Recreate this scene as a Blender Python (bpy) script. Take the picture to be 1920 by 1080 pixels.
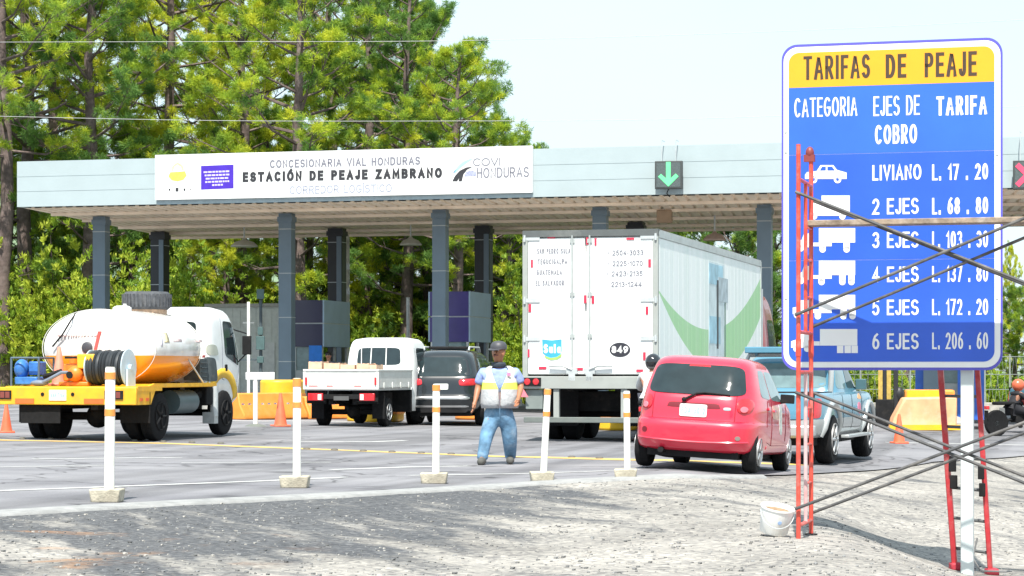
import bpy, bmesh, math, random
import numpy as np
from mathutils import Vector, Matrix

for _o in list(bpy.data.objects):
    bpy.data.objects.remove(_o, do_unlink=True)
scene = bpy.context.scene
COL = scene.collection
R = math.radians

# ------------------------------------------------------------------ camera
CAM_H = 1.3          # eye height above the middle of the road
FPX = 4300.0         # focal length in pixels of a 1920 px wide picture
HOR = 693.0          # picture row of the horizon
cam_d = bpy.data.cameras.new('camera')
cam_d.sensor_width = 36.0
cam_d.lens = 36.0 * FPX / 1920.0
cam_d.shift_y = (HOR - 540.0) / 1920.0
cam_d.clip_start = 0.1
cam_d.clip_end = 3000.0
cam = bpy.data.objects.new('camera', cam_d)
COL.objects.link(cam)
cam.location = (0, 0, CAM_H)
cam.rotation_euler = (R(90), 0, 0)
scene.camera = cam

# ------------------------------------------------------------------ sky, sun, exposure
SUN_EL, SUN_AZ = 58.0, 186.0     # azimuth clockwise from +Y: behind the camera, a little to its left
world = bpy.data.worlds.new('World')
scene.world = world
world.use_nodes = True
wn, wl = world.node_tree.nodes, world.node_tree.links
for n in list(wn):
    wn.remove(n)
w_out = wn.new('ShaderNodeOutputWorld')
w_bg = wn.new('ShaderNodeBackground')
w_sky = wn.new('ShaderNodeTexSky')
w_sky.sky_type = 'NISHITA'
w_sky.sun_disc = False
w_sky.sun_elevation = R(SUN_EL)
w_sky.sun_rotation = R(SUN_AZ)
w_sky.air_density = 1.0
w_sky.dust_density = 1.5
w_sky.ozone_density = 1.0
# thin bright cloud over the blue
w_tc = wn.new('ShaderNodeTexCoord')
w_map = wn.new('ShaderNodeMapping')
w_map.inputs['Scale'].default_value = (2.0, 2.0, 7.0)
w_noise = wn.new('ShaderNodeTexNoise')
w_noise.inputs['Scale'].default_value = 1.6
w_noise.inputs['Detail'].default_value = 6.0
w_ramp = wn.new('ShaderNodeValToRGB')
w_ramp.color_ramp.elements[0].position = 0.3
w_ramp.color_ramp.elements[0].color = (0.62, 0.62, 0.62, 1)
w_ramp.color_ramp.elements[1].position = 0.7
w_ramp.color_ramp.elements[1].color = (0.92, 0.92, 0.92, 1)
w_mix = wn.new('ShaderNodeMixRGB')
w_mix.inputs['Color2'].default_value = (4.0, 4.95, 5.4, 1)
wl.new(w_tc.outputs['Generated'], w_map.inputs['Vector'])
wl.new(w_map.outputs['Vector'], w_noise.inputs['Vector'])
wl.new(w_noise.outputs['Fac'], w_ramp.inputs['Fac'])
wl.new(w_ramp.outputs['Color'], w_mix.inputs['Fac'])
wl.new(w_sky.outputs['Color'], w_mix.inputs['Color1'])
wl.new(w_mix.outputs['Color'], w_bg.inputs['Color'])
w_bg.inputs['Strength'].default_value = 0.108
wl.new(w_bg.outputs['Background'], w_out.inputs['Surface'])

sun_d = bpy.data.lights.new('sun', 'SUN')
sun_d.energy = 3.7
sun_d.angle = R(0.5)
sun_d.color = (1.0, 0.96, 0.88)
sun = bpy.data.objects.new('sun', sun_d)
COL.objects.link(sun)
sun.rotation_euler = (R(90 - SUN_EL), 0, R(180 - SUN_AZ))
sun.location = (0, 0, 60)

scene.view_settings.view_transform = 'Standard'
scene.view_settings.look = 'None'
scene.view_settings.exposure = 1.12
scene.view_settings.gamma = 1.0
scene.cycles.max_bounces = 6
scene.cycles.transparent_max_bounces = 8

# ------------------------------------------------------------------ helpers: materials
MATS = {}

def mat(name, col, rough=0.6, metal=0.0, var=0.12, vscale=6.0, coat=0.0, bump=0.0, bscale=60.0,
        dirt=None, dirt_amt=0.0, dirt_scale=2.0, spec=0.5, emit=None, estr=0.0):
    """Principled paint with a little uneven colour, optional dirt patches of their own shape and optional bump."""
    if name in MATS:
        return MATS[name]
    m = bpy.data.materials.new(name)
    m.use_nodes = True
    nt = m.node_tree
    b = nt.nodes['Principled BSDF']
    b.inputs['Roughness'].default_value = rough
    b.inputs['Metallic'].default_value = metal
    b.inputs['Specular IOR Level'].default_value = spec
    b.inputs['Coat Weight'].default_value = coat
    b.inputs['Coat Roughness'].default_value = 0.05
    tc = nt.nodes.new('ShaderNodeTexCoord')
    no = nt.nodes.new('ShaderNodeTexNoise')
    no.inputs['Scale'].default_value = vscale
    no.inputs['Detail'].default_value = 5.0
    nt.links.new(tc.outputs['Object'], no.inputs['Vector'])
    mr = nt.nodes.new('ShaderNodeMapRange')
    mr.inputs['From Min'].default_value = 0.3
    mr.inputs['From Max'].default_value = 0.7
    mr.inputs['To Min'].default_value = 1.0 - var
    mr.inputs['To Max'].default_value = 1.0 + var * 0.6
    nt.links.new(no.outputs['Fac'], mr.inputs['Value'])
    mul = nt.nodes.new('ShaderNodeVectorMath')
    mul.operation = 'SCALE'
    mul.inputs[0].default_value = col[:3]
    nt.links.new(mr.outputs['Result'], mul.inputs['Scale'])
    out = mul.outputs['Vector']
    if dirt is not None:
        n2 = nt.nodes.new('ShaderNodeTexNoise')
        n2.inputs['Scale'].default_value = dirt_scale
        n2.inputs['Detail'].default_value = 8.0
        n2.inputs['Roughness'].default_value = 0.65
        nt.links.new(tc.outputs['Object'], n2.inputs['Vector'])
        r2 = nt.nodes.new('ShaderNodeMapRange')
        r2.inputs['From Min'].default_value = 0.5
        r2.inputs['From Max'].default_value = 0.75
        r2.inputs['To Min'].default_value = 0.0
        r2.inputs['To Max'].default_value = dirt_amt
        nt.links.new(n2.outputs['Fac'], r2.inputs['Value'])
        mx = nt.nodes.new('ShaderNodeMixRGB')
        mx.inputs['Color2'].default_value = (*dirt, 1)
        nt.links.new(r2.outputs['Result'], mx.inputs['Fac'])
        nt.links.new(out, mx.inputs['Color1'])
        out = mx.outputs['Color']
    nt.links.new(out, b.inputs['Base Color'])
    if bump:
        n3 = nt.nodes.new('ShaderNodeTexNoise')
        n3.inputs['Scale'].default_value = bscale
        n3.inputs['Detail'].default_value = 4.0
        nt.links.new(tc.outputs['Object'], n3.inputs['Vector'])
        bp = nt.nodes.new('ShaderNodeBump')
        bp.inputs['Strength'].default_value = bump
        bp.inputs['Distance'].default_value = 0.02
        nt.links.new(n3.outputs['Fac'], bp.inputs['Height'])
        nt.links.new(bp.outputs['Normal'], b.inputs['Normal'])
    if emit is not None:
        b.inputs['Emission Color'].default_value = (*emit, 1)
        b.inputs['Emission Strength'].default_value = estr
    MATS[name] = m
    return m

def math_node(nt, op, a, b=None):
    n = nt.nodes.new('ShaderNodeMath')
    n.operation = op
    for i, v in enumerate((a, b)):
        if v is None:
            continue
        if isinstance(v, (int, float)):
            n.inputs[i].default_value = v
        else:
            nt.links.new(v, n.inputs[i])
    return n.outputs[0]

# ------------------------------------------------------------------ helpers: meshes
class MB:
    """Collects simple shapes into one mesh."""
    def __init__(self):
        self.v, self.f, self.mi = [], [], []

    def add(self, vs, fs, mi=0):
        o = len(self.v)
        self.v.extend(tuple(p) for p in vs)
        for f in fs:
            self.f.append(tuple(i + o for i in f))
            self.mi.append(mi)
        return self

    def box(self, c, s, rot=None, mi=0, taper=None):
        hx, hy, hz = s[0] / 2, s[1] / 2, s[2] / 2
        vs = []
        for z in (-1, 1):
            for x, y in ((-1, -1), (1, -1), (1, 1), (-1, 1)):
                k = taper if (taper and z > 0) else 1.0
                vs.append(Vector((x * hx * k, y * hy * k, z * hz)))
        if rot is not None:
            M = rot if isinstance(rot, Matrix) else Matrix.Rotation(rot, 3, 'Z')
            vs = [M @ p for p in vs]
        vs = [p + Vector(c) for p in vs]
        return self.add(vs, [(3, 2, 1, 0), (4, 5, 6, 7), (0, 1, 5, 4), (1, 2, 6, 5), (2, 3, 7, 6), (3, 0, 4, 7)], mi)

    def span(self, a, b, mi=0):
        a, b = Vector(a), Vector(b)
        return self.box((a + b) / 2, [abs(q) for q in (b - a)], mi=mi)

    def tube(self, pts, r, n=8, mi=0, cap=True):
        pts = [Vector(p) for p in pts]
        rs = r if isinstance(r, (list, tuple)) else [r] * len(pts)
        vs, fs = [], []
        up = None
        for i, p in enumerate(pts):
            d = (pts[min(i + 1, len(pts) - 1)] - pts[max(i - 1, 0)]).normalized()
            if up is None:
                up = Vector((0, 0, 1)) if abs(d.z) < 0.9 else Vector((1, 0, 0))
            s = d.cross(up)
            if s.length < 1e-5:
                s = d.cross(Vector((0, 1, 0)))
            s.normalize()
            t = s.cross(d).normalized()
            up = t
            for k in range(n):
                a = 2 * math.pi * k / n
                vs.append(p + (s * math.cos(a) + t * math.sin(a)) * rs[i])
        for i in range(len(pts) - 1):
            for k in range(n):
                k2 = (k + 1) % n
                fs.append((i * n + k, i * n + k2, (i + 1) * n + k2, (i + 1) * n + k))
        if cap:
            fs.append(tuple(range(n))[::-1])
            fs.append(tuple((len(pts) - 1) * n + k for k in range(n)))
        return self.add(vs, fs, mi)

    def lathe(self, prof, c=(0, 0, 0), axis='z', n=24, mi=0):
        """prof: (radius, height) pairs; closed ends where the radius is 0."""
        vs, fs = [], []
        for r, h in prof:
            for k in range(n):
                a = 2 * math.pi * k / n
                u, w = r * math.cos(a), r * math.sin(a)
                if axis == 'z':
                    p = (u, w, h)
                elif axis == 'x':
                    p = (h, u, w)
                else:
                    p = (w, h, u)
                vs.append(Vector(p) + Vector(c))
        for i in range(len(prof) - 1):
            for k in range(n):
                k2 = (k + 1) % n
                fs.append((i * n + k, i * n + k2, (i + 1) * n + k2, (i + 1) * n + k))
        if prof[0][0] > 1e-6:
            fs.append(tuple(range(n))[::-1])
        if prof[-1][0] > 1e-6:
            fs.append(tuple((len(prof) - 1) * n + k for k in range(n)))
        return self.add(vs, fs, mi)

    def prism(self, poly, a, b, axis='x', mi=0):
        """poly: 2-D outline; extruded from a to b along axis (x: poly is y,z; y: poly is x,z; z: poly is x,y)."""
        n = len(poly)
        def P(p, t):
            return {'x': (t, p[0], p[1]), 'y': (p[0], t, p[1]), 'z': (p[0], p[1], t)}[axis]
        vs = [P(p, a) for p in poly] + [P(p, b) for p in poly]
        fs = [tuple(range(n))[::-1], tuple(range(n, 2 * n))]
        fs += [(i, (i + 1) % n, n + (i + 1) % n, n + i) for i in range(n)]
        return self.add(vs, fs, mi)

    def ball(self, c, r, n=16, m=10, mi=0):
        rx, ry, rz = r if isinstance(r, (list, tuple)) else (r, r, r)
        vs, fs = [], []
        for j in range(m + 1):
            t = math.pi * j / m
            for i in range(n):
                a = 2 * math.pi * i / n
                vs.append((c[0] + rx * math.sin(t) * math.cos(a), c[1] + ry * math.sin(t) * math.sin(a), c[2] + rz * math.cos(t)))
        for j in range(m):
            for i in range(n):
                i2 = (i + 1) % n
                fs.append((j * n + i, (j + 1) * n + i, (j + 1) * n + i2, j * n + i2))
        return self.add(vs, fs, mi)

    def mesh(self, name, mats, smooth=35, fix=True):
        me = bpy.data.meshes.new(name)
        me.from_pydata(self.v, [], self.f)
        for m in mats:
            me.materials.append(m)
        if any(self.mi):
            me.polygons.foreach_set('material_index', self.mi)
        if fix:
            bm = bmesh.new()
            bm.from_mesh(me)
            bmesh.ops.remove_doubles(bm, verts=bm.verts, dist=1e-5)
            bmesh.ops.recalc_face_normals(bm, faces=bm.faces)
            bm.to_mesh(me)
            bm.free()
        me.update()
        if smooth:
            me.shade_smooth()
            me.set_sharp_from_angle(angle=R(smooth))
        return me

def put(o, parent=None):
    COL.objects.link(o)
    if parent is not None:
        o.parent = parent
    return o

def obj(name, mb, m, parent=None, smooth=35, bevel=0.0, label=None, seg=2, fix=True):
    mats = m if isinstance(m, (list, tuple)) else [m]
    me = mb.mesh(name, mats, smooth, fix)
    o = bpy.data.objects.new(name, me)
    put(o, parent)
    if bevel:
        b = o.modifiers.new('bevel', 'BEVEL')
        b.width = bevel
        b.segments = seg
        b.limit_method = 'ANGLE'
        b.angle_limit = R(40)
    if label:
        o['label'] = label
    return o

def tag(o, label, cat, group=None, kind=None):
    o['label'] = label
    if cat:
        o['category'] = cat
    if group:
        o['group'] = group
    if kind:
        o['kind'] = kind
    return o

def thing(name, label, cat, loc=(0, 0, 0), rotz=0.0, group=None):
    o = bpy.data.objects.new(name, None)
    o.empty_display_size = 0.2
    put(o)
    o.location = loc
    o.rotation_euler = (0, 0, rotz)
    return tag(o, label, cat, group)

def struct(o):
    o['kind'] = 'structure'
    return o

def dup(root, loc, rotz=None, label=None, scale=None):
    """A copy of a thing with copies of its parts and their sub-parts; mesh data is shared."""
    r = root.copy()
    COL.objects.link(r)
    r.location = loc
    if rotz is not None:
        r.rotation_euler = (0, 0, rotz)
    if scale is not None:
        r.scale = scale
    if label:
        r['label'] = label
    for ch in list(root.children):
        c = ch.copy()
        COL.objects.link(c)
        c.parent = r
        for g in list(ch.children):
            d = g.copy()
            COL.objects.link(d)
            d.parent = c
    return r

# ------------------------------------------------------------------ lettering: a plain stroke alphabet
def _arc(cx, cy, rx, ry, a0, a1, n=12):
    return [(cx + rx * math.cos(R(a0 + (a1 - a0) * k / n)), cy + ry * math.sin(R(a0 + (a1 - a0) * k / n))) for k in range(n + 1)]
_P = [(0, 0), (0, 1), (.33, 1)] + _arc(.33, .74, .27, .26, 90, -90, 8) + [(0, .48)]
_O = _arc(.38, .5, .38, .5, 90, 450, 24)
GLYPH = {
    'A': (.72, [[(0, 0), (.36, 1), (.72, 0)], [(.13, .32), (.59, .32)]]),
    'B': (.64, [[(0, 0), (0, 1), (.34, 1)] + _arc(.34, .765, .26, .235, 90, -90, 8) + [(0, .53)], [(0, .53), (.36, .53)] + _arc(.36, .265, .28, .265, 90, -90, 8) + [(0, 0)]]),
    'C': (.68, [_arc(.36, .5, .36, .5, 48, 312, 18)]),
    'D': (.66, [[(0, 0), (0, 1), (.28, 1)] + _arc(.28, .5, .38, .5, 90, -90, 12) + [(0, 0)]]),
    'E': (.55, [[(.55, 1), (0, 1), (0, 0), (.55, 0)], [(0, .52), (.48, .52)]]),
    'F': (.54, [[(.54, 1), (0, 1), (0, 0)], [(0, .5), (.45, .5)]]),
    'G': (.74, [_arc(.38, .5, .38, .5, 48, 325, 18) + [(.72, .46), (.42, .46)]]),
    'H': (.62, [[(0, 0), (0, 1)], [(.62, 0), (.62, 1)], [(0, .52), (.62, .52)]]),
    'I': (.02, [[(.01, 0), (.01, 1)]]),
    'J': (.42, [[(.42, 1), (.42, .22)] + _arc(.21, .22, .21, .22, 0, -175, 10)]),
    'L': (.50, [[(0, 1), (0, 0), (.5, 0)]]),
    'M': (.80, [[(0, 0), (0, 1), (.4, .2), (.8, 1), (.8, 0)]]),
    'N': (.62, [[(0, 0), (0, 1), (.62, 0), (.62, 1)]]),
    'O': (.76, [_O]),
    'P': (.60, [_P]),
    'R': (.64, [_P, [(.28, .48), (.62, 0)]]),
    'S': (.62, [_arc(.31, .745, .29, .255, 30, 262, 12) + _arc(.31, .255, .31, .255, 82, -150, 12)]),
    'T': (.66, [[(0, 1), (.66, 1)], [(.33, 1), (.33, 0)]]),
    'U': (.62, [[(0, 1), (0, .3)] + _arc(.31, .3, .31, .3, 180, 360, 12) + [(.62, 1)]]),
    'V': (.68, [[(0, 1), (.34, 0), (.68, 1)]]),
    'Z': (.62, [[(0, 1), (.6, 1), (0, 0), (.62, 0)]]),
    'a': (.42, [_arc(.21, .31, .21, .31, 0, 360, 14), [(.42, .62), (.42, 0)]]),
    'l': (.02, [[(.01, 0), (.01, 1)]]),
    'u': (.40, [[(0, .62), (0, .2)] + _arc(.2, .2, .2, .2, 180, 360, 10) + [(.4, .62)], [(.4, .3), (.4, 0)]]),
    '0': (.56, [_arc(.28, .5, .28, .5, 90, 450, 22)]),
    '1': (.24, [[(0, .76), (.24, 1), (.24, 0)]]),
    '2': (.56, [_arc(.28, .72, .27, .28, 165, -38, 12) + [(0, 0), (.56, 0)]]),
    '3': (.56, [_arc(.27, .76, .26, .24, 150, -80, 10) + _arc(.27, .27, .29, .27, 80, -150, 10)]),
    '4': (.58, [[(.42, 0), (.42, 1), (0, .28), (.58, .28)]]),
    '5': (.56, [[(.52, 1), (.08, 1), (.04, .55)] + _arc(.26, .32, .29, .32, 125, -150, 12)]),
    '6': (.56, [_arc(.28, .31, .28, .31, 90, 450, 18), [(.005, .33), (.06, .62), (.2, .86), (.42, 1)]]),
    '7': (.56, [[(0, 1), (.56, 1), (.18, 0)]]),
    '8': (.56, [_arc(.28, .76, .24, .24, 90, 450, 16), _arc(.28, .26, .28, .26, 90, 450, 16)]),
    '9': (.56, [_arc(.28, .69, .28, .31, 90, 450, 18), [(.555, .67), (.5, .38), (.36, .14), (.14, 0)]]),
    '.': (.04, [[(.02, -.02), (.02, .13)]]),
    '•': (.10, [[(.05, .42), (.05, .6)]]),
    '-': (.26, [[(0, .46), (.26, .46)]]),
    ' ': (.30, []),
}
GLYPH['Ó'] = (.76, GLYPH['O'][1] + [[(.32, 1.14), (.50, 1.32)]])
GLYPH['Í'] = (.02, GLYPH['I'][1] + [[(-.06, 1.14), (.12, 1.32)]])

def ribbon_strip(pts, w, closed):
    n = len(pts)
    L, Rr = [], []
    for i in range(n):
        if closed:
            a, b, c = pts[i - 1], pts[i], pts[(i + 1) % n]
        else:
            a, b, c = pts[max(i - 1, 0)], pts[i], pts[min(i + 1, n - 1)]
        def nrm(p, q):
            d = (q[0] - p[0], q[1] - p[1])
            l = math.hypot(*d)
            return None if l < 1e-9 else (-d[1] / l, d[0] / l)
        n0, n1 = nrm(a, b), nrm(b, c)
        n0 = n0 or n1
        n1 = n1 or n0
        m = (n0[0] + n1[0], n0[1] + n1[1])
        l = math.hypot(*m)
        if l < 0.35:
            m, k = n0, 1.0
        else:
            m = (m[0] / l, m[1] / l)
            k = min(2.2, 1.0 / max(0.3, m[0] * n0[0] + m[1] * n0[1]))
        L.append((b[0] + m[0] * w / 2 * k, b[1] + m[1] * w / 2 * k))
        Rr.append((b[0] - m[0] * w / 2 * k, b[1] - m[1] * w / 2 * k))
    return L, Rr

def text(parent, s, box, m, y=0.0, bold=0.15, name='lettering', depth=0.002, fn=None, gap=0.26):
    """Painted letters filling the box x0..x1, z0..z1 on the plane y (or on the surface fn); bold = stroke over letter height."""
    x0, x1, z0, z1 = box
    H = z1 - z0
    w = bold * H
    n = len(s)
    tot = sum(GLYPH[c][0] for c in s)
    vis = 0.62 * w                                    # clear space between neighbouring strokes
    kx = (x1 - x0 - w - (n - 1) * (w + vis)) / max(tot, 1e-6)
    while kx < 0.35 * H and w > 0.05 * H:             # very narrow lettering takes a thinner stroke
        w *= 0.93
        vis = 0.62 * w
        kx = (x1 - x0 - w - (n - 1) * (w + vis)) / max(tot, 1e-6)
    adv, items = 0.0, []
    for ch in s:
        gw, st = GLYPH[ch]
        items.append((adv, st))
        adv += gw + (w + vis) / kx
    ky = H - w
    mb = MB()
    k = 0
    for ax, strokes in items:
        for st in strokes:
            pts = [(x0 + w / 2 + (ax + p[0]) * kx, z0 + w / 2 + p[1] * ky) for p in st]
            closed = math.hypot(pts[0][0] - pts[-1][0], pts[0][1] - pts[-1][1]) < 1e-6
            if closed:
                pts = pts[:-1]
            else:
                # square ends stretch by half the stroke
                def ext(p, q):
                    d = (p[0] - q[0], p[1] - q[1])
                    l = max(math.hypot(*d), 1e-9)
                    return (p[0] + d[0] / l * w / 2, p[1] + d[1] / l * w / 2)
                pts = [ext(pts[0], pts[1])] + pts[1:-1] + [ext(pts[-1], pts[-2])]
            L, Q = ribbon_strip(pts, w, closed)
            off = 0.0004 * (k % 4)
            k += 1
            vs = []
            for a, b in zip(L, Q):
                for q in (a, b):
                    if fn is not None:
                        p = fn(q[0], q[1])
                        vs.append((p[0], p[1] - off, p[2]))
                    else:
                        vs.append((q[0], y - off, q[1]))
            n = len(L)
            rng_ = range(n if closed else n - 1)
            mb.add(vs, [(2 * i, 2 * i + 1, 2 * ((i + 1) % n) + 1, 2 * ((i + 1) % n)) for i in rng_])
    return obj(name, mb, m, parent, smooth=0, fix=False)

# ------------------------------------------------------------------ helpers: the lie of the land
def sstep(a, b, x):
    t = min(1.0, max(0.0, (x - a) / (b - a)))
    return t * t * (3 - 2 * t)

def gz(x, y):
    """Height of the ground: the road falls gently to the right, the gravel shoulder drops away under the tariff sign."""
    far = -0.02 * max(-22.0, min(22.0, x))
    if x < 0:
        near = -0.02 * x
    elif x < 2:
        near = 0.015 * x
    else:
        near = 0.03 - 0.075 * (min(x, 9.0) - 2)
    k = sstep(34, 46, y)
    z = near * (1 - k) + far * k
    z -= 0.25 * sstep(2.5, 3.8, x) * (1 - sstep(19.5, 25, y))
    return z

def at_px(px, y):
    return (px - 960.0) / FPX * y

def gp(px, py):
    """Ground point seen at a picture position (used to lay out plan positions)."""
    lo, hi = 6.0, 400.0
    for _ in range(60):
        D = (lo + hi) / 2
        row = HOR - FPX * (gz(at_px(px, D), D) - CAM_H) / D
        if row > py:
            lo = D
        else:
            hi = D
    x = at_px(px, D)
    return Vector((x, D, gz(x, D)))

def hz(py, D):
    return CAM_H + (HOR - py) / FPX * D

def on_ground(x, y, dz=0.0):
    return (x, y, gz(x, y) + dz)
# ------------------------------------------------------------------ common materials
M_asph = mat('asphalt', (0.16, 0.16, 0.17), 0.9)
M_conc = mat('concrete', (0.42, 0.40, 0.36), 0.9, var=0.25, vscale=9, bump=0.3, bscale=40)
M_white = mat('white_paint', (0.80, 0.80, 0.78), 0.45, var=0.06, dirt=(0.45, 0.42, 0.36), dirt_amt=0.35)
M_truckwhite = mat('truck_white', (0.80, 0.81, 0.80), 0.3, var=0.05, coat=0.3, dirt=(0.5, 0.48, 0.42), dirt_amt=0.25, dirt_scale=1.6)
M_black = mat('black_rubber', (0.011, 0.011, 0.012), 0.9, var=0.3, vscale=20, spec=0.25)
M_under = mat('underbody', (0.010, 0.010, 0.011), 0.8, var=0.4, vscale=8, spec=0.3, dirt=(0.06, 0.05, 0.042), dirt_amt=0.4, dirt_scale=5)
M_glass = mat('tinted_glass', (0.018, 0.03, 0.034), 0.06, var=0.2, spec=0.6)
M_glass2 = mat('pale_glass', (0.16, 0.24, 0.25), 0.05, var=0.2, spec=0.6)
M_chrome = mat('bright_metal', (0.62, 0.62, 0.62), 0.3, metal=0.9, var=0.1)
M_galv = mat('galvanised_steel', (0.55, 0.58, 0.58), 0.45, metal=0.35, var=0.12, vscale=14)
M_rim = mat('wheel_rim', (0.5, 0.5, 0.5), 0.4, metal=0.6, var=0.1, dirt=(0.15, 0.12, 0.1), dirt_amt=0.5, dirt_scale=12)
M_tail = mat('tail_lamp_red', (0.55, 0.02, 0.03), 0.12, var=0.15, vscale=30, coat=0.6)
M_amber = mat('amber_lens', (0.8, 0.3, 0.03), 0.15, var=0.1)
M_clear = mat('clear_lens', (0.75, 0.75, 0.72), 0.15, var=0.1)
M_plate = mat('licence_plate', (0.75, 0.77, 0.74), 0.4, var=0.05)
M_ink = mat('dark_lettering', (0.03, 0.03, 0.035), 0.5, var=0.2)
M_grey_ink = mat('grey_lettering', (0.2, 0.2, 0.24), 0.5, var=0.3, vscale=30)
M_pale_ink = mat('pale_lettering', (0.36, 0.38, 0.46), 0.5, var=0.3, vscale=30)
M_yellow = mat('yellow_paint', (0.80, 0.48, 0.02), 0.45, var=0.12, dirt=(0.3, 0.2, 0.08), dirt_amt=0.45, dirt_scale=3)
M_orange = mat('orange_plastic', (0.85, 0.28, 0.04), 0.5, var=0.12, dirt=(0.5, 0.3, 0.15), dirt_amt=0.3, dirt_scale=3)
M_cone = mat('cone_orange', (0.80, 0.14, 0.06), 0.5, var=0.15, dirt=(0.3, 0.15, 0.1), dirt_amt=0.5, dirt_scale=6)
M_bandor = mat('orange_band', (0.75, 0.28, 0.06), 0.4, var=0.15, vscale=20)
M_postwhite = mat('post_white', (0.78, 0.77, 0.72), 0.5, var=0.08, dirt=(0.35, 0.3, 0.22), dirt_amt=0.6, dirt_scale=7)
M_grime = mat('grimy_concrete', (0.46, 0.42, 0.33), 0.9, var=0.3, vscale=14, bump=0.4, bscale=50, dirt=(0.2, 0.17, 0.13), dirt_amt=0.7, dirt_scale=5)
M_red_frame = mat('red_scaffold_paint', (0.62, 0.07, 0.045), 0.45, var=0.2, vscale=12, dirt=(0.5, 0.36, 0.33), dirt_amt=0.5, dirt_scale=8)
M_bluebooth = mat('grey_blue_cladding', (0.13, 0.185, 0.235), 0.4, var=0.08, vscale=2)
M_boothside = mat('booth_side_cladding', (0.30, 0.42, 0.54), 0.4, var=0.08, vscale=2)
M_purplebooth = mat('dark_purple_cladding', (0.042, 0.042, 0.085), 0.35, var=0.1, vscale=2)
M_violet = mat('violet_cladding', (0.055, 0.042, 0.20), 0.35, var=0.15, vscale=2)
M_fascia = mat('fascia_sheet', (0.365, 0.432, 0.448), 0.5, var=0.04, vscale=1.5, dirt=(0.32, 0.38, 0.38), dirt_amt=0.5, dirt_scale=0.8)
M_board = mat('sign_white', (0.80, 0.80, 0.79), 0.4, var=0.03)

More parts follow.
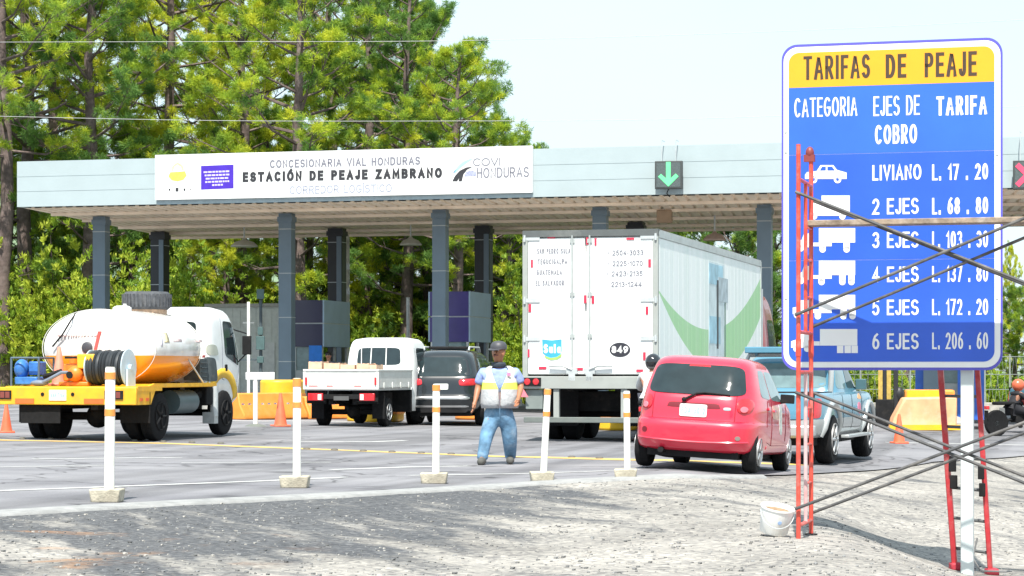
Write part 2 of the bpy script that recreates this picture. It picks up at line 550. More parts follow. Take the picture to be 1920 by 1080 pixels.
# ------------------------------------------------------------------ ground and road
def ground_material():
    m = bpy.data.materials.new('gravel_ground')
    m.use_nodes = True
    nt = m.node_tree
    b = nt.nodes['Principled BSDF']
    b.inputs['Roughness'].default_value = 0.95
    b.inputs['Specular IOR Level'].default_value = 0.15
    tc = nt.nodes.new('ShaderNodeTexCoord')
    P = tc.outputs['Object']
    def noise(scale, detail=5, rough=0.6, vec=P):
        n = nt.nodes.new('ShaderNodeTexNoise')
        n.inputs['Scale'].default_value = scale
        n.inputs['Detail'].default_value = detail
        n.inputs['Roughness'].default_value = rough
        nt.links.new(vec, n.inputs['Vector'])
        return n.outputs['Fac']
    def ramp(fac, stops):
        r = nt.nodes.new('ShaderNodeValToRGB')
        e = r.color_ramp.elements
        e[0].position, e[0].color = stops[0][0], (*stops[0][1], 1)
        e[1].position, e[1].color = stops[-1][0], (*stops[-1][1], 1)
        for p, c in stops[1:-1]:
            k = e.new(p)
            k.color = (*c, 1)
        nt.links.new(fac, r.inputs['Fac'])
        return r.outputs['Color']
    def mix(fac, a, c, mode='MIX'):
        n = nt.nodes.new('ShaderNodeMixRGB')
        n.blend_type = mode
        for k, v in (('Fac', fac), ('Color1', a), ('Color2', c)):
            if isinstance(v, (int, float)):
                n.inputs[k].default_value = v
            elif isinstance(v, tuple):
                n.inputs[k].default_value = (*v, 1)
            else:
                nt.links.new(v, n.inputs[k])
        return n.outputs['Color']
    sandy = ramp(noise(0.5, 6), [(0.3, (0.215, 0.204, 0.19)), (0.5, (0.32, 0.303, 0.28)), (0.72, (0.43, 0.405, 0.37))])
    # pebbles
    vo = nt.nodes.new('ShaderNodeTexVoronoi')
    vo.inputs['Scale'].default_value = 22.0
    nt.links.new(P, vo.inputs['Vector'])
    peb = ramp(vo.outputs['Color'], [(0.05, (0.30, 0.30, 0.33)), (0.25, (0.74, 0.74, 0.75)), (0.7, (1.0, 0.99, 0.97)), (0.95, (1.35, 1.33, 1.28))])
    col = mix(0.85, sandy, peb, 'MULTIPLY')
    # scattered dark stones
    v2 = nt.nodes.new('ShaderNodeTexVoronoi')
    v2.inputs['Scale'].default_value = 13.0
    nt.links.new(P, v2.inputs['Vector'])
    spk = math_node(nt, 'LESS_THAN', v2.outputs['Distance'], 0.20)
    sel = math_node(nt, 'GREATER_THAN', noise(5.0, 3), 0.46)
    spk = math_node(nt, 'MULTIPLY', spk, sel)
    col = mix(math_node(nt, 'MULTIPLY', spk, 0.7), col, (0.13, 0.12, 0.12))
    # streaks of spilt asphalt millings, long and slanting
    mp = nt.nodes.new('ShaderNodeMapping')
    mp.vector_type = 'TEXTURE'
    mp.inputs['Rotation'].default_value = (0, 0, R(-66))
    mp.inputs['Scale'].default_value = (2.6, 0.62, 1.0)
    nt.links.new(P, mp.inputs['Vector'])
    st = noise(1.05, 8, 0.62, mp.outputs['Vector'])
    sx = nt.nodes.new('ShaderNodeSeparateXYZ')
    nt.links.new(P, sx.inputs['Vector'])
    # the millings lie thick along the gutter and thin out towards the right and the near side
    wr = nt.nodes.new('ShaderNodeMapRange')
    wr.inputs['From Min'].default_value = 1.3
    wr.inputs['From Max'].default_value = -1.4
    wr.inputs['To Min'].default_value = -0.17
    wr.inputs['To Max'].default_value = 0.11
    nt.links.new(sx.outputs['X'], wr.inputs['Value'])
    wy = nt.nodes.new('ShaderNodeMapRange')
    wy.inputs['From Min'].default_value = 13.5
    wy.inputs['From Max'].default_value = 22.0
    wy.inputs['To Min'].default_value = -0.06
    wy.inputs['To Max'].default_value = 0.15
    nt.links.new(sx.outputs['Y'], wy.inputs['Value'])
    s2 = math_node(nt, 'ADD', math_node(nt, 'ADD', st, wr.outputs['Result']), wy.outputs['Result'])
    fine = math_node(nt, 'MULTIPLY', math_node(nt, 'SUBTRACT', noise(14, 4), 0.5), 0.22)
    s2 = math_node(nt, 'ADD', s2, fine)
    mk = nt.nodes.new('ShaderNodeMapRange')
    mk.inputs['From Min'].default_value = 0.50
    mk.inputs['From Max'].default_value = 0.64
    nt.links.new(s2, mk.inputs['Value'])
    mill = ramp(noise(18, 5), [(0.3, (0.03, 0.033, 0.04)), (0.55, (0.085, 0.09, 0.10)), (0.78, (0.24, 0.24, 0.24))])
    col = mix(math_node(nt, 'MULTIPLY', mk.outputs['Result'], 0.88), col, mill)
    # rusty soil near the left corner
    mr = nt.nodes.new('ShaderNodeMapRange')
    mr.inputs['From Min'].default_value = 0.56
    mr.inputs['From Max'].default_value = 0.68
    rust = noise(1.3, 5, 0.6)
    rx = nt.nodes.new('ShaderNodeMapRange')
    rx.inputs['From Min'].default_value = -1.2
    rx.inputs['From Max'].default_value = -2.6
    rx.inputs['To Min'].default_value = 0.0
    rx.inputs['To Max'].default_value = 0.55
    nt.links.new(sx.outputs['X'], rx.inputs['Value'])
    nt.links.new(rust, mr.inputs['Value'])
    ry = math_node(nt, 'LESS_THAN', sx.outputs['Y'], 17.5)
    rf = math_node(nt, 'MULTIPLY', math_node(nt, 'MULTIPLY', mr.outputs['Result'], rx.outputs['Result']), ry)
    col = mix(rf, col, (0.36, 0.19, 0.09))
    # green verge beyond the road
    gy = nt.nodes.new('ShaderNodeMapRange')
    gy.inputs['From Min'].default_value = 86
    gy.inputs['From Max'].default_value = 96
    nt.links.new(sx.outputs['Y'], gy.inputs['Value'])
    grass = ramp(noise(0.6, 6), [(0.3, (0.05, 0.085, 0.02)), (0.6, (0.11, 0.15, 0.035)), (0.8, (0.2, 0.19, 0.09))])
    col = mix(gy.outputs['Result'], col, grass)
    nt.links.new(col, b.inputs['Base Color'])
    hsum = math_node(nt, 'ADD', math_node(nt, 'MULTIPLY', vo.outputs['Distance'], -0.6), noise(7, 6))
    bp = nt.nodes.new('ShaderNodeBump')
    bp.inputs['Strength'].default_value = 0.7
    bp.inputs['Distance'].default_value = 0.045
    nt.links.new(hsum, bp.inputs['Height'])
    nt.links.new(bp.outputs['Normal'], b.inputs['Normal'])
    return m

def grid_mesh(xs, ys, zf, name, m):
    mb = MB()
    nx, ny = len(xs), len(ys)
    mb.v = [(x, y, zf(x, y)) for y in ys for x in xs]
    mb.f = [(j * nx + i, j * nx + i + 1, (j + 1) * nx + i + 1, (j + 1) * nx + i) for j in range(ny - 1) for i in range(nx - 1)]
    mb.mi = [0] * len(mb.f)
    return struct(obj(name, mb, m, smooth=180, fix=False))

def dense(parts):
    out = []
    for a, b, n in parts:
        out += list(np.linspace(a, b, n, endpoint=False))
    out.append(parts[-1][1])
    return out

rng = random.Random(5)
def lump(x, y):
    return (math.sin(x * 3.1 + y * 1.7) * math.sin(y * 2.3 - x * 1.1) + 0.5 * math.sin(x * 7.3 + 1.3 * y) * math.sin(y * 5.9)) * 0.012

EDGE_PX = [(-260, 978), (0, 962), (300, 945), (700, 925), (1000, 906), (1190, 896), (1320, 894), (1480, 893), (1640, 884), (1760, 868), (1920, 858), (2200, 850)]
EDGE = [gp(*p) for p in EDGE_PX]
EX, EY = [p.x for p in EDGE], [p.y for p in EDGE]
def edge_y(x):
    return float(np.interp(x, EX, EY))

xs = dense([(-400, -40, 18), (-40, -9, 20), (-9, 9, 140), (9, 40, 24), (40, 400, 18)])
ys = dense([(-30, 8, 10), (8, 34, 170), (34, 60, 50), (60, 130, 20), (130, 1500, 14)])
def gz_lumpy(x, y):
    k = 1 - sstep(edge_y(x) - 0.7, edge_y(x) - 0.25, y)
    return gz(x, y) - 0.012 * (1 - k) + lump(x, y) * k * (1 if y < 40 else 0)
grid_mesh(xs, ys, gz_lumpy, 'ground', ground_material())

def asphalt_material():
    m = bpy.data.materials.new('worn_asphalt')
    m.use_nodes = True
    nt = m.node_tree
    b = nt.nodes['Principled BSDF']
    b.inputs['Roughness'].default_value = 0.9
    b.inputs['Specular IOR Level'].default_value = 0.2
    tc = nt.nodes.new('ShaderNodeTexCoord')
    mp = nt.nodes.new('ShaderNodeMapping')
    mp.inputs['Scale'].default_value = (0.25, 1.0, 1.0)
    nt.links.new(tc.outputs['Object'], mp.inputs['Vector'])
    outs = []
    for sc, de, v in ((0.8, 6, mp.outputs['Vector']), (45, 3, tc.outputs['Object'])):
        n = nt.nodes.new('ShaderNodeTexNoise')
        n.inputs['Scale'].default_value = sc
        n.inputs['Detail'].default_value = de
        nt.links.new(v, n.inputs['Vector'])
        outs.append(n.outputs['Fac'])
    r = nt.nodes.new('ShaderNodeValToRGB')
    r.color_ramp.elements[0].position = 0.3
    r.color_ramp.elements[0].color = (0.165, 0.162, 0.175, 1)
    r.color_ramp.elements[1].position = 0.72
    r.color_ramp.elements[1].color = (0.245, 0.24, 0.25, 1)
    s = math_node(nt, 'ADD', outs[0], math_node(nt, 'MULTIPLY', math_node(nt, 'SUBTRACT', outs[1], 0.5), 0.5))
    nt.links.new(s, r.inputs['Fac'])
    # wheel tracks along the lanes, oil spots and a few tar-filled cracks
    def scaled(rot, sc):
        q = nt.nodes.new('ShaderNodeMapping')
        q.vector_type = 'TEXTURE'
        q.inputs['Rotation'].default_value = (0, 0, R(rot))
        q.inputs['Scale'].default_value = sc
        nt.links.new(tc.outputs['Object'], q.inputs['Vector'])
        return q.outputs['Vector']
    def nz(vec, sc, de):
        n = nt.nodes.new('ShaderNodeTexNoise')
        n.inputs['Scale'].default_value = sc
        n.inputs['Detail'].default_value = de
        nt.links.new(vec, n.inputs['Vector'])
        return n.outputs['Fac']
    def rangem(f, a, c, lo, hi):
        q = nt.nodes.new('ShaderNodeMapRange')
        for k_, v_ in (('From Min', a), ('From Max', c), ('To Min', lo), ('To Max', hi)):
            q.inputs[k_].default_value = v_
        nt.links.new(f, q.inputs['Value'])
        return q.outputs['Result']
    track = rangem(nz(scaled(76, (16, 0.8, 1)), 1.0, 5), 0.42, 0.62, 1.06, 0.70)
    oil = rangem(nz(scaled(0, (1.3, 1.0, 1)), 1.1, 6), 0.63, 0.72, 1.0, 0.55)
    vor = nt.nodes.new('ShaderNodeTexVoronoi')
    vor.feature = 'DISTANCE_TO_EDGE'
    vor.inputs['Scale'].default_value = 0.28
    wob = nt.nodes.new('ShaderNodeTexNoise')
    wob.inputs['Scale'].default_value = 1.5
    nt.links.new(tc.outputs['Object'], wob.inputs['Vector'])
    va = nt.nodes.new('ShaderNodeVectorMath')
    nt.links.new(tc.outputs['Object'], va.inputs[0])
    nt.links.new(wob.outputs['Color'], va.inputs[1])
    nt.links.new(va.outputs['Vector'], vor.inputs['Vector'])
    crack = rangem(vor.outputs['Distance'], 0.004, 0.012, 0.5, 1.0)
    f = math_node(nt, 'MULTIPLY', math_node(nt, 'MULTIPLY', track, oil), crack)
    sc_ = nt.nodes.new('ShaderNodeVectorMath')
    sc_.operation = 'SCALE'
    nt.links.new(r.outputs['Color'], sc_.inputs[0])
    nt.links.new(f, sc_.inputs['Scale'])
    nt.links.new(sc_.outputs['Vector'], b.inputs['Base Color'])
    bp = nt.nodes.new('ShaderNodeBump')
    bp.inputs['Strength'].default_value = 0.3
    bp.inputs['Distance'].default_value = 0.01
    nt.links.new(outs[1], bp.inputs['Height'])
    nt.links.new(bp.outputs['Normal'], b.inputs['Normal'])
    return m

# the road: everything beyond the gutter line
rx = dense([(-60, -9, 20), (-9, 10, 80), (10, 60, 20)])
mb = MB()
NV = 60
for x in rx:
    y0 = edge_y(x) + 0.32
    for k in range(NV + 1):
        t = (k / NV) ** 2
        y = y0 + (88 - y0) * t
        mb.v.append((x, y, gz(x, y) + 0.006))
W1 = NV + 1
mb.f = [(i * W1 + k, (i + 1) * W1 + k, (i + 1) * W1 + k + 1, i * W1 + k + 1) for i in range(len(rx) - 1) for k in range(NV)]
mb.mi = [0] * len(mb.f)
struct(obj('road', mb, asphalt_material(), smooth=180, fix=False))

# concrete gutter along the near edge of the road, a shallow lip
mb = MB()
gx = [x for x in np.linspace(-9, 3.2, 90)]
prof = [(-0.42, -0.03), (-0.40, 0.012), (0.0, 0.022), (0.30, 0.004), (0.36, 0.004)]
for x in gx:
    wob = 0.02 * math.sin(x * 5.1) + 0.015 * math.sin(x * 11.7)
    sh = sstep(3.2, 2.2, x)
    for dy, dz in prof:
        y = edge_y(x) + dy + (wob if dy < 0 else 0) + 0.04
        mb.v.append((x, y, gz(x, y) + (dz if dy < 0.28 else 0.010)))
npf = len(prof)
mb.f = [(i * npf + k, (i + 1) * npf + k, (i + 1) * npf + k + 1, i * npf + k + 1) for i in range(len(gx) - 1) for k in range(npf - 1)]
mb.mi = [0] * len(mb.f)
M_gutter = mat('gutter_concrete', (0.30, 0.30, 0.295), 0.95, var=0.2, vscale=7, dirt=(0.17, 0.17, 0.17), dirt_amt=0.6, dirt_scale=4, bump=0.3)
struct(obj('gutter', mb, M_gutter, smooth=180, fix=False))

def ribbon(pxs, width, dz, name, m, step=0.5, gaps=None, seed=1):
    """A painted line along points given by picture positions on the ground."""
    pts = [gp(*p) for p in pxs]
    path = []
    for a, b in zip(pts, pts[1:]):
        n = max(2, int((b - a).length / step))
        path += [a.lerp(b, k / n) for k in range(n)]
    path.append(pts[-1])
    rr = random.Random(seed)
    mb = MB()
    L, R_ = [], []
    for i, p in enumerate(path):
        d = (path[min(i + 1, len(path) - 1)] - path[max(i - 1, 0)])
        d.z = 0
        d.normalize()
        s = Vector((-d.y, d.x, 0)) * width / 2
        s = s * (1 + rr.uniform(-0.12, 0.12))
        for q, lst in ((p + s, L), (p - s, R_)):
            lst.append((q.x, q.y, gz(q.x, q.y) + dz))
    for i in range(len(path) - 1):
        if gaps and gaps(i):
            continue
        mb.add([L[i], R_[i], R_[i + 1], L[i + 1]], [(0, 1, 2, 3)])
    return struct(obj(name, mb, m, smooth=0, fix=False))

M_yline = mat('road_yellow', (0.66, 0.44, 0.12), 0.8, var=0.2, vscale=5, dirt=(0.3, 0.26, 0.2), dirt_amt=0.8, dirt_scale=3)
M_wline = mat('road_white', (0.62, 0.62, 0.60), 0.8, var=0.15, vscale=5, dirt=(0.25, 0.25, 0.25), dirt_amt=0.9, dirt_scale=3)
ribbon([(-120, 823), (0, 826), (300, 832), (640, 845), (1000, 858), (1215, 864), (1500, 872)], 0.40, 0.010, 'yellow_road_line', M_yline)
ribbon([(-100, 930), (0, 922), (160, 916), (480, 904), (700, 894), (960, 890), (1060, 887), (1200, 882)], 0.10, 0.011, 'white_edge_line', M_wline, gaps=lambda i: i % 23 in (11, 12))
ribbon([(60, 862), (340, 859)], 0.10, 0.0102, 'white_lane_line', M_wline)
ribbon([(-60, 878), (200, 874)], 0.06, 0.0102, 'white_lane_line', M_wline)
ribbon([(340, 869), (620, 868)], 0.06, 0.0104, 'white_lane_line', M_wline)
ribbon([(620, 882), (760, 877), (880, 875)], 0.12, 0.0102, 'white_lane_line', M_wline)
ribbon([(560, 829), (700, 829), (760, 827)], 0.16, 0.0102, 'white_lane_line', M_wline)
ribbon([(1660, 830), (1760, 832), (1960, 836)], 0.18, 0.0102, 'white_lane_line', M_wline)
ribbon([(420, 790), (560, 790), (700, 792)], 0.30, 0.0102, 'white_stop_line', M_wline)
# raised studs along the yellow line
k = 0
for px, py in [(42, 824), (95, 825), (148, 826), (252, 828), (306, 830), (360, 831), (414, 833), (575, 843), (627, 845), (681, 847), (735, 849), (790, 851), (846, 853), (1072, 859), (1124, 861)]:
    p = gp(px, py)
    mb = MB().lathe([(0.0, 0.028), (0.035, 0.026), (0.055, 0.012), (0.058, 0.0), (0.0, 0.0)], n=10)
    o = obj('road_stud', mb, mat('stud_dark', (0.12, 0.11, 0.09), 0.6))
    o.location = (p.x, p.y, p.z + 0.010)
    tag(o, 'small dark raised stud on the yellow road line', 'road stud', 'studs along the yellow road line')

# hazy green hills beyond the wood on the left
mb = MB()
hx = np.linspace(-260, 500, 60)
M_hill = mat('hill_green', (0.17, 0.24, 0.14), 0.95, var=0.3, vscale=0.05)
hv = []
for i, x in enumerate(hx):
    h = 36 * math.exp(-((x + 110) / 75) ** 2) + 6 + 2.5 * math.sin(x * 0.045) + 1.5 * math.sin(x * 0.13)
    h *= 1 - 0.6 * sstep(-40, 60, x)
    hv.append(h)
nx = len(hx)
for j, (yy, kk) in enumerate(((330, 0.0), (380, 0.55), (430, 0.9), (470, 1.0), (560, 0.7))):
    for i, x in enumerate(hx):
        mb.v.append((x, yy, -0.6 + hv[i] * kk * (1 + 0.08 * math.sin(i * 1.7 + j * 2.1))))
mb.f = [(j * nx + i, j * nx + i + 1, (j + 1) * nx + i + 1, (j + 1) * nx + i) for j in range(4) for i in range(nx - 1)]
mb.mi = [0] * len(mb.f)
struct(obj('hills', mb, M_hill, smooth=180, fix=False))
# ------------------------------------------------------------------ toll canopy
UA, VA = R(14.4), R(8.0)
U = Vector((math.cos(UA), -math.sin(UA), 0))
V = Vector((math.sin(VA), math.cos(VA), 0))
C0 = Vector((at_px(1440, 64.0), 64.0, 0))
ZB, ZT = 6.24, 7.62
T0, T1, DEP = -22.9, 12.5, 15.9

def t_of(px, out=0.0):
    """Distance along the canopy's front edge seen at picture column px (out: metres in front of it)."""
    k = (px - 960) / FPX
    nx_, ny_ = -math.sin(UA) * out, -math.cos(UA) * out
    return (k * (C0.y + ny_) - C0.x - nx_) / (U.x - k * U.y)

def D_of(t):
    return C0.y + t * U.y

def cl(t, s, z):
    p = U * t + V * s
    return Vector((p.x, p.y, z))

def fr(t, out, z):
    """Point in front of the fascia by out metres, canopy frame."""
    return Vector((U.x * t - math.sin(UA) * out, U.y * t - math.cos(UA) * out, z))

canopy = thing('toll_canopy', 'long white flat canopy on dark square columns spanning the toll lanes', 'toll canopy', C0)
# fascia with two horizontal seams
mb = MB()
zs = [ZB, ZB + 0.46, ZB + 0.475, ZB + 0.91, ZB + 0.925, ZT]
def slab(mb, t0, t1, o0, o1, z0, z1, mi=0):
    vs = [fr(t0, o0, z0), fr(t1, o0, z0), fr(t1, o1, z0), fr(t0, o1, z0), fr(t0, o0, z1), fr(t1, o0, z1), fr(t1, o1, z1), fr(t0, o1, z1)]
    mb.add(vs, [(0, 1, 2, 3), (4, 5, 6, 7), (0, 1, 5, 4), (1, 2, 6, 5), (2, 3, 7, 6), (3, 0, 4, 7)], mi)
slab(mb, T0, T1, 0.0, -0.25, ZB, ZT)
slab(mb, T0, T1, 0.012, 0.0, ZB + 0.002, ZB + 0.455)
slab(mb, T0, T1, 0.012, 0.0, ZB + 0.467, ZB + 0.905)
slab(mb, T0, T1, 0.012, 0.0, ZB + 0.917, ZT - 0.002)
obj('fascia', mb, M_fascia, canopy, smooth=0)
# side and back fascias
mb = MB()
def pslab(mb, a, b, c, d, z0, z1, mi=0):
    vs = [cl(*p, z0) for p in (a, b, c, d)] + [cl(*p, z1) for p in (a, b, c, d)]
    mb.add(vs, [(0, 1, 2, 3), (4, 5, 6, 7), (0, 1, 5, 4), (1, 2, 6, 5), (2, 3, 7, 6), (3, 0, 4, 7)], mi)
pslab(mb, (T0, 0.27), (T0 + 0.2, 0.27), (T0 + 0.2, DEP), (T0, DEP), ZB + 0.01, ZT - 0.01)
pslab(mb, (T1 - 0.2, 0.27), (T1, 0.27), (T1, DEP), (T1 - 0.2, DEP), ZB + 0.01, ZT - 0.01)
pslab(mb, (T0, DEP + 0.002), (T1, DEP + 0.002), (T1, DEP + 0.2), (T0, DEP + 0.2), ZB + 0.02, ZT - 0.01)
obj('side_fascia', mb, M_fascia, canopy, smooth=0)
mb = MB()
pslab(mb, (T0 + 0.205, 0.27), (T1 - 0.205, 0.27), (T1 - 0.205, DEP - 0.01), (T0 + 0.205, DEP - 0.01), ZT - 0.25, ZT - 0.15)
obj('roof', mb, M_galv, canopy, smooth=0)
# corrugated soffit, ribs running front to back
M_soffit = mat('soffit_sheet', (0.93, 0.80, 0.65), 0.55, var=0.15, vscale=0.8, dirt=(0.6, 0.46, 0.33), dirt_amt=0.5, dirt_scale=1.2)
mb = MB()
t = T0 + 0.21
PIT = 0.34
prof = []
while t < T1 - 0.25:
    prof += [(t, 0.0), (t + PIT * 0.62, 0.0), (t + PIT * 0.70, 0.06), (t + PIT * 0.92, 0.06)]
    t += PIT
for tt, dz in prof:
    for s in (0.10, DEP - 0.02):
        mb.v.append(tuple(cl(tt, s, ZB - 0.035 + dz)))
mb.f = [(2 * i, 2 * i + 1, 2 * i + 3, 2 * i + 2) for i in range(len(prof) - 1)]
mb.mi = [0] * len(mb.f)
obj('soffit', mb, M_soffit, canopy, smooth=0, fix=False)
# cross purlins under the sheet
for s in (2.2, 5.2, 9.0, 12.6, 15.2):
    mb = MB()
    pslab(mb, (T0 + 0.3, s), (T1 - 0.3, s), (T1 - 0.3, s + 0.12), (T0 + 0.3, s + 0.12), ZB - 0.13, ZB - 0.04)
    obj('purlin', mb, M_soffit, canopy, smooth=0)
# columns: (picture column, distance); front and back row
COLS_F = [(190, 73.2), (538, 71.8), (826, 70.1), (1126, 69.0), (1434, 67.9), (1746, 66.6)]
COLS_B = [(300, 81.4), (632, 79.3), (907, 77.8), (1193, 76.0), (1490, 74.6), (1800, 73.0)]
M_seam = mat('pale_joint', (0.42, 0.46, 0.47), 0.4)
for row, (lst, w) in enumerate(((COLS_F, 0.42), (COLS_B, 0.52))):
    for px, D in lst:
        x, y = at_px(px, D) - C0.x, D - C0.y
        base = gz(at_px(px, D), D) - 0.1
        M = Matrix.Rotation(-UA, 3, 'Z')
        mb = MB()
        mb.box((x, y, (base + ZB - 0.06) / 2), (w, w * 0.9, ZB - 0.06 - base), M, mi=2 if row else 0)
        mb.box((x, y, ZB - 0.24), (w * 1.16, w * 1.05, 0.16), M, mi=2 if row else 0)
        if row:
            q = M @ Vector((w / 2 - 0.10, -w * 0.45 - 0.03, 0))
            mb.box((x + q.x, y + q.y, (base + ZB - 0.35) / 2), (0.17, 0.05, ZB - 0.35 - base), M, mi=0)
        zz = 1.55
        while zz < 5.9:
            mb.box((x, y, zz), (w + 0.012, w * 0.9 + 0.012, 0.025), M, mi=1)
            zz += 1.38
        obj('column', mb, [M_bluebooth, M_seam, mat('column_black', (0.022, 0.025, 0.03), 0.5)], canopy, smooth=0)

# the long name board on the fascia
board = thing('name_board', 'long white name board of the toll station lettered in Spanish on the canopy front', 'sign board', C0)
tb0, tb1 = t_of(291, 0.15), t_of(998, 0.15)
BZ0, BZ1 = 6.36, 7.70
mb = MB()
slab(mb, tb0, tb1, 0.16, 0.02, BZ0, BZ1)
obj('panel', mb, M_board, board, smooth=0)
mb = MB()
slab(mb, tb0 + 0.02, tb1, 0.05, 0.014, BZ0 - 0.13, BZ0 - 0.003)
obj('lower_rail', mb, mat('rail_grey', (0.34, 0.42, 0.45), 0.5), board, smooth=0)
def bfn(a, b, out=0.168):
    return tuple(fr(a, out, b))
def btext(s, p0, p1, m, bold=0.13):
    """p0 = left top, p1 = right bottom picture positions."""
    ta, tbb = t_of(p0[0], 0.16), t_of(p1[0], 0.16)
    Dm = D_of((ta + tbb) / 2) - 0.16
    return text(board, s, (ta, tbb, hz(p1[1], Dm), hz(p0[1], Dm)), m, bold=bold, fn=bfn, depth=0.006)
btext('CONCESIONARIA VIAL HONDURAS', (506, 296.5), (788, 312), M_grey_ink, 0.19)
btext('ESTACIÓN DE PEAJE ZAMBRANO', (455, 318.5), (829, 337.5), M_ink, 0.27)
btext('CORREDOR LOGÍSTICO', (543, 346.5), (735, 362), M_pale_ink, 0.15)
btext('COVI', (887, 296), (938, 311), M_grey_ink)
btext('HONDURAS', (894, 313.5), (992, 333), M_grey_ink)
def bpoly(pts, m, name, out=0.166, thick=0.004):
    mb = MB()
    q = []
    for px, py in pts:
        t = t_of(px, 0.16)
        q.append((t, hz(py, D_of(t) - 0.16)))
    n = len(q)
    vs = [fr(a, out, b) for a, b in q] + [fr(a, out - thick, b) for a, b in q]
    fs = [tuple(range(n)), tuple(range(n, 2 * n))] + [(i, (i + 1) % n, n + (i + 1) % n, n + i) for i in range(n)]
    mb.add(vs, fs)
    return obj(name, mb, m, board, smooth=0)
M_bp = mat('panel_violet', (0.06, 0.02, 0.42), 0.4)
bpoly([(377, 311), (438, 308.5), (438, 353), (377, 355.5)], M_bp, 'violet_square')
mb = MB()
for k, (a, b) in enumerate([(382, 433), (384, 432), (386, 431), (385, 430), (398, 418)]):
    rr = random.Random(k)
    x = a
    while x < b - 2:
        wdt = min(rr.uniform(3, 8), b - x)
        yy = 321.5 + k * 6.2 - (x - 377) * 0.04
        t0_, t1_ = t_of(x, 0.16), t_of(x + wdt, 0.16)
        Dm = D_of(t0_) - 0.16
        slab(mb, t0_, t1_, 0.172, 0.1655, hz(yy + 3.2, Dm), hz(yy, Dm))
        x += wdt + 1.2
obj('small_print', mb, mat('lilac_print', (0.55, 0.5, 0.8), 0.5), board, smooth=0)
# pale yellow emblem: a dome over a solid foot, with a row of small dark dots beneath
M_emb = mat('emblem_yellow', (0.85, 0.66, 0.10), 0.5, var=0.25, vscale=14)
M_emb2 = mat('emblem_pale', (0.80, 0.74, 0.34), 0.5, var=0.25, vscale=14)
bpoly([(319, 323), (347, 321), (350, 329), (344, 337), (333, 340), (322, 338), (316, 331)], M_emb, 'emblem')
bpoly([(321, 321), (323, 312), (330, 306), (333, 304), (338, 307), (344, 312), (345, 319), (341, 319), (339, 312), (333, 308), (327, 312), (325, 320)], M_emb2, 'emblem_arch')
mb = MB()
for px, r in ((307, 0.7), (318, 1.6), (332, 2.9), (346, 1.8), (357, 0.9)):
    t = t_of(px, 0.16)
    Dm = D_of(t) - 0.16
    rr = r / 64
    z = hz(355.5, Dm)
    slab(mb, t - rr, t + rr, 0.168, 0.16, z - rr * 1.2, z + rr * 1.2)
obj('dot_row', mb, M_ink, board, smooth=0)
# the road emblem: dark lane curving up to the right under a pale blue arc
bpoly([(848, 340), (853, 330), (862, 320), (874, 314), (887, 312), (876, 318), (869, 327), (866, 340), (860, 340), (861, 334), (857, 340)], M_ink, 'road_emblem')
bpoly([(851, 322), (858, 312), (868, 303), (880, 298), (887, 298), (876, 305), (868, 311), (860, 318), (853, 325)], mat('emblem_cyan', (0.35, 0.72, 0.85), 0.5), 'emblem_arc')
bpoly([(870, 331), (874, 322), (885, 319), (893, 323), (893, 330)], mat('emblem_grey', (0.36, 0.38, 0.55), 0.5, var=0.4, vscale=30), 'emblem_hills')
bpoly([(848, 325), (853, 318), (857, 317), (853, 324)], mat('emblem_grey', (0.3, 0.3, 0.5), 0.5), 'emblem_mark')

# ------------------------------------------------------------------ lane signals
def signal(px, kind, label):
    t = t_of(px, 0.35)
    root = thing('lane_signal', label, 'lane signal', C0 + Vector((fr(t, 0.35, 0).x, fr(t, 0.35, 0).y, 0)), -UA)
    Dm = D_of(t) - 0.35
    zc, h = hz(328, Dm), 0.78
    mb = MB()
    mb.span((-h / 2, -0.06, zc - h / 2), (h / 2, 0.10, zc + h / 2))
    obj('housing', mb, mat('signal_black', (0.05, 0.055, 0.055), 0.5), root, bevel=0.015)
    mb = MB()
    mb.span((-h / 2 + 0.05, -0.068, zc - h / 2 + 0.05), (h / 2 - 0.05, -0.061, zc + h / 2 - 0.05))
    obj('display', mb, mat('signal_face', (0.09, 0.11, 0.11), 0.25, var=0.35, vscale=30), root, smooth=0)
    mb = MB()
    if kind == 'arrow':
        pl = [(-0.065, 0.36), (0.065, 0.36), (0.065, -0.10), (0.21, 0.03), (0.29, -0.05), (0.0, -0.33), (-0.29, -0.05), (-0.21, 0.03), (-0.065, -0.10)]
        mb.prism([(a, zc + b) for a, b in pl], -0.078, -0.070, axis='y')
        m = mat('green_lamp', (0.10, 0.6, 0.22), 0.4, emit=(0.16, 0.80, 0.30), estr=0.30)
    else:
        w = 0.10
        for s in (1, -1):
            pl = [(-0.33, 0.33 * s - w * s), (-0.33 + w, 0.33 * s), (0.33, -0.33 * s + w * s), (0.33 - w, -0.33 * s)]
            mb.prism([(a, zc + b) for a, b in pl], -0.078 - 0.003 * (s > 0), -0.070, axis='y')
        m = mat('red_lamp', (0.7, 0.06, 0.12), 0.4, emit=(0.85, 0.08, 0.16), estr=0.22)
    obj('lit_symbol', mb, m, root, smooth=0)
    for sx in (-0.2, 0.2):
        mb = MB().tube([(sx, 0.02, zc + h / 2 - 0.01), (sx, 0.02, ZT + 0.12), (sx, 0.42, ZT + 0.12)], 0.014, 6)
        obj('hanger', mb, M_galv, root)
    mb = MB().tube([(-0.02, 0.06, zc - h / 2), (-0.08, 0.12, zc - h / 2 - 0.12), (-0.02, 0.25, zc - h / 2 - 0.2)], 0.016, 6)
    obj('cable', mb, M_under, root)
    return root
signal(1254, 'arrow', 'lane signal showing a lit green downward arrow on the canopy front')
signal(1927, 'cross', 'lane signal showing a lit red cross beside the tariff sign')

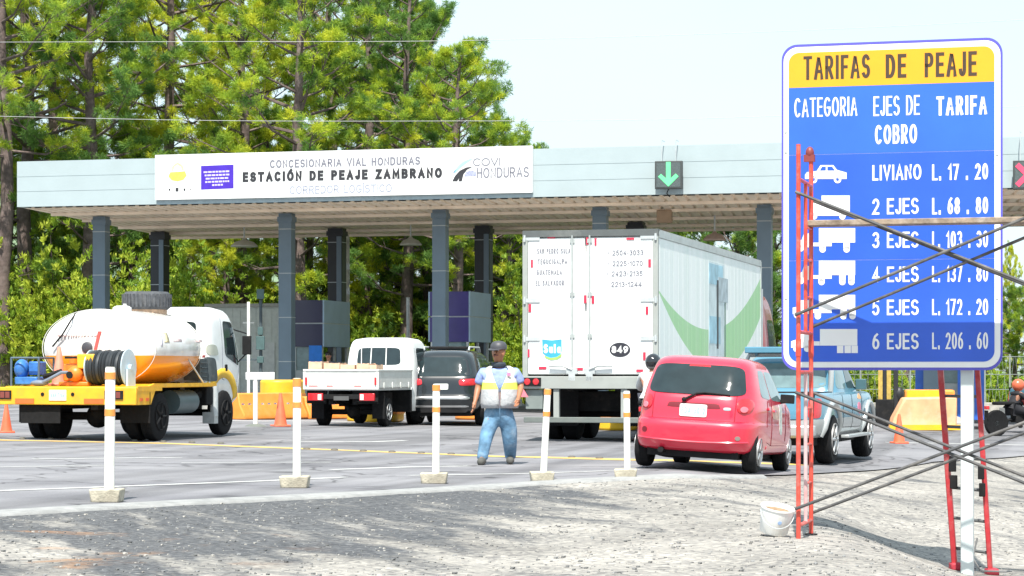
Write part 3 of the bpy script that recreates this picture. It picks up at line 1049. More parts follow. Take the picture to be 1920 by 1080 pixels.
def hung_lamp(px, py, D, m, label, sz, cat='floodlight'):
    x = at_px(px, D)
    root = thing('canopy_floodlight', label, cat, (x, D, 0), -UA)
    z = hz(py, D)
    mb = MB().lathe([(0.05, 0.26), (0.09, 0.2), (sz * 0.45, 0.12), (sz * 0.62, 0.0), (sz * 0.62, -0.04), (0, -0.03)], (0, 0, z - 0.05), n=20)
    obj('shade', mb, m, root)
    mb = MB().tube([(0, 0, z + 0.2), (0, 0, max(z + 0.4, ZB - 0.03))], 0.03, 8)
    obj('stem', mb, M_galv, root)
M_lampw = mat('lamp_enamel', (0.55, 0.55, 0.48), 0.4, var=0.1)
hung_lamp(458, 458, 79, M_lampw, 'pale floodlight hanging under the left half of the canopy', 0.75)
hung_lamp(770, 455, 78, M_lampw, 'dusty floodlight hanging under the canopy above the white pickup', 0.6)
hung_lamp(1340, 446, 73, mat('lamp_pink', (0.55, 0.42, 0.36), 0.4), 'pinkish floodlight hanging above the trailer roof', 0.6)
# a junction box and a camera under the soffit
x, D = at_px(1246, 70), 70
root = thing('junction_box', 'beige square junction box on the canopy soffit above the trailer', 'junction box', (x, D, 0), -UA)
mb = MB().span((-0.23, -0.1, hz(418, D)), (0.23, 0.15, hz(394, D)))
obj('box_body', mb, mat('box_beige', (0.38, 0.27, 0.18), 0.6), root, bevel=0.02)
mb = MB().tube([(0, 0, hz(394, D) - 0.02), (0, 0, ZB)], 0.03, 8)
obj('conduit', mb, M_galv, root)

# ------------------------------------------------------------------ booths and islands
def island(px, D, label_no, s0=-7.0, s1=13.0, w=1.5):
    x = at_px(px, D)
    mb = MB()
    n = 24
    out = []
    for k in range(n + 1):
        a = math.pi * k / n
        out.append((-math.cos(a) * w / 2, s0 - math.sin(a) * w / 2))
    out += [(w / 2, s1), (-w / 2, s1)]
    mb.prism(out, -0.3, 0.20, axis='z')
    o = obj('traffic_island', mb, M_conc, smooth=30, bevel=0.03)
    o.location = (x, D, gz(x, D))
    o.rotation_euler = (0, 0, -VA)
    return struct(o)
for i, (px, D) in enumerate(COLS_F):
    island(px, D, i)

def booth(px0, px1, D, ytop, ysplit, mf, ms, label, depth=2.3, pane=None):
    """A toll booth: two bands of cladding above a window band and a low wall."""
    x0, x1 = at_px(px0, D), at_px(px1, D)
    w = (x1 - x0) / math.cos(UA)
    root = thing('toll_booth', label, 'toll booth', (x0, D, gz(x0, D) + 0.18), -UA)
    b = gz(x0, D) + 0.18
    zt, zs_ = hz(ytop, D) - b, hz(ysplit, D) - b
    zm = (zt + zs_) / 2
    for z0, z1 in ((zs_, zm - 0.02), (zm + 0.02, zt)):
        mb = MB().span((0, 0, z0), (w, 0.05, z1))
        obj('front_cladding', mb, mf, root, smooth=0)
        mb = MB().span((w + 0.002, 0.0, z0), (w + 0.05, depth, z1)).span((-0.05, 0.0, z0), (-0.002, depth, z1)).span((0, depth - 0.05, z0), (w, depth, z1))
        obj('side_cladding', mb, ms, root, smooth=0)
    mb = MB().span((0.02, 0.02, zm - 0.022), (w + 0.03, depth - 0.02, zm + 0.022))
    obj('joint_band', mb, M_seam, root, smooth=0)
    mb = MB().span((0.0, 0.06, zt - 0.06), (w, depth - 0.06, zt - 0.01))
    obj('roof', mb, M_galv, root, smooth=0)
    mb = MB().span((0.03, 0.06, 0), (w - 0.03, depth - 0.06, 0.95))
    obj('lower_wall', mb, mat('booth_wall', (0.38, 0.42, 0.42), 0.5), root, smooth=0)
    mb = MB()
    for xx, yy in ((0.05, 0.08), (w - 0.05, 0.08), (0.05, depth - 0.08), (w - 0.05, depth - 0.08), (w - 0.05, depth * 0.5)):
        mb.box((xx, yy, (0.95 + zs_) / 2), (0.07, 0.07, zs_ - 0.95))
    obj('window_frame', mb, M_galv, root, smooth=0)
    mb = MB().span((0.09, 0.09, 0.96), (w - 0.09, 0.10, zs_ - 0.01)).span((0.06, 0.12, 0.96), (0.07, depth - 0.12, zs_ - 0.01))
    obj('window_pane', mb, M_glass2, root, smooth=0)
    return root, w, zs_, b
b2, bw2, bz2, bb2 = booth(549, 606, 73.5, 563, 650, M_purplebooth, M_boothside, 'dark grey purple toll booth behind the white pickup', depth=2.6)
b3, bw3, bz3, bb3 = booth(806, 879, 71.8, 547, 641, M_violet, M_boothside, 'violet and grey blue toll booth behind the dark car', depth=2.5)
b5, bw5, bz5, bb5 = booth(1716, 1800, 67.0, 560, 650, M_violet, M_boothside, 'blue toll booth mostly hidden behind the tariff sign', depth=2.4)
mb = MB().span((bw2 * 0.55, -0.02, 1.1), (bw2 * 0.98, -0.004, 1.75))
obj('blue_notice', mb, mat('notice_blue', (0.02, 0.2, 0.7), 0.4), b2, smooth=0)
for sx in (0.02, bw5 - 0.12, bw5 + 0.35):
    mb = MB().span((sx, -0.20, -0.1), (sx + 0.28, -0.06, 2.6))
    obj('blue_pier', mb, mat('pier_blue', (0.03, 0.12, 0.5), 0.4), b5, smooth=0)

# crash cushions on the island noses
def cushion(px, py, w, h, label, m=M_yellow, ln=1.0, top=None):
    p = gp(px, py)
    root = thing('crash_cushion', label, 'crash cushion', p, -VA)
    mb = MB()
    pr = []
    n = 14
    for k in range(n + 1):
        a = math.pi * k / n
        pr.append((-math.cos(a) * w / 2, ln * 0.5 - math.sin(a) * ln * 0.5))
    pr += [(w / 2, ln * 1.4), (-w / 2, ln * 1.4)]
    mb.prism(pr, 0.0, h, axis='z')
    obj('drum_body', mb, m, root, bevel=0.06, seg=3)
    mb = MB().prism([(a * 1.02, b * 1.02 - 0.01) for a, b in pr], h * 0.42, h * 0.62, axis='z')
    obj('band', mb, top or M_orange, root)
    return root
cushion(514, 781, 0.95, 0.92, 'yellow rounded crash cushion beside the orange barrier')
cushion(884, 788, 1.0, 0.55, 'orange low crash cushion seen under the dark car', M_orange, top=M_yellow)
cushion(690, 792, 1.2, 0.45, 'yellow low crash cushion seen under the white pickup')
cushion(1150, 808, 0.9, 0.55, 'yellow crash cushion seen under the trailer', M_yellow)

# orange water filled barriers
def barrier(px0, px1, py, h, label, m=M_orange, dy=0.0, chev=True):
    a, b = gp(px0, py), gp(px1, py + dy)
    L = (b - a).length
    ang = math.atan2(b.y - a.y, b.x - a.x)
    root = thing('water_barrier', label, 'road barrier', a, ang)
    pr = [(-0.30, 0), (0.30, 0), (0.30, 0.12), (0.16, 0.35), (0.11, h), (-0.11, h), (-0.16, 0.35), (-0.30, 0.12)]
    mb = MB().prism(pr, 0, L, axis='x')
    obj('barrier_body', mb, m, root, bevel=0.03)
    if chev:
        mb = MB()
        n = max(3, int(L / 0.22))
        for k in range(n):
            x = L * (k + 0.5) / n
            for s, mi in ((-1, 0), (1, 1)):
                c = x + s * L / n * 0.25
                z0 = h * 0.36
                ww = L / n * 0.18
                yq = lambda z: -(0.16 - (z - 0.35) / (h - 0.35) * 0.05) - 0.006 if z > 0.35 else -0.17
                q = [(c - ww, z0), (c + ww, z0), (c + ww + s * -0.06, z0 + 0.16), (c - ww + s * -0.06, z0 + 0.16)]
                mb.add([(u, yq(z), z) for u, z in q] + [(u, yq(z) + 0.004, z) for u, z in q], [(0, 1, 2, 3), (4, 5, 6, 7), (0, 1, 5, 4), (1, 2, 6, 5), (2, 3, 7, 6), (3, 0, 4, 7)], mi)
        obj('chevron_strip', mb, [mat('chevron_violet', (0.16, 0.13, 0.3), 0.5), M_white], root, smooth=0)
    return root
barrier(440, 560, 787, 0.62, 'faded orange barrier with chevrons behind the traffic cone', dy=-1)
barrier(566, 640, 786, 0.55, 'orange chevron barrier standing left of the white pickup wheels', dy=0)
# the big faded orange barrier on the far right, with a sloping left shoulder
a = gp(1668, 806)
root = thing('sloped_barrier', 'large faded orange barrier with a sloping end behind the tariff sign', 'road barrier', a, 0.02)
s_ = a.y / FPX
pr = [(0, 0), (1.62, 0), (1.62, 0.82), (0.33, 0.80), (0.06, 0.30)]
mb = MB().prism(pr, -0.25, 0.28, axis='y')
obj('barrier_body', mb, mat('faded_orange', (0.82, 0.42, 0.22), 0.55, var=0.2, vscale=3, dirt=(0.75, 0.6, 0.45), dirt_amt=0.6, dirt_scale=2), root, bevel=0.05, seg=3)
mb = MB().span((-0.05, -0.29, 0.0), (1.7, -0.253, 0.13))
obj('foot_strip', mb, M_yellow, root, smooth=0)
p = gp(1738, 801)
root = thing('crash_cushion', 'yellow and orange crash cushion on top end of the far right island', 'crash cushion', p, -VA)
mb = MB().span((-0.55, 0.5, 0), (0.75, 1.5, 0.98))
obj('drum_body', mb, M_orange, root, bevel=0.05)
mb = MB().span((-0.50, 0.46, 0.70), (0.4, 0.495, 0.96))
obj('band', mb, M_yellow, root, smooth=0)

# ------------------------------------------------------------------ small grey control cabin behind the tanker
D = 82
x0 = at_px(392, D)
cab_ = thing('control_cabin', 'small pale grey flat roofed cabin behind the tanker truck cab', 'cabin', (x0, D, gz(x0, D)), -UA)
wcab = (at_px(527, D) - x0) / math.cos(UA)
hcab = hz(570, D) - gz(x0, D)
M_cabin = mat('cabin_wall', (0.66, 0.70, 0.64), 0.7, var=0.12, dirt=(0.5, 0.5, 0.45), dirt_amt=0.5)
mb = MB().span((0, 0, 0), (wcab, 3.0, hcab - 0.12))
for k in range(1, 9):
    mb.span((wcab * k / 9 - 0.015, -0.012, 0.05), (wcab * k / 9 + 0.015, -0.002, hcab - 0.14))
obj('wall', mb, M_cabin, cab_, smooth=0)
mb = MB().span((-0.12, -0.15, hcab - 0.118), (wcab + 0.12, 3.1, hcab))
obj('roof', mb, mat('cabin_roof', (0.4, 0.4, 0.36), 0.6), cab_, smooth=0)
mb = MB().span((wcab * 0.62, -0.03, 0.05), (wcab * 0.62 + 0.85, -0.014, 2.05))
obj('door', mb, mat('cabin_door', (0.7, 0.72, 0.68), 0.5), cab_, smooth=0)
# service pole with meter boxes in front of the cabin
D = 70
x = at_px(489, D)
root = thing('service_pole', 'thin dark pole with meter boxes in front of the grey cabin', 'utility pole', on_ground(x, D))
zt = hz(560, D) - gz(x, D)
mb = MB().tube([(0, 0, 0), (0, 0, zt)], [0.055, 0.05], 10)
obj('pole_shaft', mb, mat('pole_dark', (0.05, 0.07, 0.08), 0.6), root)
for dz, w, h in ((1.75, 0.26, 0.42), (1.35, 0.2, 0.2), (2.2, 0.16, 0.25), (3.3, 0.22, 0.3)):
    mb = MB().span((-w / 2, -0.16, dz), (w / 2, -0.05, dz + h))
    obj('meter_box', mb, mat('meter_green', (0.06, 0.11, 0.11), 0.5), root, bevel=0.01)
mb = MB().span((-0.7, -0.04, 1.42), (0.0, 0.0, 1.47))
obj('bracket', mb, mat('pole_dark', (0.05, 0.07, 0.08), 0.6), root)
D = 66
x = at_px(466, D)
root = thing('white_pole', 'slim white pole beside the tanker truck cab door', 'pole', on_ground(x, D))
zt = hz(566, D) - gz(x, D)
mb = MB().tube([(0, 0, 0), (0, 0, zt)], 0.045, 10)
obj('pole_shaft', mb, M_postwhite, root)
mb = MB().span((-0.16, -0.02, zt - 0.62), (0.16, 0.02, zt - 0.59))
obj('bracket', mb, mat('bracket_dark', (0.2, 0.22, 0.22), 0.5), root)
D = 76
x = at_px(765, D)
root = thing('grey_post', 'thin grey post between the two toll booths behind the white pickup', 'post', on_ground(x, D))
zt = hz(560, D) - gz(x, D)
mb = MB().tube([(0, 0, 0), (0, 0, zt)], 0.055, 10)
obj('pole_shaft', mb, M_galv, root)
mb = MB().lathe([(0.06, 0), (0.07, 0.04), (0, 0.06)], (0, 0, zt), n=10)
obj('cap', mb, M_galv, root)
D = 83
x = at_px(652, D)
root = thing('banded_pole', 'tall pale pole with grey bands behind the purple booth', 'pole', on_ground(x, D))
zt = hz(440, D) - gz(x, D)
mb = MB().tube([(0, 0, 0), (0, 0, zt)], 0.07, 10)
obj('pole_shaft', mb, mat('pole_pale', (0.5, 0.5, 0.42), 0.7, var=0.4, vscale=3), root)
for kk in range(5):
    mb = MB().lathe([(0.075, 0), (0.078, 0.02), (0.078, 0.2), (0.075, 0.22)], (0, 0, 1.2 + kk * 0.9), n=10)
    obj('band', mb, M_galv, root)
# T shaped white post near the tanker
p = gp(479, 800)
root = thing('height_marker', 'white T shaped marker post standing on the road by the tanker truck', 'marker post', p)
sc = p.y / FPX
mb = MB().tube([(0, 0, 0.04), (0, 0, 100 * sc)], 0.05, 10)
obj('shaft', mb, M_postwhite, root)
mb = MB().span((-18 * sc, -0.05, 88 * sc), (36 * sc, 0.05, 102 * sc))
obj('cross_board', mb, M_white, root, bevel=0.01)
mb = MB().lathe([(0.0, 0.06), (0.10, 0.06), (0.22, 0.02), (0.24, 0), (0, 0)], n=16)
obj('foot_plate', mb, mat('foot_grey', (0.14, 0.15, 0.13), 0.7), root)

# ------------------------------------------------------------------ overhead wires
M_wire = mat('wire_grey', (0.42, 0.42, 0.42), 0.5)
M_wired = mat('wire_dark', (0.10, 0.10, 0.11), 0.5)
def wire(pts, D, label, m=M_wire, r=0.016):
    q = [Vector((at_px(px, D), D, hz(py, D))) for px, py in pts]
    q = [q[0] + (q[0] - q[1]) * 0.5] + q + [q[-1] + (q[-1] - q[-2]) * 0.5]
    # smooth through the points
    path = []
    for i in range(len(q) - 1):
        p0, p1, p2, p3 = q[max(i - 1, 0)], q[i], q[i + 1], q[min(i + 2, len(q) - 1)]
        for k in range(8):
            t = k / 8
            path.append(0.5 * ((2 * p1) + (p2 - p0) * t + (2 * p0 - 5 * p1 + 4 * p2 - p3) * t * t + (3 * p1 - p0 - 3 * p2 + p3) * t ** 3))
    path.append(q[-1])
    mb = MB().tube(path, r, 5)
    tag(obj('overhead_wire', mb, m), label, 'wire', 'power lines over the toll plaza')
wire([(-300, 80), (0, 79), (400, 78), (800, 77), (1200, 68), (1600, 53), (2000, 33)], 61, 'upper overhead wire crossing the pines and rising over the sky', r=0.0065)
wire([(-300, 210), (0, 218), (400, 226), (800, 227), (1240, 224), (1600, 212), (2000, 196)], 60.5, 'lower overhead wire just above the canopy name board', r=0.0065)

# ------------------------------------------------------------------ pines
def needle_material(name, a, b, c):
    m = bpy.data.materials.new(name)
    m.use_nodes = True
    nt = m.node_tree
    bs = nt.nodes['Principled BSDF']
    bs.inputs['Roughness'].default_value = 0.55
    bs.inputs['Specular IOR Level'].default_value = 0.25
    tc = nt.nodes.new('ShaderNodeTexCoord')
    n = nt.nodes.new('ShaderNodeTexNoise')
    n.inputs['Scale'].default_value = 1.1
    n.inputs['Detail'].default_value = 3
    nt.links.new(tc.outputs['Object'], n.inputs['Vector'])
    oi = nt.nodes.new('ShaderNodeObjectInfo')
    s = math_node(nt, 'ADD', n.outputs['Fac'], math_node(nt, 'MULTIPLY', math_node(nt, 'SUBTRACT', oi.outputs['Random'], 0.5), 0.28))
    r = nt.nodes.new('ShaderNodeValToRGB')
    e = r.color_ramp.elements
    e[0].position, e[0].color = 0.36, (*a, 1)
    e[1].position, e[1].color = 0.66, (*c, 1)
    k = e.new(0.52)
    k.color = (*b, 1)
    nt.links.new(s, r.inputs['Fac'])
    nt.links.new(r.outputs['Color'], bs.inputs['Base Color'])
    tr = nt.nodes.new('ShaderNodeBsdfTranslucent')
    nt.links.new(r.outputs['Color'], tr.inputs['Color'])
    mx = nt.nodes.new('ShaderNodeMixShader')
    mx.inputs['Fac'].default_value = 0.42
    nt.links.new(bs.outputs['BSDF'], mx.inputs[1])
    nt.links.new(tr.outputs['BSDF'], mx.inputs[2])
    nt.links.new(mx.outputs['Shader'], nt.nodes['Material Output'].inputs['Surface'])
    return m
M_needle = needle_material('pine_needles', (0.13, 0.25, 0.055), (0.34, 0.46, 0.038), (0.60, 0.62, 0.048))
M_leaf = needle_material('shrub_leaves', (0.13, 0.24, 0.04), (0.30, 0.43, 0.04), (0.48, 0.54, 0.06))
M_bark = mat('pine_bark', (0.13, 0.095, 0.085), 0.9, var=0.4, vscale=5, bump=0.6, bscale=12, dirt=(0.30, 0.24, 0.22), dirt_amt=0.5, dirt_scale=3)

def tuft_mesh(name, centres, dirs, rgen, nb, ln, wd, m):
    """Bundles of thin needle blades around the given twig ends."""
    N = len(centres)
    c = np.repeat(np.array(centres), nb, 0)
    d0 = np.repeat(np.array(dirs), nb, 0)
    d = rgen.normal(size=(N * nb, 3)) + d0 * 0.9
    d /= np.linalg.norm(d, axis=1, keepdims=True)
    L = ln * rgen.uniform(0.6, 1.15, (N * nb, 1))
    s = np.cross(d, rgen.normal(size=(N * nb, 3)))
    s /= np.linalg.norm(s, axis=1, keepdims=True)
    c = c + rgen.normal(size=(N * nb, 3)) * ln * 0.22
    w = wd * rgen.uniform(0.7, 1.3, (N * nb, 1))
    v = np.stack([c - s * w * 0.35, c + s * w * 0.35, c + d * L * 0.55 + s * w, c + d * L, c + d * L * 0.55 - s * w], 1).reshape(-1, 3)
    nf = N * nb
    me = bpy.data.meshes.new(name)
    me.vertices.add(nf * 5)
    me.vertices.foreach_set('co', v.reshape(-1))
    me.loops.add(nf * 5)
    me.loops.foreach_set('vertex_index', np.arange(nf * 5))
    me.polygons.add(nf)
    me.polygons.foreach_set('loop_start', np.arange(nf) * 5)
    me.polygons.foreach_set('loop_total', np.full(nf, 5))
    me.materials.append(m)
    me.update(calc_edges=True)
    return me

def make_pine(seed, H, base, spread, nbr, dens=1.0, lean=0.0):
    rg = random.Random(seed)
    ng = np.random.default_rng(seed)
    root = thing('pine_tree', 'tall pine in the wood behind the toll canopy', 'pine tree', (0, 0, -50), 0, 'pines of the wood behind the toll station')
    tr = MB()
    bend = [Vector((math.sin(i * 1.3 + seed) * 0.10 + lean * i / 9, math.cos(i * 1.7 + seed) * 0.10, H * i / 9)) for i in range(10)]
    r0 = 0.17 + H * 0.007
    tr.tube(bend, [r0 * (1 - 0.86 * (i / 9) ** 1.1) + 0.015 for i in range(10)], 9)
    def axis(z):
        k = min(8.999, z / H * 9)
        i = int(k)
        return bend[i].lerp(bend[i + 1], k - i)
    cs, ds = [], []
    ga = rg.uniform(0, 6)
    for i in range(nbr):
        f = (i + rg.uniform(0, 0.8)) / nbr
        z = base + (H - base) * f ** 0.85
        z = min(z, H - 0.2)
        ga += 2.399 + rg.uniform(-0.5, 0.5)
        prof = (0.55 + 0.45 * math.sin(min(1, (f + 0.12) * 1.5) * math.pi * 0.62)) * (1 - f ** 2.2) + 0.10
        L = spread * prof * rg.uniform(0.65, 1.2)
        el = R(rg.uniform(-4, 22) + 30 * f)
        p0 = axis(z)
        d = Vector((math.cos(ga) * math.cos(el), math.sin(ga) * math.cos(el), math.sin(el)))
        p1 = p0 + d * L * 0.5 + Vector((0, 0, -0.04 * L))
        p2 = p0 + d * L + Vector((0, 0, 0.10 * L + rg.uniform(-0.1, 0.3)))
        tr.tube([p0, p1, p2], [0.028 + 0.011 * L, 0.02 + 0.006 * L, 0.012], 5)
        nsub = int(3 + L * 2.0 * dens)
        for k in range(nsub):
            q = rg.uniform(0.35, 1.0)
            b0 = p0.lerp(p1, q * 2) if q < 0.5 else p1.lerp(p2, (q - 0.5) * 2)
            sd = (d + Vector((rg.uniform(-1, 1), rg.uniform(-1, 1), rg.uniform(-0.1, 0.75))) * 0.95).normalized()
            sl = rg.uniform(0.3, 0.95) * (0.45 + 0.22 * L)
            b1 = b0 + sd * sl
            tr.tube([b0, b1], [0.014, 0.008], 3, cap=False)
            cc = b0.lerp(b1, rg.uniform(0.75, 1.05)) + Vector((0, 0, 0.06))
            cr = rg.uniform(0.12, 0.30)
            for t_ in range(rg.randint(6, 10)):
                dd = Vector((rg.gauss(0, 1), rg.gauss(0, 1), rg.gauss(0.15, 0.7))).normalized()
                cs.append(tuple(cc + dd * cr * rg.uniform(0.3, 1.0)))
                ds.append(tuple(dd * 0.8 + Vector((0, 0, 0.45))))
    put(bpy.data.objects.new('trunk', tr.mesh('trunk', [M_bark], 60)), root)
    me = tuft_mesh('needles', cs, ds, ng, 26, 0.215, 0.0105, M_needle)
    put(bpy.data.objects.new('crown', me), root)
    return root

PINES = [make_pine(11, 20.0, 6.0, 4.2, 52), make_pine(12, 18.0, 4.0, 3.8, 54), make_pine(13, 21.0, 8.0, 4.6, 46),
         make_pine(14, 13.0, 1.4, 3.1, 50, 1.1), make_pine(15, 16.0, 5.0, 4.0, 42, 0.9), make_pine(16, 9.0, 0.7, 2.6, 44, 1.2)]
used = set()
def pine(kind, px, D, top=None, rz=None, label=None, fat=1.0):
    """top: picture row of the tree's tip."""
    H = (20.0, 18.0, 21.0, 13.0, 16.0, 9.0)[kind]
    x = at_px(px, D)
    g = gz(x, D)
    s = 1.0 if top is None else (hz(top, D) - g) / H
    rz = rng.uniform(0, 6.28) if rz is None else rz
    root = PINES[kind]
    if kind not in used:
        used.add(kind)
        root.location = (x, D, g - 0.05)
        root.rotation_euler = (0, 0, rz)
        root.scale = (s * fat, s * fat, s)
        r = root
    else:
        r = dup(root, (x, D, g - 0.05), rz, scale=(s * fat, s * fat, s))
    r['label'] = label or 'tall pine in the wood behind the toll canopy'
    r['group'] = 'pines of the wood behind the toll station'
    return r
# front row with the trunks the photograph shows
pine(2, 8, 88, -330)
pine(0, 50, 92, -300, label='pine with the bare dark trunk above the left end of the canopy')
pine(1, 170, 90, -210, label='pine whose forked trunk rises above the blank left fascia')
pine(2, 318, 97, -260)
pine(0, 455, 95, -190)
pine(1, 560, 90, -150, fat=1.05, label='spreading pine above the middle of the name board')
pine(2, 690, 98, -170)
pine(1, 765, 92, -30, fat=1.05, label='pine at the right shoulder of the wood above the road emblem')
pine(4, 858, 90, 105, fat=1.1, label='rightmost tall pine of the wood leaning over the name board')
pine(3, 925, 94, 235, fat=1.0, label='small pine just above the right end of the name board')
# rows behind
for px, D, k, top in [(-150, 100, 0, -300), (-60, 104, 1, -200), (100, 106, 2, -220), (235, 110, 0, -150), (395, 108, 1, -180), (620, 108, 0, -150),
                      (720, 112, 1, -60), (800, 104, 4, 40), (480, 124, 2, -120), (-120, 88, 3, 120), (860, 112, 4, 170), (985, 120, 3, 285)]:
    pine(k, px, D, top)
# lower pines that fill the gap under the canopy
for px, D, k, top in [(20, 94, 3, 230), (105, 96, 5, 300), (150, 100, 3, 300), (245, 94, 3, 260), (345, 96, 5, 330), (425, 92, 3, 300), (500, 100, 3, 250), (585, 96, 5, 300),
                      (690, 94, 5, 380), (745, 98, 3, 300), (800, 94, 5, 330), (860, 97, 5, 330), (950, 92, 5, 330), (1010, 98, 3, 300), (1090, 95, 5, 330), (1170, 96, 3, 320),
                      (1255, 92, 5, 350), (1320, 96, 3, 330), (1385, 92, 5, 370), (1450, 97, 5, 380), (1530, 98, 3, 400), (1620, 100, 5, 420), (1700, 98, 5, 480), (1770, 101, 5, 470),
                      (1850, 104, 5, 560), (1905, 100, 5, 545), (1975, 98, 5, 520), (2040, 100, 3, 480)]:
    pine(k, px, D, top)
p_ = pine(3, 1893, 112, 470, fat=0.42, label='thin spindly young pine right of the tariff sign')

# shrubs at the foot of the wood, and taller bushes between the trunks
def make_shrub(seed, name, label, group, lo, hi, npt, leaf, lw, nb):
    rg = random.Random(seed)
    ng = np.random.default_rng(seed)
    root = thing(name, label, 'shrub', (0, 0, -50), 0, group)
    mb = MB()
    cs, ds = [], []
    for i in range(26):
        a, el = rg.uniform(0, 6.28), R(rg.uniform(20, 85))
        L = rg.uniform(lo, hi)
        d = Vector((math.cos(a) * math.cos(el), math.sin(a) * math.cos(el), math.sin(el)))
        p = d * L * 1.1
        mb.tube([(0, 0, 0), p * 0.5 + Vector((0, 0, 0.1)), p], [0.03, 0.02, 0.008], 4)
        for k in range(npt):
            q = p * rg.uniform(0.35, 1.1) + Vector((rg.gauss(0, .2), rg.gauss(0, .2), rg.gauss(0, .18))) * (hi / 1.5)
            cs.append(tuple(q))
            ds.append(tuple(d + Vector((0, 0, 0.5))))
    put(bpy.data.objects.new('stem', mb.mesh('stem', [M_bark], 60)), root)
    put(bpy.data.objects.new('foliage', tuft_mesh('leaves', cs, ds, ng, nb, leaf, lw, M_leaf)), root)
    return root
SL, BL = 'bright green shrub at the foot of the wood', 'tall leafy bush between the pine trunks of the wood'
SHR = [make_shrub(q, 'shrub', SL, 'shrubs at the foot of the wood', 0.7, 1.5, 16, 0.15, 0.024, 16) for q in (31, 32, 33)]
BSH = [make_shrub(q, 'bush', BL, 'tall bushes in the wood', 1.6, 4.2, 52, 0.19, 0.028, 18) for q in (41, 42, 43)]
seen_ = set()
def plant(protos, k, px, D, s, sz=1.0):
    x = at_px(px, D)
    loc = (x, D, gz(x, D) - 0.05)
    p = protos[k]
    if p.name not in seen_:
        seen_.add(p.name)
        p.location, p.scale = loc, (s, s, s * sz)
    else:
        dup(p, loc, rng.uniform(0, 6.28), scale=(s, s, s * sz))
for i in range(64):
    px = -120 + i * 33 + rng.uniform(-14, 14)
    plant(SHR, i % 3, px, rng.uniform(85.5, 93), rng.uniform(0.8, 1.5) * (0.7 if px > 1500 else 1.0))
for i in range(30):
    px = -90 + i * 47 + rng.uniform(-18, 18)
    plant(BSH, i % 3, px, rng.uniform(88, 98), rng.uniform(0.7, 1.25), rng.uniform(0.9, 1.3))

# grass tufts along the verge
ng = np.random.default_rng(77)
cs = []
for i in range(2600):
    x, y = ng.uniform(-26, 30), ng.uniform(86.5, 96)
    cs.append((x, y, gz(x, y) + 0.02))
me = tuft_mesh('grass', cs, [(0, 0, 1.8)] * len(cs), ng, 9, 0.42, 0.02, M_leaf)
o = put(bpy.data.objects.new('verge_grass', me))
tag(o, 'rough green grass along the foot of the wood', 'grass', kind='stuff')

# ------------------------------------------------------------------ right background: low wall and wire fence
D = 84
xa, xb = at_px(1520, D), at_px(2080, D)
root = thing('wire_fence', 'wire fence with slim pale posts on a low wall at far right', 'fence', (xa, D, gz((xa + xb) / 2, D)), 0)
L = xb - xa
for k in range(13):
    mb = MB().tube([(L * k / 12, 0, 0.42), (L * k / 12, 0, 2.2)], 0.03, 8)
    obj('post', mb, mat('fence_post', (0.30, 0.33, 0.30), 0.6), root)
mb = MB()
for z in (0.9, 1.45, 2.1):
    mb.tube([(0, 0, z), (L, 0, z)], 0.014, 6)
for k in range(int(L / 0.25)):
    mb.tube([(k * 0.25, 0.0, 0.45), (k * 0.25 + 0.2, 0, 2.1)], 0.006, 3, cap=False)
    mb.tube([(k * 0.25 + 0.2, 0.01, 0.45), (k * 0.25, 0.01, 2.1)], 0.006, 3, cap=False)
obj('mesh_panel', mb, mat('fence_wire', (0.22, 0.25, 0.24), 0.6), root)
mb = MB().span((-0.2, -0.15, -0.5), (L + 0.2, 0.15, 0.42))
obj('low_wall', mb, M_conc, root, bevel=0.02)
# ------------------------------------------------------------------ vehicle bodies
def pchip(xk, yk):
    xk, yk = np.array(xk, float), np.array(yk, float)
    h = np.diff(xk)
    d = np.diff(yk) / h
    m = np.zeros(len(xk))
    for i in range(1, len(xk) - 1):
        if d[i - 1] * d[i] > 0:
            w1, w2 = 2 * h[i] + h[i - 1], h[i] + 2 * h[i - 1]
            m[i] = (w1 + w2) / (w1 / d[i - 1] + w2 / d[i])
    m[0], m[-1] = d[0], d[-1]
    def f(x):
        x = min(max(x, xk[0]), xk[-1])
        i = int(min(max(np.searchsorted(xk, x) - 1, 0), len(xk) - 2))
        t = (x - xk[i]) / h[i]
        return float((1 + 2 * t) * (1 - t) ** 2 * yk[i] + t * (1 - t) ** 2 * h[i] * m[i] + t * t * (3 - 2 * t) * yk[i + 1] + t * t * (t - 1) * h[i] * m[i + 1])
    return f

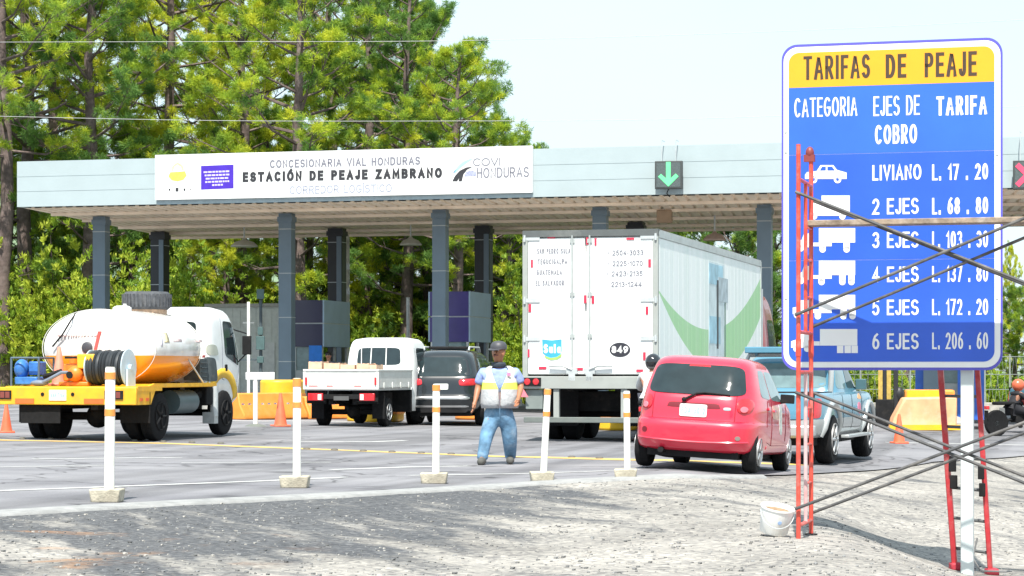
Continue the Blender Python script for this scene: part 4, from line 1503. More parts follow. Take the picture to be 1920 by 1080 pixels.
class Shell:
    """A car body as a stack of level outlines (super-ellipses): keys are (z, rear y, front y, half width, squareness)."""
    def __init__(self, keys):
        z = [k[0] for k in keys]
        self.z0, self.z1 = z[0], z[-1]
        self.keys = z
        self.fr, self.ff, self.fw, self.fn = (pchip(z, [k[i] for k in keys]) for i in (1, 2, 3, 4))

    def at(self, z):
        r, f = self.fr(z), self.ff(z)
        return (r + f) / 2, (f - r) / 2, self.fw(z), self.fn(z)

    def mesh(self, nz=46, per=18, mi=None):
        mb = MB()
        zs_ = sorted(set(list(np.linspace(self.z0, self.z1, nz)) + self.keys))
        rings = []
        n = per * 4
        for z in zs_:
            yc, l, w, e = self.at(z)
            ring = []
            for k in range(n):
                side, q = divmod(k, per)
                a = -1 + 2 * q / per
                d = [(a, -1), (1, a), (-a, 1), (-1, -a)][side]
                s = (abs(d[0]) ** e + abs(d[1]) ** e) ** (1 / e)
                ring.append((w * d[0] / s, yc + l * d[1] / s, z))
            rings.append(ring)
            mb.v += ring
        for j in range(len(zs_) - 1):
            for k in range(n):
                k2 = (k + 1) % n
                mb.f.append((j * n + k, j * n + k2, (j + 1) * n + k2, (j + 1) * n + k))
        mb.f.append(tuple(range(n))[::-1])
        mb.f.append(tuple((len(zs_) - 1) * n + k for k in range(n)))
        mb.mi = [mi((zs_[min(j // n, len(zs_) - 2)])) if mi and j < n * (len(zs_) - 1) else 0 for j in range(len(mb.f))]
        return mb

    def side(self, s):
        def f(y, z, off):
            yc, l, w, e = self.at(z)
            q = min(0.999, abs((y - yc) / l))
            return (s * (w * (1 - q ** e) ** (1 / e) + off), y, z)
        return f

    def rear(self, x, z, off):
        yc, l, w, e = self.at(z)
        q = min(0.995, abs(x / w))
        return (x, yc - l * (1 - q ** e) ** (1 / e) - off, z)

    def front(self, x, z, off):
        yc, l, w, e = self.at(z)
        q = min(0.995, abs(x / w))
        return (x, yc + l * (1 - q ** e) ** (1 / e) + off, z)

def patch(mb, fn, quad, n=6.0, off=0.004, res=10, sink=0.02, mi=0, bulge=0.0):
    """A rounded panel following the surface fn; quad = BL, BR, TR, TL corners in its two coordinates."""
    def pt(s, t):
        r = max(abs(s), abs(t))
        if r > 0:
            e = n
            k = ((abs(s / r)) ** e + (abs(t / r)) ** e) ** (-1 / e)
            s, t = s * k, t * k
        u, v = (s + 1) / 2, (t + 1) / 2
        BL, BR, TR, TL = quad
        a = (BL[0] * (1 - u) + BR[0] * u) * (1 - v) + (TL[0] * (1 - u) + TR[0] * u) * v
        b = (BL[1] * (1 - u) + BR[1] * u) * (1 - v) + (TL[1] * (1 - u) + TR[1] * u) * v
        return a, b, r
    vs, fs = [], []
    N = res + 1
    for j in range(N):
        for i in range(N):
            a, b, r = pt(-1 + 2 * i / res, -1 + 2 * j / res)
            vs.append(fn(a, b, off + bulge * (1 - r * r)))
    for j in range(res):
        for i in range(res):
            fs.append((j * N + i, j * N + i + 1, (j + 1) * N + i + 1, (j + 1) * N + i))
    edge = [i for i in range(N)] + [j * N + res for j in range(1, N)] + [res * N + i for i in range(res - 1, -1, -1)] + [j * N for j in range(res - 1, 0, -1)]
    base = len(vs)
    for q in edge:
        i, j = q % N, q // N
        a, b, r = pt(-1 + 2 * i / res, -1 + 2 * j / res)
        vs.append(fn(a, b, off - sink))
    E = len(edge)
    for k in range(E):
        fs.append((edge[k], edge[(k + 1) % E], base + (k + 1) % E, base + k))
    mb.add(vs, fs, mi)
    return mb

def P_(name, fn, quad, m, parent, n=6.0, off=0.004, res=10, bulge=0.0, label=None, sink=0.02):
    return obj(name, patch(MB(), fn, quad, n, off, res, bulge=bulge, sink=sink), m, parent, smooth=45, label=label)

def cut_arches(o, axles, r, w):
    """Cut wheel openings (y, z of the axles) through the body's sides; the inside of each opening is dark."""
    mb = MB()
    for y, z in axles:
        for s in (-1, 1):
            mb.lathe([(r, s * (w - 0.34)), (r, s * (w + 0.3))], (0, y, z), axis='x', n=32)
    c = bpy.data.objects.new('cutter', mb.mesh('cutter', [], 0))
    COL.objects.link(c)
    md = o.modifiers.new('cut', 'BOOLEAN')
    md.operation = 'DIFFERENCE'
    md.object = c
    md.solver = 'EXACT'
    dg = bpy.context.evaluated_depsgraph_get()
    me = bpy.data.meshes.new_from_object(o.evaluated_get(dg), depsgraph=dg)
    o.modifiers.clear()
    o.data = me
    bpy.data.objects.remove(c, do_unlink=True)
    if M_under.name not in [m.name for m in me.materials if m]:
        me.materials.append(M_under)
    idx = [i for i, m in enumerate(me.materials) if m and m.name == M_under.name][0]
    for p in me.polygons:
        for y, z in axles:
            dy, dz = y - p.center.y, z - p.center.z
            d = math.hypot(dy, dz)
            rim_face = 0.96 * r < d < 1.003 * r and (p.normal.y * dy + p.normal.z * dz) / d > 0.8
            disc_face = d < r and abs(p.normal.x) > 0.97 and abs(abs(p.center.x) - (w - 0.34)) < 0.01
            if rim_face or disc_face:
                p.material_index = idx
    me.set_sharp_from_angle(angle=R(35))

def wheel(parent, x, y, z, r, w, rim=M_rim, rr=0.62, side=1, dual=False, spokes=5):
    prof = [(r * 0.60, -w / 2), (r * 0.90, -w / 2), (r * 0.975, -w * 0.42), (r, -w * 0.28), (r, w * 0.28), (r * 0.975, w * 0.42), (r * 0.90, w / 2), (r * 0.60, w / 2)]
    mb = MB().lathe(prof, (x, y, z), axis='x', n=32)
    for gk in (-0.15, 0.0, 0.15):
        mb.lathe([(r * 1.002, w * (gk - 0.02)), (r * 1.012, w * (gk - 0.02)), (r * 1.012, w * (gk + 0.05)), (r * 1.002, w * (gk + 0.05))], (x, y, z), axis='x', n=32)
    if dual:
        mb.lathe(prof, (x - side * (w + 0.06), y, z), axis='x', n=32)
    t = obj('wheel', mb, M_black, parent, smooth=30)
    mb = MB()
    xo = x + side * w * 0.50
    q = r * rr
    mb.lathe([(0, xo - side * 0.03), (q * 0.28, xo), (q * 0.34, xo - side * 0.012), (q * 0.9, xo - side * 0.03), (q, xo + side * 0.02), (q * 1.03, xo + side * 0.02), (q * 1.03, xo - side * 0.1)], (0, y, z), axis='x', n=30)
    for k in range(spokes):
        a = 2 * math.pi * k / spokes
        c, s = math.cos(a), math.sin(a)
        mb.tube([(xo + side * 0.004, y + q * 0.2 * c, z + q * 0.2 * s), (xo + side * 0.004, y + q * 0.95 * c, z + q * 0.95 * s)], [q * 0.13, q * 0.09], 6)
    obj('rim', mb, rim, t, smooth=40)
    return t

# ================================================================== red hatchback
M_red = mat('red_car_paint', (0.66, 0.022, 0.055), 0.28, var=0.05, vscale=3, coat=0.8)
M_reddk = mat('red_recess', (0.16, 0.006, 0.014), 0.4, var=0.05)
p0 = Vector((2.26, 28.95))
red = thing('hatchback_car', 'small red hatchback seen from behind, parked on the road edge beside the tariff sign', 'car', (p0.x, p0.y, gz(p0.x, p0.y) + 0.055), R(-16))
red.rotation_euler = (R(-1.8), R(3.2), R(-16))
red.scale = (1.06, 1.0, 0.985)
red.location.z -= 0.03
red.location.x -= 0.03
K = [(0.24, 0.12, 3.38, 0.70, 5.5), (0.28, 0.04, 3.46, 0.745, 5.8), (0.40, -0.02, 3.50, 0.762, 5.8), (0.56, -0.03, 3.52, 0.765, 5.8), (0.62, -0.005, 3.50, 0.764, 5.8), (0.655, 0.055, 3.48, 0.760, 5.6),
     (0.80, 0.07, 3.42, 0.755, 5.4), (0.92, 0.10, 3.20, 0.738, 5.0), (0.98, 0.135, 2.88, 0.722, 5.0), (1.04, 0.175, 2.68, 0.705, 5.2), (1.16, 0.24, 2.46, 0.668, 5.6), (1.32, 0.335, 2.18, 0.622, 5.6),
     (1.40, 0.395, 2.02, 0.588, 5.2), (1.455, 0.50, 1.86, 0.53, 4.4), (1.485, 0.72, 1.66, 0.42, 3.2), (1.497, 1.0, 1.4, 0.22, 2.6)]
S = Shell(K)
body = obj('body', S.mesh(80, 32), M_red, red, smooth=180)
cut_arches(body, [(0.55, 0.285), (2.89, 0.285)], 0.335, 0.75)
# rear window and side glass
P_('rear_window', S.rear, [(-0.605, 0.975), (0.605, 0.975), (0.53, 1.365), (-0.53, 1.365)], M_glass, red, n=7, off=0.012, res=22)
for s in (1, -1):
    F = S.side(s)
    a = P_('rear_side_window', F, [(0.66, 0.985), (1.26, 0.965), (1.17, 1.335), (0.80, 1.335)], M_glass2 if s > 0 else M_glass, red, n=6, off=0.004)
    P_('front_side_window', F, [(1.32, 0.962), (2.28, 0.955), (1.80, 1.33), (1.23, 1.335)], M_glass2 if s > 0 else M_glass, red, n=7, off=0.004)
    # door seams
    mb = MB()
    for (ya, za, yb, zb) in ((1.29, 0.36, 1.29, 0.96), (2.40, 0.42, 2.44, 0.92), (1.29, 0.36, 2.40, 0.36), (0.92, 0.60, 1.0, 0.94), (1.29, 0.36, 0.98, 0.40)):
        pts = [F(ya + (yb - ya) * k / 8, za + (zb - za) * k / 8, 0.0015) for k in range(9)]
        mb.tube(pts, 0.0045, 4)
    obj('door_seam', mb, M_reddk, red)
    mb = MB()
    patch(mb, F, [(1.36, 0.80), (1.54, 0.80), (1.54, 0.84), (1.36, 0.84)], n=4, off=0.02)
    patch(mb, F, [(0.98, 0.82), (1.14, 0.82), (1.14, 0.86), (0.98, 0.86)], n=4, off=0.02)
    obj('door_handle', mb, M_red, red)
    # mirror
    c = F(2.10, 1.0, 0.10)
    mb = MB().box(c, (0.17, 0.09, 0.12)).tube([F(2.14, 0.95, -0.01), (c[0], c[1] + 0.01, c[2] - 0.03)], 0.025, 8)
    obj('wing_mirror', mb, M_under, red, bevel=0.03, seg=3)
    mb = patch(MB(), F, [(0.95, 0.30), (2.55, 0.30), (2.55, 0.355), (0.95, 0.355)], n=8, off=0.006)
    obj('sill', mb, M_red, red)
    # round tail lamps, upper over lower
    x = 0.60 * s
    lamp = P_('tail_lamp', S.rear, [(x - 0.085, 0.755), (x + 0.085, 0.755), (x + 0.085, 0.955), (x - 0.085, 0.955)], M_tail, red, n=2.3, off=0.014, bulge=0.02, sink=0.06)
    P_('lens', S.rear, [(x - 0.04, 0.775), (x + 0.04, 0.775), (x + 0.04, 0.85), (x - 0.04, 0.85)], mat('lens_pink', (0.75, 0.16, 0.2), 0.12, coat=0.5), lamp, n=2, off=0.037, sink=0.02)
P_('door_graphic', S.side(1), [(1.34, 0.72), (1.86, 0.70), (1.78, 0.88), (1.36, 0.90)], mat('graphic_tan', (0.62, 0.38, 0.30), 0.4, var=0.35, vscale=14), red, off=0.003)
P_('door_graphic', S.side(1), [(1.90, 0.52), (2.12, 0.50), (2.08, 0.90), (1.86, 0.92)], mat('graphic_pale', (0.62, 0.66, 0.60), 0.4, var=0.35, vscale=14), red, off=0.003)
mb = patch(MB(), S.rear, [(-0.33, 0.795), (0.33, 0.795), (0.30, 0.865), (-0.30, 0.865)], n=8, off=0.003)
obj('plate_recess', mb, M_reddk, red)
pl = P_('licence_plate', S.rear, [(-0.165, 0.685), (0.165, 0.685), (0.165, 0.845), (-0.165, 0.845)], M_plate, red, n=14, off=0.016)
text(pl, 'PDA 5012', (-0.145, 0.145, 0.72, 0.805), mat('plate_ink_pale', (0.32, 0.46, 0.47), 0.5), fn=lambda a, b: S.rear(a, b, 0.019))
# tailgate seam, bumper crease, emblem, wiper, high brake lamp, fog lamp, exhaust
mb = MB()
tg = [(-0.60, 0.66), (-0.50, 0.64), (0.50, 0.64), (0.60, 0.66)]
mb.tube([S.rear(-0.70 + 1.4 * k / 24, 0.645, 0.001) for k in range(25)], 0.005, 4)
for s in (1, -1):
    mb.tube([S.rear(s * 0.50, 0.65 + 0.32 * k / 8, 0.001) for k in range(9)], 0.004, 4)
obj('tailgate_seam', mb, M_reddk, red)
mb = MB().tube([S.rear(-0.66 + 1.32 * k / 24, 0.36 + 0.03 * abs(-1 + 2 * k / 24) ** 2, 0.0) for k in range(25)], 0.016, 6)
obj('bumper_crease', mb, M_red, red)
mb = patch(MB(), S.rear, [(0.36, 0.785), (0.45, 0.785), (0.45, 0.825), (0.36, 0.825)], n=3, off=0.006)
obj('emblem', mb, M_chrome, red)
mb = MB()
wp = [S.rear(-0.12, 0.90, 0.035), S.rear(0.02, 0.985, 0.035), S.rear(0.12, 1.0, 0.03), S.rear(0.42, 0.985, 0.025)]
mb.tube(wp, [0.018, 0.014, 0.012, 0.008], 6).ball(wp[0], 0.03)
obj('wiper', mb, M_under, red)
P_('brake_lamp', S.rear, [(-0.13, 1.335), (0.13, 1.335), (0.13, 1.358), (-0.13, 1.358)], M_tail, red, n=8, off=0.012)
P_('fog_lamp', S.rear, [(0.53, 0.41), (0.59, 0.41), (0.59, 0.465), (0.53, 0.465)], mat('fog_lens', (0.24, 0.2, 0.18), 0.3), red, n=2, off=0.010)
P_('fog_lamp', S.rear, [(-0.61, 0.455), (-0.54, 0.455), (-0.54, 0.525), (-0.61, 0.525)], M_reddk, red, n=2, off=0.006)
mb = MB().tube([(-0.36, 0.5, 0.24), (-0.36, -0.0, 0.235)], 0.035, 12)
obj('exhaust', mb, M_under, red)
mb = MB().span((-0.55, 0.15, 0.16), (0.55, 3.3, 0.30)).tube([(-0.62, 0.55, 0.27), (0.62, 0.55, 0.27)], 0.05, 8).ball((-0.3, 0.45, 0.22), (0.28, 0.14, 0.09))
obj('underbody', mb, M_under, red)
P_('windscreen', S.front, [(-0.60, 1.0), (0.60, 1.0), (0.50, 1.36), (-0.50, 1.36)], M_glass, red, n=7, off=0.004, res=12)
for s in (1, -1):
    P_('headlight', S.front, [(s * 0.44 - 0.12, 0.68), (s * 0.44 + 0.12, 0.68), (s * 0.44 + 0.12, 0.84), (s * 0.44 - 0.12, 0.84)], M_clear, red, n=2.5, off=0.01)
    for y in (0.55, 2.89):
        wheel(red, s * 0.655, y, 0.275, 0.275, 0.17, side=s, rr=0.64)

# ================================================================== blue pickup (behind the red car and the sign)
M_blue = mat('blue_pickup_paint', (0.08, 0.23, 0.33), 0.25, var=0.06, vscale=3, coat=0.7)
M_silver = mat('silver_paint', (0.42, 0.44, 0.44), 0.35, var=0.08, vscale=3, coat=0.4, metal=0.3)
bp_ = thing('pickup_truck', 'light blue double cab pickup with grey lower sides parked beside the red hatchback', 'pickup truck', (3.83, 34.85, gz(4.6, 36.2)), R(-19))
S = Shell([(0.42, 0.06, 5.0, 0.78, 7), (0.50, 0.02, 5.05, 0.84, 7), (0.68, 0.0, 5.08, 0.875, 7), (0.72, 0.0, 5.08, 0.875, 7), (0.95, 0.02, 5.0, 0.865, 7), (1.06, 0.04, 4.85, 0.845, 7), (1.10, 0.06, 4.6, 0.81, 6)])
body = obj('body', S.mesh(30, 20, mi=lambda z: 1 if z < 0.70 else 0), [M_blue, M_silver], bp_, smooth=180)
cut_arches(body, [(0.98, 0.40), (4.05, 0.40)], 0.47, 0.88)
mb = MB().span((-0.74, 0.10, 0.75), (0.74, 1.55, 1.112))
obj('bed_floor', mb, M_under, bp_, smooth=0)
C = Shell([(1.07, 1.62, 3.75, 0.80, 7), (1.12, 1.66, 3.72, 0.785, 7), (1.50, 1.80, 3.18, 0.70, 7), (1.62, 1.88, 2.98, 0.655, 6), (1.69, 2.02, 2.80, 0.58, 4.5), (1.72, 2.2, 2.6, 0.4, 3)])
obj('cab', C.mesh(26, 18), M_blue, bp_, smooth=180)
P_('rear_window', C.rear, [(-0.62, 1.17), (0.62, 1.17), (0.56, 1.56), (-0.56, 1.56)], M_glass2, bp_, n=8)
P_('windscreen', C.front, [(-0.66, 1.17), (0.66, 1.17), (0.56, 1.56), (-0.56, 1.56)], M_glass, bp_, n=8)
for s in (1, -1):
    F = C.side(s)
    P_('rear_side_window', F, [(1.86, 1.16), (2.52, 1.16), (2.46, 1.55), (2.0, 1.55)], M_glass2, bp_, n=8)
    P_('front_side_window', F, [(2.62, 1.16), (3.44, 1.16), (2.98, 1.55), (2.56, 1.55)], M_glass, bp_, n=8)
    G = S.side(s)
    mb = MB()
    for ya, za, yb, zb in ((1.78, 0.55, 1.80, 1.06), (2.56, 0.52, 2.58, 1.06), (3.40, 0.55, 3.42, 1.06), (1.78, 0.55, 3.4, 0.53)):
        mb.tube([G(ya + (yb - ya) * k / 6, za + (zb - za) * k / 6, 0.001) for k in range(7)], 0.005, 4)
    obj('door_seam', mb, M_under, bp_)
    pts = []
    for k in range(13):
        a = math.pi * k / 12
        pts.append(G(0.98 + 0.52 * math.cos(a), 0.44 + 0.50 * math.sin(a), 0.01))
    obj('wheel_flare', MB().tube(pts, 0.05, 8), M_silver, bp_, smooth=60)
    pts = [G(4.05 + 0.50 * math.cos(math.pi * k / 12), 0.44 + 0.48 * math.sin(math.pi * k / 12), 0.01) for k in range(13)]
    obj('wheel_flare', MB().tube(pts, 0.045, 8), M_silver, bp_, smooth=60)
    c = F(3.35, 1.22, 0.12)
    mb = MB().box(c, (0.17, 0.09, 0.17)).tube([F(3.4, 1.14, -0.02), c], 0.025, 8)
    obj('wing_mirror', mb, mat('mirror_teal', (0.055, 0.12, 0.14), 0.4), bp_, bevel=0.03, seg=3)
    P_('tail_lamp', S.rear, [(s * 0.74 - 0.075, 0.72), (s * 0.74 + 0.075, 0.72), (s * 0.74 + 0.075, 1.02), (s * 0.74 - 0.075, 1.02)], M_tail, bp_, n=6, off=0.012)
    mb = MB().span((s * 0.88 - 0.03 * s, 1.7, 0.38), (s * 0.88 + 0.10 * s, 3.5, 0.43))
    obj('side_step', mb, M_silver, bp_, bevel=0.01)
    for y in (0.98, 4.05):
        wheel(bp_, s * 0.76, y, 0.385, 0.385, 0.26, side=s, spokes=6)
P_('door_emblem', S.side(1), [(3.05, 0.74), (3.32, 0.74), (3.32, 0.93), (3.05, 0.93)], mat('emblem_pink', (0.65, 0.16, 0.26), 0.4, var=0.3), bp_, n=2.2)
P_('fender_emblem', S.side(1), [(3.05, 0.98), (3.42, 0.98), (3.28, 1.07), (3.2, 1.07)], mat('emblem_orange', (0.8, 0.36, 0.12), 0.4, var=0.3), bp_, n=3)
mb = MB().span((-0.80, -0.14, 0.44), (0.80, 0.02, 0.62))
obj('rear_bumper', mb, M_silver, bp_, bevel=0.03)
mb = MB().tube([S.rear(-0.7 + 1.4 * k / 10, 0.70, 0.004) for k in range(11)], 0.006, 4)
obj('tailgate_seam', mb, M_under, bp_)
P_('tailgate_handle', S.rear, [(-0.12, 0.88), (0.12, 0.88), (0.12, 0.94), (-0.12, 0.94)], M_under, bp_, off=0.012)
# roof bar over the cab and the sport bar over the bed
mb = MB()
for y in (1.72,):
    mb.tube([(-0.68, y, 1.08), (-0.70, y, 1.55), (-0.62, y, 1.70), (0.62, y, 1.70), (0.70, y, 1.55), (0.68, y, 1.08)], 0.045, 10)
obj('sport_bar', mb, M_silver, bp_, smooth=60)
mb = MB().span((-0.66, 1.52, 1.72), (0.66, 1.80, 1.82))
mb.tube([(-0.5, 1.66, 1.68), (-0.5, 1.66, 1.74)], 0.03, 6).tube([(0.5, 1.66, 1.68), (0.5, 1.66, 1.74)], 0.03, 6)
obj('roof_bar', mb, M_blue, bp_, bevel=0.045, seg=3)
mb = MB().span((-0.7, 0.3, 0.30), (0.7, 4.7, 0.46)).tube([(-0.7, 0.98, 0.385), (0.7, 0.98, 0.385)], 0.06, 8)
obj('underbody', mb, M_under, bp_, smooth=0)

# ================================================================== white flatbed pickup
wpX, wpD = at_px(640, 49.0), 49.0
wp_ = thing('flatbed_pickup', 'white cab over pickup with a dropside bed carrying wooden crates', 'pickup truck', (wpX, wpD, gz(wpX, wpD)), R(-14.5))
C = Shell([(0.30, 2.66, 4.30, 0.76, 7), (0.50, 2.58, 4.42, 0.80, 8), (0.95, 2.56, 4.44, 0.81, 7), (1.20, 2.58, 4.38, 0.81, 8), (1.62, 2.64, 4.02, 0.76, 9), (1.82, 2.70, 3.84, 0.72, 8), (1.91, 2.80, 3.70, 0.66, 6), (1.95, 3.0, 3.5, 0.46, 4)])
cabo = obj('cab', C.mesh(40, 18), M_truckwhite, wp_, smooth=180)
cut_arches(cabo, [(3.35, 0.34)], 0.42, 0.80)
P_('rear_window', C.rear, [(-0.52, 1.33), (0.52, 1.33), (0.49, 1.72), (-0.49, 1.72)], M_glass, wp_, n=7, off=0.005)
mb = MB()
for x in (-0.18, 0.17):
    mb.tube([C.rear(x * 1.03, 1.33, 0.018), C.rear(x, 1.72, 0.018)], 0.013, 6)
mb.tube([C.rear(-0.4, 1.33, 0.014), C.rear(-0.42, 1.72, 0.014)], 0.010, 6)
obj('window_bar', mb, M_white, wp_)
P_('windscreen', C.front, [(-0.66, 1.15), (0.66, 1.15), (0.56, 1.74), (-0.56, 1.74)], M_glass, wp_, n=7)
for s in (1, -1):
    F = C.side(s)
    P_('door_window', F, [(2.95, 1.20), (4.08, 1.12), (3.78, 1.70), (2.98, 1.72)], M_glass, wp_, n=7)
    mb = MB()
    for ya, za, yb, zb in ((2.88, 0.62, 2.88, 1.72), (3.85, 0.60, 4.14, 1.15)):
        mb.tube([F(ya + (yb - ya) * k / 6, za + (zb - za) * k / 6, 0.001) for k in range(7)], 0.005, 4)
    obj('door_seam', mb, M_grey_ink, wp_)
    P_('door_handle', F, [(2.95, 0.98), (3.03, 0.98), (3.03, 1.12), (2.95, 1.12)], M_under, wp_, off=0.012)
    c = F(4.15, 1.45, 0.20)
    mb = MB().ball(c, (0.07, 0.05, 0.14)).tube([F(4.15, 1.2, -0.02), c], 0.018, 6)
    obj('wing_mirror', mb, M_under, wp_)
    for y, d in ((0.86, False), (3.35, False)):
        wheel(wp_, s * 0.69, y, 0.31, 0.31, 0.20, side=s, rr=0.55)
P_('door_emblem', C.side(1), [(3.2, 0.86), (3.62, 0.86), (3.62, 1.04), (3.2, 1.04)], mat('emblem_rose', (0.62, 0.36, 0.46), 0.5, var=0.3), wp_, n=2.2)
M_gate = mat('bed_gate_white', (0.72, 0.73, 0.70), 0.4, var=0.06, coat=0.2, dirt=(0.4, 0.38, 0.32), dirt_amt=0.5)
mb = MB().span((-0.83, -0.035, 0.82), (0.83, 0.0, 1.22)).span((-0.85, -0.055, 1.19), (0.85, 0.01, 1.235)).span((-0.83, -0.048, 0.80), (0.83, -0.02, 0.83))
obj('tailgate', mb, M_gate, wp_, bevel=0.008)
for s in (1, -1):
    mb = MB().span((s * 0.80, 0.012, 0.84), (s * 0.835, 2.45, 1.21)).span((s * 0.795, 0.012, 1.19), (s * 0.85, 2.45, 1.23))
    for k in range(4):
        mb.span((s * 0.832, 0.35 + k * 0.6, 0.82), (s * 0.85, 0.39 + k * 0.6, 0.95))
    obj('side_gate', mb, M_gate, wp_, bevel=0.008)
    mb = MB().span((s * 0.82 - 0.03, -0.05, 0.80), (s * 0.82 + 0.03, 0.012, 1.18))
    obj('corner_post', mb, M_gate, wp_, bevel=0.006)
    mb = MB().span((s * 0.78 - 0.02, -0.062, 0.90), (s * 0.78 + 0.025, -0.052, 1.06))
    obj('reflector', mb, M_tail, wp_, smooth=0)
    lp = obj('tail_lamp', MB().span((s * 0.58 - 0.17, -0.03, 0.56), (s * 0.58 + 0.17, 0.05, 0.72)), M_tail, wp_, bevel=0.012)
    sx = s * 0.58 - 0.15 if s > 0 else s * 0.58 + 0.06
    obj('reversing_lens', MB().span((sx, -0.036, 0.58), (sx + 0.08, -0.028, 0.70)), M_clear, lp, smooth=0)
    mb = MB().span((s * 0.58 - 0.22, -0.012, 0.545), (s * 0.58 + 0.22, 0.06, 0.555)).span((s * 0.58 - 0.22, 0.06, 0.50), (s * 0.58 + 0.22, 0.08, 0.82))
    obj('lamp_bracket', mb, M_under, wp_, smooth=0)
    mb = MB().span((s * 0.69 - 0.14, 0.44, 0.17), (s * 0.69 + 0.14, 0.455, 0.75))
    obj('mud_flap', mb, M_black, wp_, smooth=0)
mb = MB().span((-0.80, 0.005, 0.78), (0.80, 2.44, 0.838))
obj('bed_floor', mb, M_galv, wp_, smooth=0)
mb = MB().span((-0.32, 0.1, 0.48), (-0.22, 4.0, 0.775)).span((0.22, 0.1, 0.48), (0.32, 4.0, 0.775)).tube([(-0.7, 0.86, 0.31), (0.7, 0.86, 0.31)], 0.06, 8).ball((0, 0.86, 0.31), 0.16).span((-0.5, 1.3, 0.42), (0.45, 2.2, 0.72)).span((-0.40, 0.0, 0.60), (0.40, 0.05, 0.70))
obj('underframe', mb, M_under, wp_, smooth=0)
mb = MB().span((-0.76, 2.46, 0.28), (0.79, 2.575, 0.78))
obj('under_bed_shade_panel', mb, M_under, wp_, smooth=0)  # added black panel standing in for the dark shade under the bed
mb = MB().span((-0.17, -0.012, 0.57), (0.17, 0.0, 0.66))
obj('licence_plate', mb, mat('plate_dirty', (0.10, 0.10, 0.10), 0.5), wp_, smooth=0)
mb = MB().span((-0.32, -0.038, 0.865), (-0.18, -0.0355, 0.885)).span((0.30, -0.038, 0.865), (0.46, -0.0355, 0.885)).span((-0.72, -0.038, 0.865), (-0.52, -0.0355, 0.885))
obj('tailgate_decal', mb, M_tail, wp_, smooth=0)
# wooden crates in the bed, each a thing of its own
M_wood = mat('crate_wood', (0.70, 0.47, 0.32), 0.75, var=0.25, vscale=9, dirt=(0.6, 0.5, 0.4), dirt_amt=0.5, dirt_scale=5)
def crate(lx, ly, sx, sy, h, label, rz=0.0):
    M = Matrix.Translation(wp_.location) @ Matrix.Rotation(R(-14.5), 4, 'Z')
    q = M @ Vector((lx, ly, 0.842))
    r = thing('wooden_crate', label, 'crate', q, R(-14.5) + rz, 'crates in the white pickup bed')
    mb = MB()
    n = 3
    for k in range(n):
        z0 = h * k / n
        for s in (-1, 1):
            mb.span((-sx / 2, s * sy / 2, z0 + 0.012), (sx / 2, s * sy / 2 + 0.015 * s, z0 + h / n - 0.006))
            mb.span((s * sx / 2, -sy / 2, z0 + 0.012), (s * sx / 2 - 0.015 * s, sy / 2, z0 + h / n - 0.006))
    mb.span((-sx / 2, -sy / 2, 0.0), (sx / 2, sy / 2, 0.01))
    obj('slats', mb, M_wood, r, smooth=0)
    mb = MB()
    for a in (-1, 1):
        for b in (-1, 1):
            mb.box((a * (sx / 2 - 0.02), b * (sy / 2 - 0.02), h / 2), (0.035, 0.035, h))
    obj('corner_batten', mb, M_wood, r, smooth=0)
    mb = MB().span((-sx / 2 + 0.02, -sy / 2 + 0.02, 0.02), (sx / 2 - 0.02, sy / 2 - 0.02, h - 0.02))
    obj('load', mb, mat('crate_load', (0.55, 0.38, 0.26), 0.9, var=0.4, vscale=20), r, smooth=0)
for k, (lx, w, h, lab) in enumerate([(-0.62, 0.30, 0.56, 'tall wooden crate at the left end of the white pickup bed'), (-0.26, 0.36, 0.53, 'wooden crate second from the left in the white pickup bed'),
                                     (0.11, 0.32, 0.50, 'low wooden crate below the pickup rear window'), (0.44, 0.28, 0.52, 'wooden crate under the right end of the pickup rear window'), (0.68, 0.16, 0.49, 'small wooden crate against the right side gate of the white pickup')]):
    crate(lx, 0.32 + 0.04 * (k % 2), w, 0.45, h, lab)

# ================================================================== dark SUV
svX, svD = at_px(826, 51.5), 51.5
suv = thing('dark_suv', 'black estate car with a roof rack queuing in front of the violet toll booth', 'car', (svX, svD, gz(svX, svD)), R(-8))
M_dark = mat('dark_car_paint', (0.010, 0.013, 0.016), 0.25, var=0.1, vscale=3, coat=0.8)
K = [(0.30, 0.12, 4.45, 0.78, 6), (0.42, 0.0, 4.55, 0.86, 6), (0.62, -0.04, 4.6, 0.895, 6), (0.72, 0.0, 4.58, 0.895, 6), (0.95, 0.04, 4.35, 0.885, 6), (1.08, 0.08, 3.7, 0.86, 6), (1.16, 0.13, 3.4, 0.835, 6), (1.52, 0.34, 2.75, 0.70, 6), (1.64, 0.45, 2.5, 0.62, 5), (1.70, 0.62, 2.3, 0.5, 4), (1.72, 0.9, 2.0, 0.3, 3)]
S = Shell(K)
body = obj('body', S.mesh(44, 18), M_dark, suv, smooth=180)
cut_arches(body, [(0.85, 0.35), (3.5, 0.35)], 0.42, 0.89)
P_('rear_window', S.rear, [(-0.70, 1.12), (0.70, 1.12), (0.58, 1.55), (-0.58, 1.55)], M_glass, suv, n=7, off=0.006)
